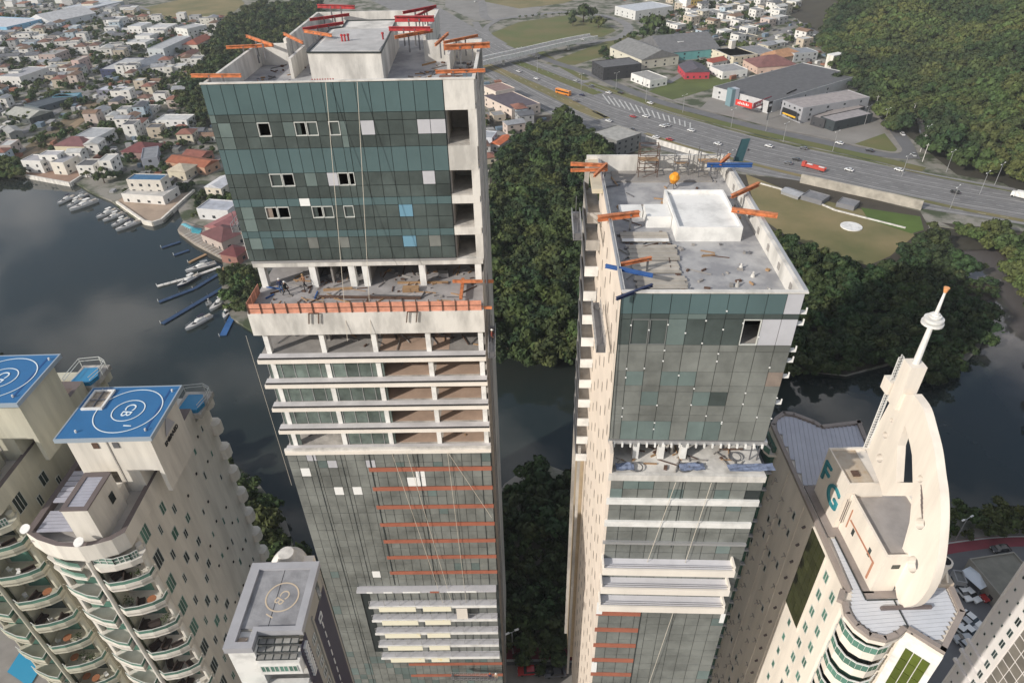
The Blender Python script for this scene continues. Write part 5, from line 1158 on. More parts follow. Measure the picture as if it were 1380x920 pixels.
def fol(name,a,b,scale=.08):
    m=mat(name,a,.75,col2=b,scale=scale,isl=.42,spec=.25,detail=3,soft=(.38,.62))
    t=m.node_tree; b=t.nodes['Principled BSDF']; src=b.inputs['Base Color'].links[0].from_socket; oi=t.nodes.new('ShaderNodeObjectInfo'); w=t.nodes.new('ShaderNodeMath'); w.operation='MULTIPLY'; w.inputs[1].default_value=7.31; f_=t.nodes.new('ShaderNodeMath'); f_.operation='FRACT'; mr=t.nodes.new('ShaderNodeMapRange'); mr.inputs[3].default_value=.46; mr.inputs[4].default_value=.535; hs=t.nodes.new('ShaderNodeHueSaturation')
    t.links.new(oi.outputs['Random'],w.inputs[0]); t.links.new(w.outputs[0],f_.inputs[0]); t.links.new(f_.outputs[0],mr.inputs[0]); t.links.new(mr.outputs[0],hs.inputs['Hue']); t.links.new(src,hs.inputs['Color']); t.links.new(hs.outputs[0],b.inputs['Base Color']); return m
F1=fol('mangrove leaves',(.046,.068,.022),(.022,.040,.016)); F2=fol('forest leaves',(.082,.105,.030),(.026,.046,.018),.018); F3=fol('garden leaves',(.07,.10,.03),(.03,.05,.02)); F4=fol('shade grove leaves',(.060,.082,.024),(.022,.040,.016))
LIB=bpy.data.collections
def forest(name,label,pts,space,rad,m,z=0,var=4,hgt=4.5,hf_=None,seed=1,poly=None,dens=1,zs=1.0):
    c=LIB.new(name+' crowns')
    for i in range(var):
        o=bpy.data.objects.new(name+'_crown',leafmesh(name+'_crown',m,seed*10+i)); c.objects.link(o)
    poly=poly or [(p.x,p.y) for p in G(pts,hgt*1.15)]; r=random.Random(seed); V=[];Sx=[];Ro=[];Id=[]
    x0,x1=min(p[0] for p in poly),max(p[0] for p in poly); y0,y1=min(p[1] for p in poly),max(p[1] for p in poly); y=y0
    while y<y1:
        x=x0
        while x<x1:
            px,py=x+r.uniform(-.5,.5)*space,y+r.uniform(-.5,.5)*space
            if pip(px,py,poly) and r.random()<dens:
                s=rad*r.choice((r.uniform(.55,.9),r.uniform(.9,1.25),r.uniform(1.2,1.7))); zz=(hf_(px,py) if hf_ else 0)+hgt*r.uniform(.5,1.0)*(.5+.5*s/rad); V.append((px,py,zz)); Sx.append((s,s,s*zs*r.uniform(.8,1.2))); Ro.append(r.uniform(0,6.28)); Id.append(r.randrange(var))
            x+=space
        y+=space
    me=bpy.data.meshes.new(name); me.from_pydata(V,[],[])
    a=me.attributes.new('sc','FLOAT_VECTOR','POINT'); a.data.foreach_set('vector',[q for s in Sx for q in s])
    a=me.attributes.new('rz','FLOAT_VECTOR','POINT'); a.data.foreach_set('vector',[q for s in Ro for q in (0,0,s)])
    a=me.attributes.new('ix','INT','POINT'); a.data.foreach_set('value',Id)
    o=bpy.data.objects.new(name,me); COL.objects.link(o); tag(o,label,None,None,'stuff')
    ng=bpy.data.node_groups.new(name,'GeometryNodeTree'); ng.interface.new_socket('Geometry',in_out='INPUT',socket_type='NodeSocketGeometry'); ng.interface.new_socket('Geometry',in_out='OUTPUT',socket_type='NodeSocketGeometry')
    N_=ng.nodes.new; gi=N_('NodeGroupInput'); go=N_('NodeGroupOutput'); ip=N_('GeometryNodeInstanceOnPoints'); ci=N_('GeometryNodeCollectionInfo'); ci.inputs[0].default_value=c; ci.inputs['Separate Children'].default_value=True; ci.inputs['Reset Children'].default_value=True
    def at(nm,ty): q=N_('GeometryNodeInputNamedAttribute'); q.data_type=ty; q.inputs[0].default_value=nm; return q.outputs[0]
    k=ng.links.new; k(gi.outputs[0],ip.inputs['Points']); k(ci.outputs[0],ip.inputs['Instance']); ip.inputs['Pick Instance'].default_value=True
    k(at('ix','INT'),ip.inputs['Instance Index']); k(at('rz','FLOAT_VECTOR'),ip.inputs['Rotation']); k(at('sc','FLOAT_VECTOR'),ip.inputs['Scale']); k(ip.outputs[0],go.inputs[0])
    md=o.modifiers.new('scatter','NODES'); md.node_group=ng; return len(V)
def hill(x,y):
    a=P(1110,60); b=P(1290,240); 
    d=Vector((b.x-a.x,b.y-a.y)).normalized(); n=Vector((-d.y,d.x)); 
    if n.x<0: n=-n
    s=(Vector((x,y))-Vector((a.x,a.y))).dot(n); s=max(0,s-8); v=(Vector((x,y))-Vector((a.x,a.y))).dot(d)
    e1=P(1290,238);e2=P(1640,290); d2=(e2-e1).normalized(); s=max(0,min(s,(Vector((x,y,0))-e1).dot(Vector((-d2.y,d2.x,0)))*(1 if d2.x>0 else -1)-10))
    val=P(1237,180); dd=abs((x-val.x)*.7-(y-val.y)*.45+0)/60
    return min(110,s*.40)*(.22+.78*min(1,dd*.8))+4*math.sin(x*.02)*min(1,s/60)+3*math.sin(y*.017+x*.01)*min(1,s/60)
# hill terrain sheet
mbh=MB(); nx,ny=50,50; X0,X1,Y0,Y1=150,1300,250,1500
vs=[(X0+(X1-X0)*i/nx,Y0+(Y1-Y0)*j/ny) for j in range(ny+1) for i in range(nx+1)]
mbh.add([(x,y,hill(x,y)-.4) for x,y in vs],[(j*(nx+1)+i,j*(nx+1)+i+1,(j+1)*(nx+1)+i+1,(j+1)*(nx+1)+i) for j in range(ny) for i in range(nx)])
o=mbh.build('hills',mat('forest floor',(.05,.045,.03),.95)); o['kind']='structure'
nt_=0
nt_+=forest('mangrove_trees','dense dark mangrove wood right of the towers',[(1058,322),(1110,345),(1160,360),(1205,350),(1235,318),(1262,312),(1288,344),(1312,356),(1286,374),(1298,394),(1336,418),(1342,440),(1318,466),(1290,498),(1240,511),(1200,486),(1140,500),(1050,492),(900,492),(850,440),(1000,300)],4.0,3.3,F1,hgt=3.5,seed=3)
nt_+=forest('grove_trees','dense tree mass behind and between the two unfinished towers',[(690,192),(720,168),(745,158),(770,160),(800,182),(822,202),(835,240),(900,400),(830,474),(660,472),(600,420),(655,300),(672,230)],4.3,4.2,F4,hgt=7,seed=4)
nt_+=forest('island_trees','dark mangroves at the near shore between the towers',[(690,652),(735,630),(762,642),(860,664),(900,800),(880,880),(760,876),(690,880),(600,880),(600,800)],4.0,3.3,F1,hgt=4,seed=5)
nt_+=forest('shore_trees','dark mangroves right of the twin cream towers',[(150,560),(300,622),(322,640),(352,664),(380,700),(392,742),(430,790),(420,860),(250,880),(150,700)],4.0,3.3,F4,hgt=4,seed=6)
nt_+=forest('cove_trees','small mangrove clump at the left edge of the lagoon',[(-200,492),(0,495),(30,503),(60,520),(60,600),(-200,600)],4.0,3.0,F1,hgt=3,seed=7)
nt_+=forest('bank_trees','mangroves on the right bank of the creek',[(1268,296),(1330,304),(1420,314),(1600,340),(1600,620),(1480,572),(1424,530),(1406,492),(1410,452),(1404,428),(1382,390),(1364,368),(1358,345),(1330,326),(1298,312)],4.2,3.4,F2,hgt=3.6,seed=8)
nt_+=forest('islet_trees','low mangrove islet in the creek',[(1290,378),(1312,374),(1338,380),(1344,396),(1325,401),(1300,392)],3.0,1.8,F1,hgt=.8,seed=9,zs=.6)
nt_+=forest('verge_trees','trees and bushes on the near shore right of the tower with the sail',[(1255,690),(1300,686),(1380,690),(1500,700),(1500,722),(1380,712),(1300,716),(1262,728)],3.4,2.6,F2,hgt=2.5,seed=10)
nt_+=forest('hill_trees','broadleaf forest covering the hill at the upper right',None,6.2,5.2,F2,hgt=5,hf_=hill,seed=11,poly=[(p.x,p.y) for p in G([(1102,62),(1124,90),(1146,122),(1176,154),(1206,184),(1222,168),(1236,160),(1250,172),(1256,188),(1258,210),(1272,226),(1310,238),(1380,252),(1640,300),(1640,120),(1560,-40),(1440,-60),(1240,-40),(1215,-10),(1180,4),(1140,18),(1112,38)])])
nt_+=forest('park_trees','dark wood beyond the left tower roof',[(300,30),(345,8),(420,4),(470,40),(420,100),(330,150),(262,158),(240,120),(285,70)],5,4.4,F4,hgt=6,seed=12)
nt_+=forest('cove_bushes','green bushes left of the white waterfront villa',[(-60,200),(10,212),(22,225),(26,236),(0,236),(-60,228)],4,3.2,F3,hgt=2,seed=13)
nt_+=forest('garden_shrubs','garden shrubs along the waterfront wall near the red roofed club',[(262,265),(300,240),(330,255),(310,285),(262,292)],3.2,2.4,F3,hgt=1.8,seed=14,dens=.7)
nt_+=forest('slope_trees','small trees behind the club and the left tower base',[(300,360),(345,350),(360,400),(330,425),(305,400)],3.4,2.6,F3,hgt=2.2,seed=15)
nt_+=forest('field_edge_trees','paler green bushes on the edge of the dry field',[(1040,315),(1075,325),(1085,360),(1060,395),(1020,350)],3.8,3.2,F2,hgt=3.2,seed=16)
nt_+=forest('town_bushes','hedges, bushes and garden green between the town houses',[(-30,20),(150,12),(300,40),(305,100),(300,180),(290,230),(235,262),(150,258),(120,232),(60,205),(-30,225)],9.5,2.6,F3,hgt=1.6,seed=21,dens=.62)
nt_+=forest('district_bushes','bushes between the buildings of the commercial district',[(900,-8),(1085,-12),(1080,20),(1098,45),(1125,90),(1040,88),(1000,70),(950,60),(905,50)],15,2.8,F3,hgt=1.6,seed=22,dens=.5)
nt_+=forest('loop_bushes','bushes on the grass beside the conifers and the loop road',[(800,66),(850,46),(872,60),(850,72),(812,84)],6,2.2,F2,hgt=1.2,seed=23,dens=.6)
print('forest instances',nt_)
# water inlet in the hill wood
sheet('creek',G([(1233,162),(1240,160),(1244,178),(1252,192),(1248,198),(1238,186)],hill(P(1240,175).x,P(1240,175).y)),wm,hill(P(1240,175).x,P(1240,175).y)+2.5)
# individual trees
crownm=[leafmesh('crown',[F3,F2,F4][i%3],50+i,n=340,s=.17) for i in range(6)]
trunkm=MB().cyl((0,0,0),(0,0,1),.09,.05,7).mesh('trunk',rust)
limbm=MB().beam((0,0,.55),(.35,.1,1.0),.05).beam((0,0,.6),(-.3,.2,1.05),.05).beam((0,0,.65),(0,-.3,1.05),.04).mesh('limb',rust)
def tree(name,label,group,p,rad,hh,i=0):
    t=thing(name,label,'tree',(p[0],p[1],p[2] if len(p)>2 else 0),rnd.uniform(0,6),group)
    inst('trunk',trunkm,t,scale=(hh*.8,hh*.8,hh)); inst('limb',limbm,t,scale=(rad*.8,rad*.8,hh)); inst('crown',crownm[i%6],t,(0,0,hh*.75),0,(rad,rad,rad*rnd.uniform(.8,1.1))); return t
for l,x,y,r,hh in (('largest dark tree inside the highway loop',786,30,13,10),('second round tree beside the largest one inside the highway loop',806,38,8,6),('small tree at the left of the tree pair in the highway loop',772,36,5,5),
   ('big dark conifer left of the warehouse by the loop road',878,50,13,12),('second conifer beside the warehouse, lower',866,56,9,8),('right conifer beside the warehouse roof',892,56,10,9),
   ('slender cypress on the left side of town',193,122,1.8,9),('round tree in the yard behind the red house',945,90,4,3),('round tree near the beige house with tower',985,66,6,4),('second round tree near the beige house',1000,68,5,4),('tree left of the dark green roofed warehouse',1005,72,5,4)):
    tree('tree',l,None,P(x,y),r,hh,rnd.randrange(6))
for i in range(9): tree('street_palm','slim tree, %s from the left in the row along the loop road'%ordn[i],'trees along the loop road',P(700+i*9,26-i*.6),1.6,3,i)
# ================================================================== HOUSES
whites=[('white',(.72,.70,.66)),('cream',(.62,.56,.44)),('grey',(.38,.38,.38)),('pale blue',(.42,.50,.56)),('beige',(.50,.43,.34)),('pinkish',(.54,.45,.40)),('ivory',(.62,.60,.54))]
roofs=[('grey flat',(.30,.30,.30),'flat'),('white flat',(.60,.60,.58),'flat'),('dark flat',(.13,.13,.14),'flat'),('red tiled hip',(.27,.12,.085),'hip'),('brown tiled hip',(.20,.11,.08),'hip'),('grey gabled',(.32,.33,.35),'gable'),('pale gabled',(.55,.55,.53),'gable'),('dark gabled',(.14,.145,.16),'gable'),('rust gabled',(.24,.15,.10),'gable')]
wfar=mat('far window',(.035,.04,.045),.2)
winu=MB().box(-.5,.5,-.06,.02,-.5,.5).mesh('window',wfar)
def house(name,label,cat,p,w,d,hh,rz,wc,rc,kind,group=None,wins=True,fw=None,floors=None):
    t=thing(name,label,cat,(p[0],p[1],p[2] if len(p)>2 else 0),rz,group)
    wmn=mat('wall %.2f %.2f %.2f'%wc,wc,.85,noise=.18,scale=.3); rmn=mat('roof %.2f %.2f %.2f'%rc,rc,.75,noise=.35,scale=.35)
    MB().box(-w/2,w/2,-d/2,d/2,0,hh).build('wall',wmn,t)
    if kind=='flat':
        MB().box(-w/2+.25,w/2-.25,-d/2+.25,d/2-.25,hh,hh+.12).build('roof',rmn,t)
        m=MB()
        for b in ((-w/2,w/2,-d/2,-d/2+.25),(-w/2,w/2,d/2-.25,d/2),(-w/2,-w/2+.25,-d/2+.25,d/2-.25),(w/2-.25,w/2,-d/2+.25,d/2-.25)): m.box(*b,hh,hh+.5)
        m.build('parapet',wmn,t)
    elif kind=='hip':
        e=.5; r=min(w,d)/2*.9; a=w/2+e;b=d/2+e; hr_=min(w,d)*.22
        if w>=d: rd=[(-a+b,0),(a-b,0)]
        else: rd=[(0,-b+a),(0,b-a)]
        v=[(-a,-b,hh),(a,-b,hh),(a,b,hh),(-a,b,hh),(*rd[0],hh+hr_),(*rd[1],hh+hr_)]
        f=[(0,1,5,4),(1,2,5),(2,3,4,5),(3,0,4)] if w>=d else [(0,1,4),(1,2,5,4),(2,3,5),(3,0,4,5)]
        MB().add(v,f+[(3,2,1,0)]).build('roof',rmn,t)
    else:
        e=.4;a=w/2+e;b=d/2+e;hr_=min(w,d)*.17
        if w>=d: v=[(-a,-b,hh),(a,-b,hh),(a,b,hh),(-a,b,hh),(-a,0,hh+hr_),(a,0,hh+hr_)]; f=[(0,1,5,4),(1,2,5),(2,3,4,5),(3,0,4)]
        else: v=[(-a,-b,hh),(a,-b,hh),(a,b,hh),(-a,b,hh),(0,-b,hh+hr_),(0,b,hh+hr_)]; f=[(0,1,4),(1,2,5,4),(2,3,5),(3,0,4,5)]
        MB().add(v,f+[(3,2,1,0)]).build('roof',rmn,t)
    if wins:
        fl=floors or max(1,int(hh/3)); nwx=max(1,min(6,int(w/3.2)))
        c,s=math.cos(rz),math.sin(rz)
        for (nx_,ny_,L0,off,ang) in ((0,-1,w,d/2,0),(-1,0,d,w/2,-math.pi/2),(1,0,d,w/2,math.pi/2)):
            wx,wy=c*nx_-s*ny_,s*nx_+c*ny_
            if wx*p[0]+wy*p[1]>0: continue     # only faces turned to the photograph's side
            n=max(1,min(4,int(L0/4.4)))
            for f_ in range(fl):
                for i in range(n):
                    q=-L0/2+(i+.5)*L0/n; loc=(q,-off,1.6+3*f_) if ny_ else (nx_*off,q,1.6+3*f_)
                    inst('window',winu,t,loc,ang,(rnd.choice((1.1,1.6)),1,rnd.choice((1.1,1.4))))
    return t
def hq(name,label,cat,quad,hh,wc,rc,kind,**k):
    """house from the pixel corners of its roof: front-left, front-right, back-right"""
    a,b,c=[P(x,y,hh) for x,y in quad]; w=(b-a).length; d=(c-b).length; rz=math.atan2(b.y-a.y,b.x-a.x); m=(a+c)/2
    return house(name,label,cat,(m.x,m.y,0),w,d,hh,rz,wc,rc,kind,**k)
WH=(.74,.73,.70); taken=[]
def keep(px,py,r): p=P(px,py); taken.append((p.x,p.y,r))
special_=[
 # waterfront
 ('villa','two storey white waterfront villa at the left end of the quay','house',[(32,217),(58,218),(66,210)],7,WH,(.42,.41,.42),'flat'),
 ('villa','taller white wing of the waterfront villa','house',[(55,210),(80,210),(84,204)],9,WH,(.5,.49,.5),'flat'),
 ('villa','right wing of the white waterfront villa with dark frontage','house',[(78,219),(96,220),(102,207)],7,(.70,.66,.58),(.36,.36,.38),'flat'),
 ('villa','upper floor of the blue roofed waterfront house','house',[(172,243),(218,244),(225,236)],10,(.62,.58,.52),(.05,.16,.30),'flat'),
 ('villa','white lower terrace wing of the blue roofed waterfront house','house',[(168,262),(224,266),(236,252)],4.5,(.70,.68,.64),(.55,.53,.5),'flat'),
 ('house','cream hip roofed house behind the blue roofed one','house',[(228,230),(252,232),(262,222)],5,(.60,.54,.42),(.55,.48,.36),'hip'),
 ('house','long rust red roofed house near the quay wall','house',[(230,218),(282,226),(288,216)],4.5,(.5,.3,.2),(.36,.12,.06),'gable'),
 ('house','red brown roofed shed behind the long red roof','house',[(252,209),(278,212),(280,204)],4,(.4,.2,.15),(.28,.10,.07),'gable'),
 ('house','white gable house close to the left tower glass','house',[(284,252),(306,254),(310,240)],6.5,(.66,.60,.5),(.66,.66,.68),'gable'),
 ('house','white two storey house in front of the gable house','house',[(270,282),(312,285),(318,272)],5,(.64,.64,.64),(.45,.47,.52),'flat'),
 ('club_house','club house with a long pink roof above the marina','club house',[(288,306),(318,314),(330,292)],5,(.4,.33,.28),(.34,.14,.14),'gable'),
 ('club_house','club house wing with dark maroon roof at the marina','club house',[(280,316),(308,328),(322,310)],5,(.45,.38,.34),(.17,.07,.07),'hip'),
 ('house','small maroon roofed house below the club house','house',[(304,342),(326,346),(328,334)],4,(.3,.15,.12),(.15,.04,.04),'hip'),
 ('house','cream house with dark red roof behind the white villa','house',[(80,196),(122,197),(128,186)],5,(.66,.58,.42),(.20,.09,.09),'hip'),
 ('house','white ornate villa left of the slender palms','house',[(108,185),(140,186),(146,174)],7,(.60,.60,.60),(.45,.46,.47),'flat'),
 ('house','dark red hip roofed house in the second waterfront row','house',[(172,204),(208,206),(212,194)],4,(.3,.2,.18),(.17,.05,.05),'hip'),
 ('house','grey modern house beside the marina road','house',[(192,215),(214,212),(212,198)],6,(.35,.37,.42),(.25,.26,.28),'flat'),
 ('house','large white modern house left of the tower','house',[(210,163),(252,163),(262,155)],6,WH,(.6,.6,.58),'flat'),
 ('house','white house with arched front at the left edge','house',[(14,103),(42,104),(50,92)],8,(.68,.66,.63),(.4,.4,.42),'flat'),
 ('shed','open shed with grey gabled roof beside the cleared lot','shed',[(18,154),(50,160),(60,150)],4,(.07,.08,.08),(.40,.40,.36),'gable'),
 ('shed','long dark slate shed roof beside the cleared lot','shed',[(46,142),(66,146),(90,130)],3.5,(.1,.13,.15),(.07,.09,.11),'flat'),
 ('shed','small blue white kiosk roof at the end of the dark shed','shed',[(70,132),(104,130),(110,126)],3.5,(.1,.3,.4),(.2,.35,.45),'flat'),
 ('shed','large grey roof at the left edge above the lagoon','shed',[(0,182),(18,178),(32,168)],4,(.3,.3,.28),(.33,.33,.32),'gable'),
 ('warehouse','navy fronted shop with white and grey roof in the left town','shop',[(143,94),(174,94),(190,79)],6,(.04,.05,.11),(.52,.52,.52),'flat'),
 ('warehouse','grey metal shop joined to the right of the navy one','shop',[(175,93),(200,94),(213,78)],6,(.60,.60,.6),(.27,.29,.32),'gable'),
 ('canopy','white canopy roof in front of the navy shop','canopy',[(134,122),(168,122),(170,117)],4,(.2,.2,.25),(.62,.64,.7),'flat'),
 ('warehouse','big warehouse with blue lower wall at the far left edge','warehouse',[(-30,44),(22,32),(14,17)],9,(.20,.42,.60),(.62,.64,.68),'flat'),
 ('warehouse','white gabled warehouse in the far left town','warehouse',[(60,27),(93,30),(106,18)],7,(.62,.64,.66),(.6,.6,.6),'gable'),
 ('warehouse','pale flat warehouse on the far left skyline','warehouse',[(106,10),(143,12),(145,3)],7,(.35,.38,.4),(.55,.58,.62),'flat'),
 ('house','white tall house in the far left town row','house',[(146,28),(162,28),(166,23)],8,WH,(.5,.5,.5),'flat'),
 ('house','white cube house right of the field edge','house',[(178,36),(196,36),(198,31)],8,WH,(.5,.52,.54),'flat'),
 ('house','long white modern house by the field','house',[(205,38),(232,38),(232,33)],6,WH,(.6,.6,.6),'flat'),
 ('house','white boxy house next to the path in left town','house',[(186,49),(206,49),(208,45)],5,WH,(.55,.55,.55),'flat'),
 ('house','wide white flat roofed house mid left town','house',[(175,58),(201,58),(203,53)],4,WH,(.6,.6,.58),'flat'),
 ('row_houses','row of pale three storey houses left of the dark wood','row houses',[(214,66),(236,66),(243,50)],8,(.52,.55,.56),(.45,.46,.47),'flat'),
 ('house','white pair house near the red roofed chalet','house',[(248,38),(264,40),(266,34)],8,(.68,.68,.64),(.5,.5,.5),'flat'),
 ('chalet','chalet with red tiled roof at the wood edge','house',[(256,60),(276,60),(278,50)],5,(.66,.62,.54),(.33,.10,.06),'hip'),
 ('house','white house with brown roof under the chalet','house',[(246,76),(262,76),(264,68)],4,(.66,.62,.56),(.19,.09,.07),'hip'),
 ('house','narrow pink tower house in left town','house',[(102,82),(112,82),(113,77)],10,(.55,.40,.36),(.5,.45,.4),'flat'),
 ('house','peach house block in the left middle town','house',[(60,74),(82,74),(84,68)],7,(.42,.33,.30),(.35,.34,.33),'flat'),
 # centre behind left tower
 ('shop','cream corner shop with red doors behind the left tower','shop',[(660,132),(700,151),(718,138)],6,(.62,.52,.45),(.12,.10,.12),'flat'),
 ('shop','taller cream front part of the corner shop','shop',[(656,118),(674,126),(688,118)],8,(.66,.58,.50),(.3,.2,.18),'flat'),
 ('house','white and blue house below the corner shop','house',[(650,186),(666,187),(667,178)],6,(.6,.63,.68),(.4,.42,.45),'flat'),
 ('house','small orange roofed house at the edge of the grove','house',[(668,194),(681,196),(682,184)],4,(.6,.58,.55),(.60,.16,.06),'gable'),
 # loop and right
 ('warehouse','long white and blue warehouse beyond the highway loop','warehouse',[(834,10),(862,17),(902,8)],8,(.62,.62,.60),(.55,.58,.62),'flat'),
 ('office','charcoal clad office box beside the frontage road','office',[(806,86),(822,95),(856,84)],9,(.035,.035,.04),(.13,.13,.135),'flat'),
 ('shop','white L shaped shop right of the charcoal office','shop',[(852,100),(878,110),(898,105)],5,WH,(.36,.35,.33),'flat'),
 ('warehouse','grey roofed warehouse left half beside the conifers','warehouse',[(832,66),(876,84),(904,72)],7,(.60,.57,.47),(.23,.23,.225),'gable'),
 ('warehouse','dark roofed warehouse with green and blue shop fronts','warehouse',[(872,58),(906,76),(958,62)],6.5,(.12,.32,.32),(.17,.17,.175),'gable'),
 ('red_house','small red walled house with dark roof','house',[(922,90),(932,101),(948,94)],5,(.50,.05,.07),(.10,.09,.11),'gable'),
 ('house','white pair house with wall beside the green lot','house',[(964,92),(982,100),(1000,92)],5,WH,(.34,.34,.34),'flat'),
 ('house','cream block with square stair tower','house',[(964,68),(998,80),(1012,72)],6,(.66,.60,.46),(.3,.27,.24),'flat'),
 ('house','small red roofed annex left of the cream block','house',[(952,82),(966,86),(975,80)],4,(.66,.64,.6),(.36,.08,.05),'gable'),
 ('house','large grey gabled hall behind the cream block','house',[(990,72),(1012,82),(1018,66)],6,(.4,.4,.4),(.25,.25,.26),'flat'),
 ('house','house with brown and orange tiled roof in right town','house',[(1014,84),(1034,95),(1062,84)],5,(.62,.45,.36),(.22,.10,.09),'hip'),
 ('house','house with pale orange tiled roof behind the brown one','house',[(1034,76),(1058,82),(1070,70)],5,(.55,.38,.28),(.48,.26,.14),'hip'),
 ('house','grey house right of the tiled roofs','house',[(1068,70),(1084,76),(1090,68)],6,(.45,.46,.46),(.28,.30,.33),'flat'),
 ('warehouse','long dark roofed commercial hall with red corner sign','warehouse',[(1014,142),(1138,105),(1102,83)],7,(.52,.52,.52),(.12,.12,.125),'flat'),
 ('shop','upper tier of the black and grey shop by the triangle','shop',[(1064,139),(1092,150),(1162,129)],9,(.36,.36,.38),(.38,.34,.33),'flat'),
 ('shop','lower middle tier of the black and grey shop','shop',[(1092,157),(1110,162),(1168,145)],5,(.05,.05,.055),(.34,.30,.28),'flat'),
 ('shop','lower right tier of the black and grey shop','shop',[(1112,160),(1132,167),(1170,152)],5.5,(.035,.045,.05),(.36,.33,.33),'flat'),
 ('round_building','round cornered concrete building at the edge of the grove','building',[(812,182),(846,194),(850,178)],9,(.22,.22,.21),(.42,.41,.38),'flat'),
 ('site_shed','slatted grey shed below the retaining wall','shed',[(1055,258),(1078,266),(1084,260)],1.6,(.3,.3,.3),(.35,.36,.38),'gable'),
 ('site_shed','first dark container stack below the retaining wall','shed',[(1082,265),(1110,273),(1116,264)],1.8,(.2,.2,.21),(.22,.22,.23),'flat'),
 ('site_shed','second dark container stack below the retaining wall','shed',[(1128,274),(1152,280),(1158,272)],1.8,(.2,.2,.21),(.24,.24,.25),'flat'),
]
for s in special_:
    nm,l,c,q,hh,wc,rc,kd=s; hq(nm,l,c,q,hh,wc,rc,kd,wins=hh>2.5); m=((q[0][0]+q[2][0])/2,(q[0][1]+q[2][1])/2+2); a,b,cc=[P(*z) for z in q]; keep(*m,(cc-a).length*.62+3)
for x,y in ((786,30),(806,36),(878,52),(890,56)): keep(x,y,14)
# signs on the shops (illegible lettering is built as small strokes, legible marks as they read)
def sign(label,a,b,z0,z1,m,letters=None,off=.3,name='sign'):
    A_=P(*a,z0); B_=P(*b,z0); c=(A_+B_)/2; d=(B_-A_); L0=d.length; t=thing(name,label,'sign',(c.x,c.y,z0),math.atan2(d.y,d.x))
    MB().box(-L0/2,L0/2,-off,0,0,z1-z0).build('board',m,t)
    if letters:
        n=letters
        for i in range(n): MB().box(-L0*.35+i*L0*.7/n,-L0*.35+i*L0*.7/n+L0*.4/n,-off-.12,-off-.02,(z1-z0)*.3,(z1-z0)*(.6+.12*(i%2))).build('letter',white,t)
    return t
redm=mat('red sign',(.60,.04,.03),.5)
sign('red fascia with white letters on the left face of the dark roofed hall',(991,141),(1013,147),4,7.6,redm,7); sign('dark red fascia with white letters on the right face of the dark roofed hall',(1014,147),(1038,137),4,7.6,mat('dark red sign',(.30,.02,.04),.5),8)
sign('black sign with pale letters on the dark roofed hall wall',(1058,136),(1071,130),3,8,dark,6)
sign('yellow lettered black sign on the grey shop',(1054,153),(1072,160),3,7,dark,0); sign('yellow strip of the black sign on the grey shop',(1055,153),(1072,159.5),5.2,6.0,mat('yellow sign',(.75,.42,.03),.5),0,.45)
sign('white lettering board on the navy shop front',(156,97),(165,97),4,5,white,0)
t=thing('totem_sign','dark totem sign standing in the forecourt by the frontage road','sign',tuple(P(1034,162)),.5); MB().box(-.8,-.3,-.2,.2,0,9).box(.3,.8,-.2,.2,0,9).build('post',steel,t); MB().box(-1.4,1.4,-.35,.35,5,11.5).build('board',dark,t); MB().box(-1.1,1.1,-.4,-.36,8.5,10).build('panel',lpan,t)
t=thing('stair_tower','square cream stair tower rising from the cream block','tower',tuple(P(984,76)),.4); MB().box(-2,2,-2,2,0,12).build('wall',cream,t); MB().box(-2.2,2.2,-2.2,2.2,12,12.3).build('cap',white,t)
t=thing('water_tower','white box tank on the dark warehouse roof','tank',tuple(P(915,64,6.5)),.4); MB().box(-2.6,2.6,-2,2,0,4.5).build('tank',white,t); MB().box(-2.8,2.8,-2.2,2.2,4.5,4.8).build('lid',white,t)
t=thing('elevator_block','cream block at the far end of the dark roofed hall','building',tuple(P(1122,92)),.5); MB().box(-6,6,-3,3,0,10).build('wall',cream,t); MB().box(-6.2,6.2,-3.2,3.2,10,10.4).build('parapet',white,t)
t=thing('bluegrey_tower','blue grey tower block at the left of the red sign','building',tuple(P(985,142)),.4); MB().box(-3,0,-2.5,2.5,0,11).build('wall',mat('bluegrey',(.16,.25,.28),.7),t); MB().box(0,3,-2.5,2.5,0,11).build('panel',mat('palegrey',(.42,.45,.50),.7),t)
# generated town rows
ang=math.atan2(P(118,127).y-P(0,197).y,P(118,127).x-P(0,197).x)
roadpts=[]
for pts,wd in (([(-60,225),(0,197),(60,160),(117,127),(135,110),(160,90)],7),([(-60,135),(0,130),(60,123),(118,124),(165,120)],5),([(60,5),(110,35),(135,55),(160,60)],5),([(860,30),(930,50),(1000,65),(1060,40),(1085,20)],6),([(900,112),(930,95),(960,80),(1000,62)],5),([(1228,214),(1216,190),(1196,165),(1170,135),(1140,95),(1115,62),(1095,40)],9),([(843,113),(890,131),(940,146),(1000,161)],8)):
    for q in smoothpts(G(pts),8): roadpts.append((q.x,q.y,wd*.5+5))
bl=[[(p.x,p.y) for p in G(z)] for z in ([(60,180),(130,128),(165,135),(120,160),(60,205),(10,215)],[(175,15),(310,-15),(330,5),(300,28),(215,30)],[(870,125),(940,95),(985,103),(985,112),(925,130),(905,135)],[(1072,26),(1140,8),(1165,18),(1130,38),(1100,36)],[(900,140),(1215,210),(1130,85),(1000,120)])]
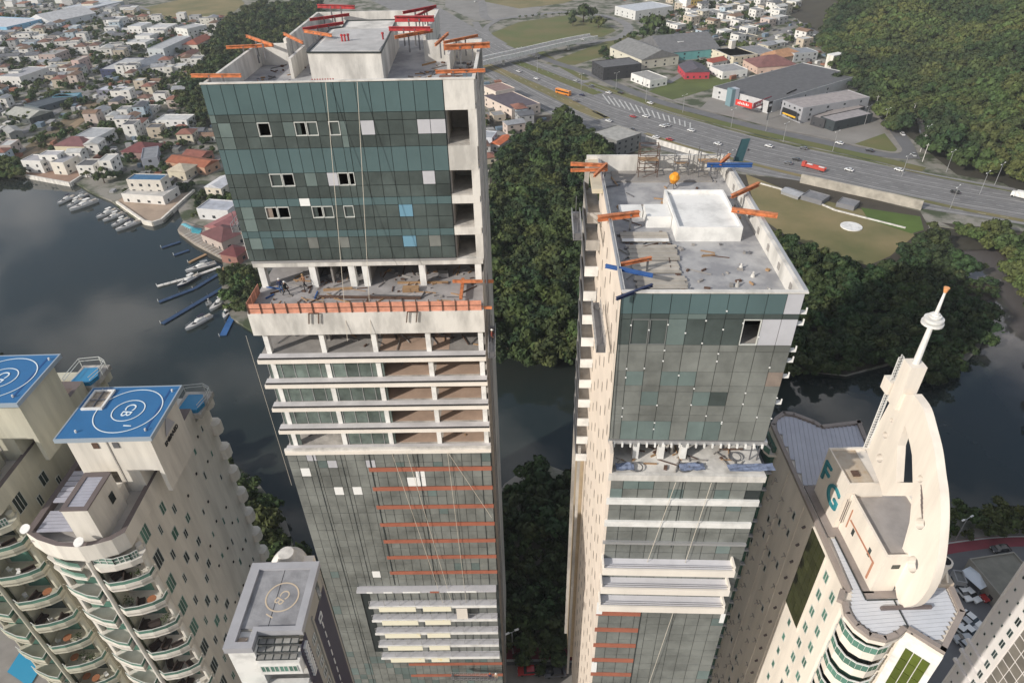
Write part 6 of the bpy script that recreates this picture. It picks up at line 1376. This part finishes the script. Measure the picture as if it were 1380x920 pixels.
regions=[('waterfront town',[(-20,100),(310,100),(300,150),(280,235),(240,262),(150,262),(120,235),(60,200),(0,225),(-20,225)],12.5,ang,.6),
 ('inner town',[(-30,28),(150,12),(300,32),(300,60),(285,100),(-30,100)],14,ang+.1,.72),
 ('far town',[(-30,-6),(170,-6),(170,14),(150,14),(-30,28)],18,ang,.7),
 ('district behind the left tower',[(640,110),(670,108),(735,160),(690,190),(660,240),(640,240)],14,.3,.7),
 ('commerce district',[(900,-8),(1085,-12),(1080,20),(1098,45),(1125,90),(1040,105),(1000,118),(950,95),(905,70),(900,30)],15,.55,.78),
 ('loop district',[(560,-25),(900,-25),(890,0),(840,2),(720,-12)],26,.2,.55),
 ('far district',[(1085,-14),(1230,-20),(1190,4),(1140,2),(1090,16)],20,.4,.6)]
cand=[]
for ri,(rn,pts,cell,an_,dn) in enumerate(regions):
    poly=[(p.x,p.y) for p in G(pts)]; c,s=math.cos(an_),math.sin(an_)
    us=[x*c+y*s for x,y in poly]; vs2=[-x*s+y*c for x,y in poly]; iu0,iu1=int(min(us)/cell),int(max(us)/cell)+1; iv0,iv1=int(min(vs2)/cell),int(max(vs2)/cell)+1
    for iv in range(iv0,iv1):
        for iu in range(iu0,iu1):
            u=iu*cell+rnd.uniform(-2,2); v=iv*cell+rnd.uniform(-2,2); x=u*c-v*s; y=u*s+v*c; r0=rnd.random()
            if not pip(x,y,poly): continue
            if any((x-a)**2+(y-b)**2<(r+cell*.35)**2 for a,b,r in taken+roadpts): continue
            if any(pip(x,y,b_) for b_ in bl): continue
            cand.append((y,x,ri,iu-iu0,iv-iv0,an_,cell,r0<dn))
cand.sort()
rowc={}; nh=0; farb=MB(); farr=MB(); ntree=0
for y,x,ri,iu,iv,an_,cell,ish in cand:
    if ish:
        rowc[(ri,iv)]=rowc.get((ri,iv),0)+1
        wc=rnd.choice(whites[:1]*7+whites); rc=rnd.choice(roofs if ri!=4 else roofs[:3]+roofs[5:]+roofs[:2]); w=cell*rnd.uniform(.55,.85); d=cell*rnd.uniform(.5,.8); hh=rnd.choice((3.2,3.6,6.2,6.4,6.6,9)) 
        if nh<270:
            k=rowc[(ri,iv)]-1; iv=min(iv,19) if iv<20 else iv
            plc='%s from left, row %s, %s'%(ordn[k] if k<20 else 'last',(ordn[iv] if iv<20 else 'rear %d'%iv),regions[ri][0]); lab='%s %s house, %s roof; %s'%(wc[0],{3:'low',6:'mid-height',9:'tall'}[int(hh/3)*3],rc[0].replace(' tiled hip','').replace(' gabled',' pitched'),plc)
            house('house',lab,'house',(x,y,0),w,d,hh,an_+rnd.choice((0,0,.06,-.05)),wc[1],rc[1],rc[2],'houses of the town'); nh+=1
            if rnd.random()<.35: 
                o=COL.objects[-1]
            if rnd.random()<.6:
                zz=cell*.45; tree('garden_tree','small tree before the house '+plc,'garden trees in the town',(x+rnd.uniform(-1,1)*zz,y-zz),rnd.uniform(1.8,3.2),rnd.uniform(2,3.5),rnd.randrange(6)); ntree+=1
        else:
            c,s=math.cos(an_),math.sin(an_)
            def q_(a,b): return (x+a*c-b*s,y+a*s+b*c)
            farb.prism([q_(-w/2,-d/2),q_(w/2,-d/2),q_(w/2,d/2),q_(-w/2,d/2)],0,hh,rnd.randrange(4)); farb.prism([q_(-w/2-.3,-d/2-.3),q_(w/2+.3,-d/2-.3),q_(w/2+.3,d/2+.3),q_(-w/2-.3,d/2+.3)],hh,hh+.5,4+rnd.randrange(4))
    elif ntree<290: tree('garden_tree','garden tree in a gap, column %s, row %s, %s'%(ordn[iu%20],ordn[iv%20],regions[ri][0]),'garden trees in the town',(x,y),rnd.uniform(2.6,4.6),rnd.uniform(2.5,5),rnd.randrange(6)); ntree+=1
if farb.v:
    o=farb.build('distant_houses',[mat('far wall %d'%i,c,.85) for i,c in enumerate(((.70,.69,.66),(.6,.56,.46),(.42,.42,.42),(.5,.55,.58)))]+[mat('far roof %d'%i,c,.8) for i,c in enumerate(((.3,.3,.3),(.55,.55,.54),(.30,.14,.09),(.2,.2,.22)))]); tag(o,'mass of small far houses of the town',None,None,'stuff')
cl=MB()
for ri,(rn,pts,cell,an_,dn) in enumerate(regions):
    poly=[(p.x,p.y) for p in G(pts)]; x0,x1=min(p[0] for p in poly),max(p[0] for p in poly); y0,y1=min(p[1] for p in poly),max(p[1] for p in poly)
    for _ in range(int(min(1500,(x1-x0)*(y1-y0)/110))):
        x,y=rnd.uniform(x0,x1),rnd.uniform(y0,y1)
        if not pip(x,y,poly) or any(pip(x,y,b_) for b_ in bl[2:4]) or any((x-a)**2+(y-b)**2<(r-3)**2 for a,b,r in roadpts): continue
        w,d,h=rnd.uniform(.8,3.4),rnd.uniform(.8,2.2),rnd.uniform(.8,2.8); c,s=math.cos(an_),math.sin(an_)
        cl.prism([(x+a*c-b*s,y+a*s+b*c) for a,b in ((-w,-d),(w,-d),(w,d),(-w,d))],0,h,rnd.randrange(7))
o=cl.build('yard_clutter',[mat('clutter %d'%i,c,.8,noise=.3,scale=1) for i,c in enumerate(((.62,.61,.58),(.35,.35,.35),(.12,.12,.13),(.30,.13,.08),(.20,.20,.19),(.45,.42,.36),(.16,.22,.28)))]); tag(o,'small sheds, walls, tanks and parked things in the yards',None,None,'stuff')
print('houses',nh,'trees',ntree)
t=thing('apartment_block','yellow striped tall apartment block on the right skyline','apartment tower',tuple(P(932,16)),.5); MB().box(-8,8,-6,6,0,20).build('wall',mat('yellow wall',(.60,.42,.12),.8),t); MB().box(-14,-8,-6,6,0,18).build('wing',white,t); MB().box(8,14,-6,6,0,18).build('wing',white,t)
for i in range(5):
    for j in range(4): inst('window',winu,t,(-6+j*4,-6,3+i*3.4),0,(1.6,1,1.6))
# ---- viaduct
t=thing('viaduct','curved concrete flyover crossing the highway at the left','viaduct',(0,0,0)); vp=smoothpts([P(*q,hh) for q,hh in (((440,175),7.5),((560,112),7.5),((640,84),7.5),((700,70),7.5),((760,57),7),((800,51),6),)],8)
hs=0
def vstrip(name,off,wd,z0,z1,m):
    mb=MB(); 
    for a,b in zip(vp,vp[1:]):
        d=(b-a).normalized(); n_=Vector((-d.y,d.x,0)); A_=a+n_*off; B_=b+n_*off+d*.0; mb.beam((A_.x,A_.y,(z0+z1)/2),(B_.x,B_.y,(z0+z1)/2),wd,z1-z0)
    return mb.build(name,m,t)
vstrip('deck',0,11,5.8,7.3,white); vstrip('road_surface',0,9.6,7.3,7.36,mat('pale asphalt',(.22,.215,.21),.9,noise=.25,scale=.3)); vstrip('barrier',5.3,.8,7.3,8.6,white); vstrip('barrier',-5.3,.8,5.4,8.6,white)
for i in (3,9,15,21,27,33): 
    if i<len(vp): MB().box(-.8,.8,-.8,.8,0,5.4).box(-1.2,1.2,-3.4,3.4,5.4,6).build('pier',concw,t,(vp[i].x,vp[i].y,0),.3)
# ---- vehicles
def carmesh(L0=4.4,W0=1.8,H0=1.45):
    b=MB(); prof=[(-L0/2,.35),(-L0/2,.8),(-L0*.3,.92),(-L0*.16,.92),(L0*.42,.92),(L0/2,.85),(L0/2,.35)]
    n=len(prof); v=[(x,-W0/2,z) for x,z in prof]+[(x,W0/2,z) for x,z in prof]; b.add(v,[tuple(range(n)),tuple(range(2*n-1,n-1,-1))]+[(i,n+i,n+(i+1)%n,(i+1)%n) for i in range(n)])
    c=MB(); lo=[(-L0*.22,-W0/2+.05),(L0*.38,-W0/2+.05),(L0*.38,W0/2-.05),(-L0*.22,W0/2-.05)]; hi=[(-L0*.08,-W0/2+.2),(L0*.28,-W0/2+.2),(L0*.28,W0/2-.2),(-L0*.08,W0/2-.2)]; c.prism(lo,.92,H0-.06,0,hi)
    r=MB().prism(hi,H0-.06,H0)
    w=MB().cyl((0,-.1,0),(0,.1,0),.32,n=12); return b,c,r,w
cb_,cc_,cr_,cw_=carmesh(); glassd=mat('car glass',(.02,.022,.025),.08,spec=.9); tyre=mat('tyre',(.015,.015,.015),.9); whm=cw_.mesh('wheel',tyre)
ccm=cc_.mesh('window_band',glassd); cmesh={}
headm=MB().box(-.06,.02,-.18,.18,-.08,.08).mesh('headlight',mat('headlight',(.7,.7,.65),.2)); tailm=MB().box(-.02,.06,-.18,.18,-.08,.08).mesh('tail_light',mat('tail light',(.4,.02,.02),.3))
def car(label,px,py,rz,cn,group,z=.3,nm='car',sc=1.0,p=None):
    c={'white':(.75,.75,.74),'silver':(.42,.43,.44),'black':(.02,.02,.022),'grey':(.12,.12,.13),'red':(.40,.03,.03),'dark blue':(.02,.03,.08)}[cn]; m=mat('car '+cn,c,.25,coat=.6)
    if cn not in cmesh: cmesh[cn]=(cb_.mesh('body',m),cr_.mesh('roof',m))
    p=p or P(px,py,z); t=thing(nm,label,'car',(p.x,p.y,z),rz,group); t.scale=(sc,sc,sc)
    inst('body',cmesh[cn][0],t); inst('roof',cmesh[cn][1],t); inst('window_band',ccm,t)
    for x in (-1.35,1.35):
        for y in (-.82,.82): inst('wheel',whm,t,(x,y,.33))
    for y in (-.6,.6): inst('headlight',headm,t,(-2.2,y,.68)); inst('tail_light',tailm,t,(2.2,y,.72))
    return t
def head(x,y): a=P(x-12,0,0); 
hwa=lambda x,y: (lambda a,b: math.atan2(b.y-a.y,b.x-a.x))(P(x-15,y-15*.27),P(x+15,y+15*.27))
cars=[(699,97,'white','white car on the left carriageway ahead of the orange bus'),(723,107,'white','white car just left of the orange bus'),(784,129,'dark blue','dark car right of the orange bus'),(776,137,'grey','small dark car below the highway median by the verge'),(820,126,'white','white car at the tip of the chevron markings'),(836,126,'black','black car on the upper carriageway by the chevron'),(876,140,'white','white car on the carriageway above the chevron end'),(797,117,'grey','grey car on the upper carriageway before the chevron'),(776,110,'silver','silver car beside the wide grass median'),
 (853,158,'red','red car left of the white one below the chevron'),(870,158,'white','white car right of the red one below the chevron'),(820,164,'white','white car nearest the round roofed building'),(893,171,'white','white car in the middle lanes right of the chevron'),(899,170,'silver','silver car beside the white one in middle lanes'),(931,177,'white','white car right of middle on the highway'),(884,186,'white','white car on the lower service lane'),(852,176,'black','black car on the lower service lane'),(902,189,'red','red truck cab on lower service lane'),(967,195,'white','white car in the lower middle lanes'),(998,204,'white','white van like car behind a black car'),(1003,202,'black','black car just beside the white one'),(1036,198,'white','white car above the two touching cars'),(1144,230,'white','lone white car on the right stretch of the highway'),(1211,230,'white','white car furthest right in the upper lanes'),(1287,260,'black','black car near the right edge of the highway'),(1073,216,'black','long dark car left of the car carrier'),(1062,221,'grey','grey car left of the black one'),(1131,194,'white','white car on the frontage road by the triangle'),(1172,204,'black','dark car on the frontage road near the corner'),(1083,201,'grey','grey car at the highway edge under the forecourt'),
 (785,54,'white','white car on the flyover'),(1112,52,'white','white car at the far end of the side road')]
for x,y,c,l in cars: car(l,x,y,hwa(x,y),c,'vehicles on the highway',.35 if y!=54 else 7.4)
sr=(lambda a,b: math.atan2(b.y-a.y,b.x-a.x))(P(1216,190),P(1170,135))
for x,y,c,l in ((1203,167,'white','white car parked on the side road verge'),(1216,182,'white','white car on the side road near the corner'),(1185,143,'white','white car by the pole on the side road'),(1231,210,'silver','silver car turning out of the side road'),(640,3,'white','white car on the far ramp')): car(l,x,y,sr,c,'cars on the side road',.3)
# bus, car carrier, truck
p=P(759,128,0); t=thing('coach','orange coach on the left carriageway','bus',(p.x,p.y,.3),hwa(759,128)); om=mat('orange coach paint',(.65,.22,.03),.35,coat=.4)
MB().box(-6.5,6.5,-1.25,1.25,.4,3.4).build('body',om,t); MB().box(-6.2,6.2,-1.28,1.28,1.7,2.7).build('window_band',glassd,t); MB().box(-3,3,-.8,.8,3.4,3.6).build('roof_unit',mat('coach roof',(.7,.35,.1),.5),t)
for x in (-4.2,3.2,4.6):
    for y in (-1.1,1.1): inst('wheel',whm,t,(x,y,.5),0,(1.5,1.5,1.5))
p=P(1097,229,0); t=thing('truck','red car carrier truck on the right stretch of the highway','truck',(p.x,p.y,.3),hwa(1097,229)); rm_=mat('truck red',(.45,.06,.04),.5)
MB().box(-9.5,-7,-1.2,1.2,.5,3.2).build('cab',rm_,t); MB().box(-6.6,8,-1.2,1.2,.7,1.0).box(-6.6,8,-1.2,-1.05,1.0,2.4).box(-6.6,8,1.05,1.2,1.0,2.4).build('trailer',rm_,t); MB().box(-6,-2,-.8,.8,1,2.4).box(3,7,-.8,.8,1,2.4).build('cargo',white,t)
t.scale=(.72,.9,.9)
for x in (-8.4,-5,5,6.4):
    for y in (-1,1): inst('wheel',whm,t,(x,y,.5),0,(1.5,1.5,1.5))
p=P(1378,269,0); t=thing('truck','white box truck at the right edge of the highway','truck',(p.x,p.y,.3),hwa(1378,269)); MB().box(-3.5,3.5,-1.2,1.2,.8,3.4).build('box',white,t); MB().box(-5.2,-3.6,-1.1,1.1,.5,2.6).build('cab',white,t)
for x in (-4.4,2.5):
    for y in (-1,1): inst('wheel',whm,t,(x,y,.5),0,(1.4,1.4,1.4))
for x,y,r,c,l in ((1288,789,60,'silver','silver car at the end of the upper parked row, partly behind the tank'),(1297,800,100,'white','white car second in the upper parked row'),(1307,802,110,'white','white sport car third in the upper parked row'),(1334,806,10,'red','red car alone in the car park'),(1309,836,118,'white','white estate car heading the lower parked row'),(1303,842,115,'silver','silver car second in the lower parked row'),(1307,853,115,'white','white car third in the lower parked row'),(1298,862,5,'silver','light blue grey car lying across the lower row'),(1296,852,120,'white','white car behind the kerb of the lower row'),(1302,873,110,'silver','silver car nearest the white tower edge'),(1376,790,40,'black','black car at the yard right side')):
    car(l,x,y,R_(r),c,'cars in the car park',.2)
car('dark car driving on the near promenade road',1347,741,.1,'black',None,.2)
for i,(x,y,c) in enumerate(((712,905,'red'),(735,905,'black'),(748,908,'grey'))): car(['red car on the street between the towers','black car on the street between the towers','grey car on the street between the towers, rightmost'][i],x,y,.05,c,None,.25)
# parking yard buildings
hq('shed','long low grey green ribbed roof beside the car park','shed',[(1322,805),(1385,795),(1395,750)],4,(.3,.28,.24),(.23,.22,.18),'flat'); hq('shed','small grey shed roof left of the long ribbed roof','shed',[(1284,783),(1298,785),(1302,772)],3,(.3,.3,.3),(.2,.2,.19),'flat')
t=thing('awning','white peaked awning beside the ribbed roof','awning',tuple(P(1313,786)),.4); MB().add([(-3,-2.6,3),(3,-2.6,3),(3,2.6,3),(-3,2.6,3),(0,0,3.9)],[(0,1,4),(1,2,4),(2,3,4),(3,0,4),(3,2,1,0)]).build('canvas',mat('white canvas',(.62,.66,.70),.8),t)
for a,b in ((-2.9,-2.5),(2.9,-2.5),(2.9,2.5),(-2.9,2.5)): MB().beam((a,b,0),(a,b,3),.12).build('post',steel,t)
# lamps
def lamp(label,p,hh,rz=0,arm=2,name='street_lamp',grp='street lamps along the highway'):
    t=thing(name,label,'street lamp',(p.x,p.y,0),rz,grp); MB().cyl((0,0,0),(0,0,hh),.16,.09,8).build('pole',alu,t); m=MB().beam((0,0,hh),(arm,0,hh+.3),.1)
    m.beam((0,0,hh),(-arm,0,hh+.3),.1); m.build('arm',alu,t); MB().box(arm-.2,arm+.7,-.18,.18,hh+.2,hh+.4).build('lamp_head',white,t); MB().box(-arm-.7,-arm+.2,-.18,.18,hh+.2,hh+.4).build('lamp_head',white,t)
for i,(x,y) in enumerate(sorted(((724,97),(783,122),(870,138),(920,152),(1032,177),(1055,192),(985,172),(1122,204),(1215,238),(1244,196),(1340,250),(1320,262),(1280,282),(830,120),(700,84),(866,118),(1190,172),(1275,232),(1165,168),(980,232)))): lamp('tall twin arm street lamp, %s from the left along the highway'%ordn[i],P(x,y),11,hwa(x,y)+1.57)
lamp('tall street lamp standing beside the near promenade',P(1287,728),8,.4,1.2,'street_lamp',None); lamp('street lamp on the street between the towers',P(691,880),8,.4,.8,'street_lamp',None)
for x,y,l_ in ((1240,205,'upper pale utility pole at the creek mouth'),(1243,218,'lower pale utility pole at the creek mouth'),(1178,150,'pale utility pole halfway down the side road'),(1228,160,'pale utility pole inside the forest edge')):
    p=P(x,y); t=thing('utility_pole',l_,'pole',(p.x,p.y,0),0,'utility poles by the forest'); MB().cyl((0,0,0),(0,0,10),.2,.12,8).build('pole',concw,t); MB().beam((-1,0,9),(1,0,9),.15).build('crossarm',concw,t)
p=P(1147,306); tag(MB().cyl((0,0,0),(0,0,.5),4.6,4.6,24).build('round_slab',white,None,p),'round white slab lying on the dry field','slab')
# ---- waterfront terraces, pool, marina
sheet('terrace',G([(240,312),(248,300),(300,318),(332,300),(330,352),(300,348),(262,328)]),mat('plank terrace',(.32,.28,.24),.85,noise=.3,scale=.15),1.0,th=2)
for i in range(14):
    a=P(246+i*4,318+i*2.3,1.02); MB().beam((a.x,a.y,1.1),(a.x+5,a.y+7,1.1),.25,.08).build('terrace_stripe',concw)['kind']='structure'
sheet('terrace',G([(158,273),(172,262),(222,268),(262,258),(218,298),(206,302),(195,299)]),mat('sand terrace',(.42,.32,.24),.85,noise=.35,scale=.1),.5,th=1.6); sheet('terrace',G([(30,228),(40,222),(100,228),(128,222),(115,236),(95,248),(36,237)]),mat('terracotta terrace',(.34,.22,.16),.85,noise=.35,scale=.1),.5,th=1.6)
plw=mat('pool water',(.05,.34,.40),.1)
for l,q in (('small turquoise pool on the club terrace',[(256,306),(272,308),(270,315),(258,313)]),('turquoise plunge pool below the club',[(318,366),(330,364),(332,374),(322,378)])):
    o=sheet('pool',G(q,1.2),plw,1.25,kind='',th=.6); tag(o,l,'pool'); del o['kind']
for i in range(4):
    p=P(250+i*3,308+i*1.5,1.0); t=thing('parasol','%s turquoise parasol on the club terrace, counted from the water'%ordn[i],'parasol',(p.x,p.y,1.0)); MB().cyl((0,0,0),(0,0,2.4),.05,n=6).build('pole',white,t); MB().cyl((0,0,2.2),(0,0,2.7),1.3,.05,8).build('canopy',mat('turquoise canvas',(.15,.42,.48),.8),t)
def pier(label,a,b,wd,m,h=.35):
    A_=P(*a,-.7);B_=P(*b,-.7);c=(A_+B_)/2;d=B_-A_;t=thing('pier',label,'pier',(c.x,c.y,-1),math.atan2(d.y,d.x)); L0=d.length; n=max(2,int(L0/2.4))
    for i in range(n): MB().box(-L0/2+i*L0/n+.06,-L0/2+(i+1)*L0/n-.06,-wd/2,wd/2,.15,.15+h).build('float_section',m,t)
    for i in range(0,n,3): MB().cyl((-L0/2+i*L0/n,wd/2+.15,0),(-L0/2+i*L0/n,wd/2+.15,1.2),.12,n=6).build('pile',white if i==0 else steel,t)
bp=mat('blue pontoon',(.02,.055,.13),.6,noise=.3,scale=.6); bp2=mat('bright blue pontoon',(.03,.12,.32),.6,noise=.3,scale=.6)
for l,a,b,wd,m in (('pale concrete finger pier, uppermost long one',(211.7,386),(256,374),1.6,concw),('pale pier section behind the grey yacht',(268,370),(297,359.6),1.6,concw),('dark blue pontoon beside the white and navy yacht',(214.4,407),(262,389),1.8,bp),('dark pontoon leading to the shore at the top',(262,389),(297,368),1.8,bp),('longest blue pontoon in the marina',(218.9,436),(301.8,387),1.9,bp),('bright blue pontoon nearest the tower',(300.5,452),(317.4,418),2.4,bp2),('short bright blue gangway to the tower shore',(317.4,418),(333,415.5),1.6,bp2),('short timber jetty under the terrace',(254.8,353.7),(278,342.6),1.4,wood),('dark pontoon below the terrace, left',(218,334),(243,326),1.6,bp),('second dark pontoon below the terrace',(235,344),(255,337),1.6,bp),('timber landing at the shore bend',(300,365),(309,349),1.6,wood)): pier(l,a,b,wd,m)
def boat(label,bow,stern,hullm,style=0,wf=.27,grp=None):
    A_=P(*bow,-.9);B_=P(*stern,-.9); d=A_-B_; L0=d.length; rz=math.atan2(d.y,d.x); c=(A_+B_)/2; t=thing('boat',label,'boat',(c.x,c.y,-1.0),rz,grp); Wd=L0*wf/2; hh=max(.9,L0*.09)
    xs=[-.5,-.35,-.1,.15,.32,.43,.5]; ws=[.86,.95,1,.92,.66,.34,.03]; n=len(xs); V=[];f=[]
    for x,w in zip(xs,ws): 
        zt=hh*(1+.35*max(0,x+.1)); V+=[(x*L0*.94,-w*Wd*.7,0),(x*L0,-w*Wd,zt),(x*L0,w*Wd,zt),(x*L0*.94,w*Wd*.7,0)]
    for i in range(n-1):
        for k in (0,2): f.append((4*i+k,4*i+4+k,4*i+5+k,4*i+1+k))
    f.append((0,1,2,3)); MB().add(V,f).build('hull',hullm,t)
    dk=MB(); V=[]
    for x,w in zip(xs,ws): zt=hh*(1+.35*max(0,x+.1))-.08; V+=[(x*L0,-w*Wd*.96,zt),(x*L0,w*Wd*.96,zt)]
    dk.add(V,[(2*i,2*i+2,2*i+3,2*i+1) for i in range(n-1)]).build('deck',mat('boat deck',(.62,.60,.57),.6),t)
    z=hh*1.0
    c0=MB().prism([(-.22*L0,-.7*Wd),(.12*L0,-.62*Wd),(.24*L0,0),(.12*L0,.62*Wd),(-.22*L0,.7*Wd)],z,z+.7+L0*.02,0,[(-.18*L0,-.55*Wd),(.05*L0,-.5*Wd),(.12*L0,0),(.05*L0,.5*Wd),(-.18*L0,.55*Wd)]); c0.build('cabin',white,t)
    MB().prism([(.0*L0,-.62*Wd),(.16*L0,-.55*Wd),(.265*L0,0),(.16*L0,.55*Wd),(.0*L0,.62*Wd)],z+.1,z+.62,0,[(.0*L0,-.52*Wd),(.08*L0,-.47*Wd),(.17*L0,0),(.08*L0,.47*Wd),(.0*L0,.52*Wd)]).build('windshield',glassd,t)
    top={0:white,1:mat('navy canvas',(.015,.015,.035),.8),2:mat('green canvas',(.015,.10,.08),.8),3:mat('grey canvas',(.25,.26,.27),.8)}[style]
    if style!=2: MB().box(-.26*L0,-.02*L0,-.5*Wd,.5*Wd,z+1.5+L0*.02,z+1.62+L0*.02).build('canopy',top,t); m=MB(); [m.beam((x*L0,y*Wd,z),(x*L0,y*Wd,z+1.45+L0*.02),.07) for x in (-.25,-.03) for y in (-.45,.45)]; [m.beam((x*L0,-.45*Wd,z+1.45+L0*.02),(x*L0,.45*Wd,z+1.45+L0*.02),.07) for x in (-.25,-.03)]; [m.beam((-.25*L0,y*Wd,z+1.45+L0*.02),(-.03*L0,y*Wd,z+1.45+L0*.02),.07) for y in (-.45,.45)]; m.build('canopy_frame',alu,t)
    else: MB().prism([(-.42*L0,-.8*Wd),(.1*L0,-.85*Wd),(.2*L0,0),(.1*L0,.85*Wd),(-.42*L0,.8*Wd)],z,z+.6,0,[(-.4*L0,-.3*Wd),(.05*L0,-.3*Wd),(.1*L0,0),(.05*L0,.3*Wd),(-.4*L0,.3*Wd)]).build('canopy',top,t)
    m=MB(); [m.beam((x*L0,s*w*Wd*.95,z+.1),(x*L0,s*w*Wd*.95,z+.7),.05) for x,w in ((.2,.85),(.32,.6),(.43,.3)) for s in (-1,1)]
    for s in (-1,1): m.beam((.2*L0,s*.85*Wd*.95,z+.7),(.32*L0,s*.6*Wd*.95,z+.75),.05).beam((.32*L0,s*.6*Wd*.95,z+.75),(.43*L0,s*.3*Wd*.95,z+.8),.05)
    m.build('bow_rail',alu,t); MB().box(-.47*L0,-.32*L0,-.6*Wd,.6*Wd,z*.9,z*.9+.35).build('seat',mat('boat seat',(.45,.40,.34),.8),t)
hw_=mat('white hull',(.72,.72,.72),.3); hg=mat('grey hull',(.35,.36,.38),.4); hn=mat('navy hull',(.03,.05,.10),.3)
for l,a,b,m,s in (('uppermost white boat of the left mooring group',(78,276),(101,265),hw_,1),('second white boat of the left mooring group',(91,280),(112,269),hw_,0),('long white boat at the front of the left mooring group',(94,285),(132,271),hw_,0),('grey covered boat behind the left mooring group',(98,271),(120,263),hg,3),('white boat nearer the town in the middle mooring group',(130.4,295),(158,283),hw_,0),('white boat on the right of the middle mooring group',(139,299),(167,288),hw_,0),('smaller white boat of the third mooring group',(150.6,306),(174,295),hw_,0),('long white boat touching the sea wall corner',(156.5,312),(189.6,299),hw_,1),
  ('grey military style yacht moored at the pale pier',(250.2,367.4),(291.3,355.7),hg,3),('white and navy yacht beside the dark pontoon',(239.1,388.3),(269,371.3),hn,0),('white yacht with open cockpit below the longest pontoon',(282.9,420.2),(309.6,399),hw_,0),('white yacht with navy round canopy, lowest in the marina',(250.2,445.7),(285.5,426),hw_,1),('small boat with green cover beside the bright blue pontoon',(301.8,431.3),(312.2,410.5),hw_,2),('tiny white tender beside the open cockpit yacht',(278,412),(285,408.5),hw_,0)): boat(l,a,b,m,s)
p=P(1378,692,0); boat('dark small boat at the right edge of the lagoon',(1366,690),(1384,693),hn,1)
# foot of the twin towers: pool and decks
sheet('pool_deck',[(-110,40),(-60,40),(-60,75),(-110,75)],pave,14.9,th=15); kk=G([(10,905),(45,850),(78,862),(40,925)],15); o=sheet('swimming_pool',kk,mat('deep pool',(.02,.24,.40),.1),15.1,kind='',th=.1); del o['kind']; tag(o,'blue swimming pool at the foot of the left cream tower','pool')
# ================================================================== AIR
hm=bpy.data.materials.new('air'); hm.use_nodes=True; t_=hm.node_tree; t_.nodes.clear(); o_=t_.nodes.new('ShaderNodeOutputMaterial'); pv=t_.nodes.new('ShaderNodeVolumePrincipled'); pv.inputs['Density'].default_value=.00011; pv.inputs['Color'].default_value=(.86,.9,.95,1); t_.links.new(pv.outputs[0],o_.inputs['Volume'])
hz_=MB().box(-2500,2500,-400,3000,-3,H+30).build('haze',hm); tag(hz_,'thin pale air over the whole place',None,None,'stuff')
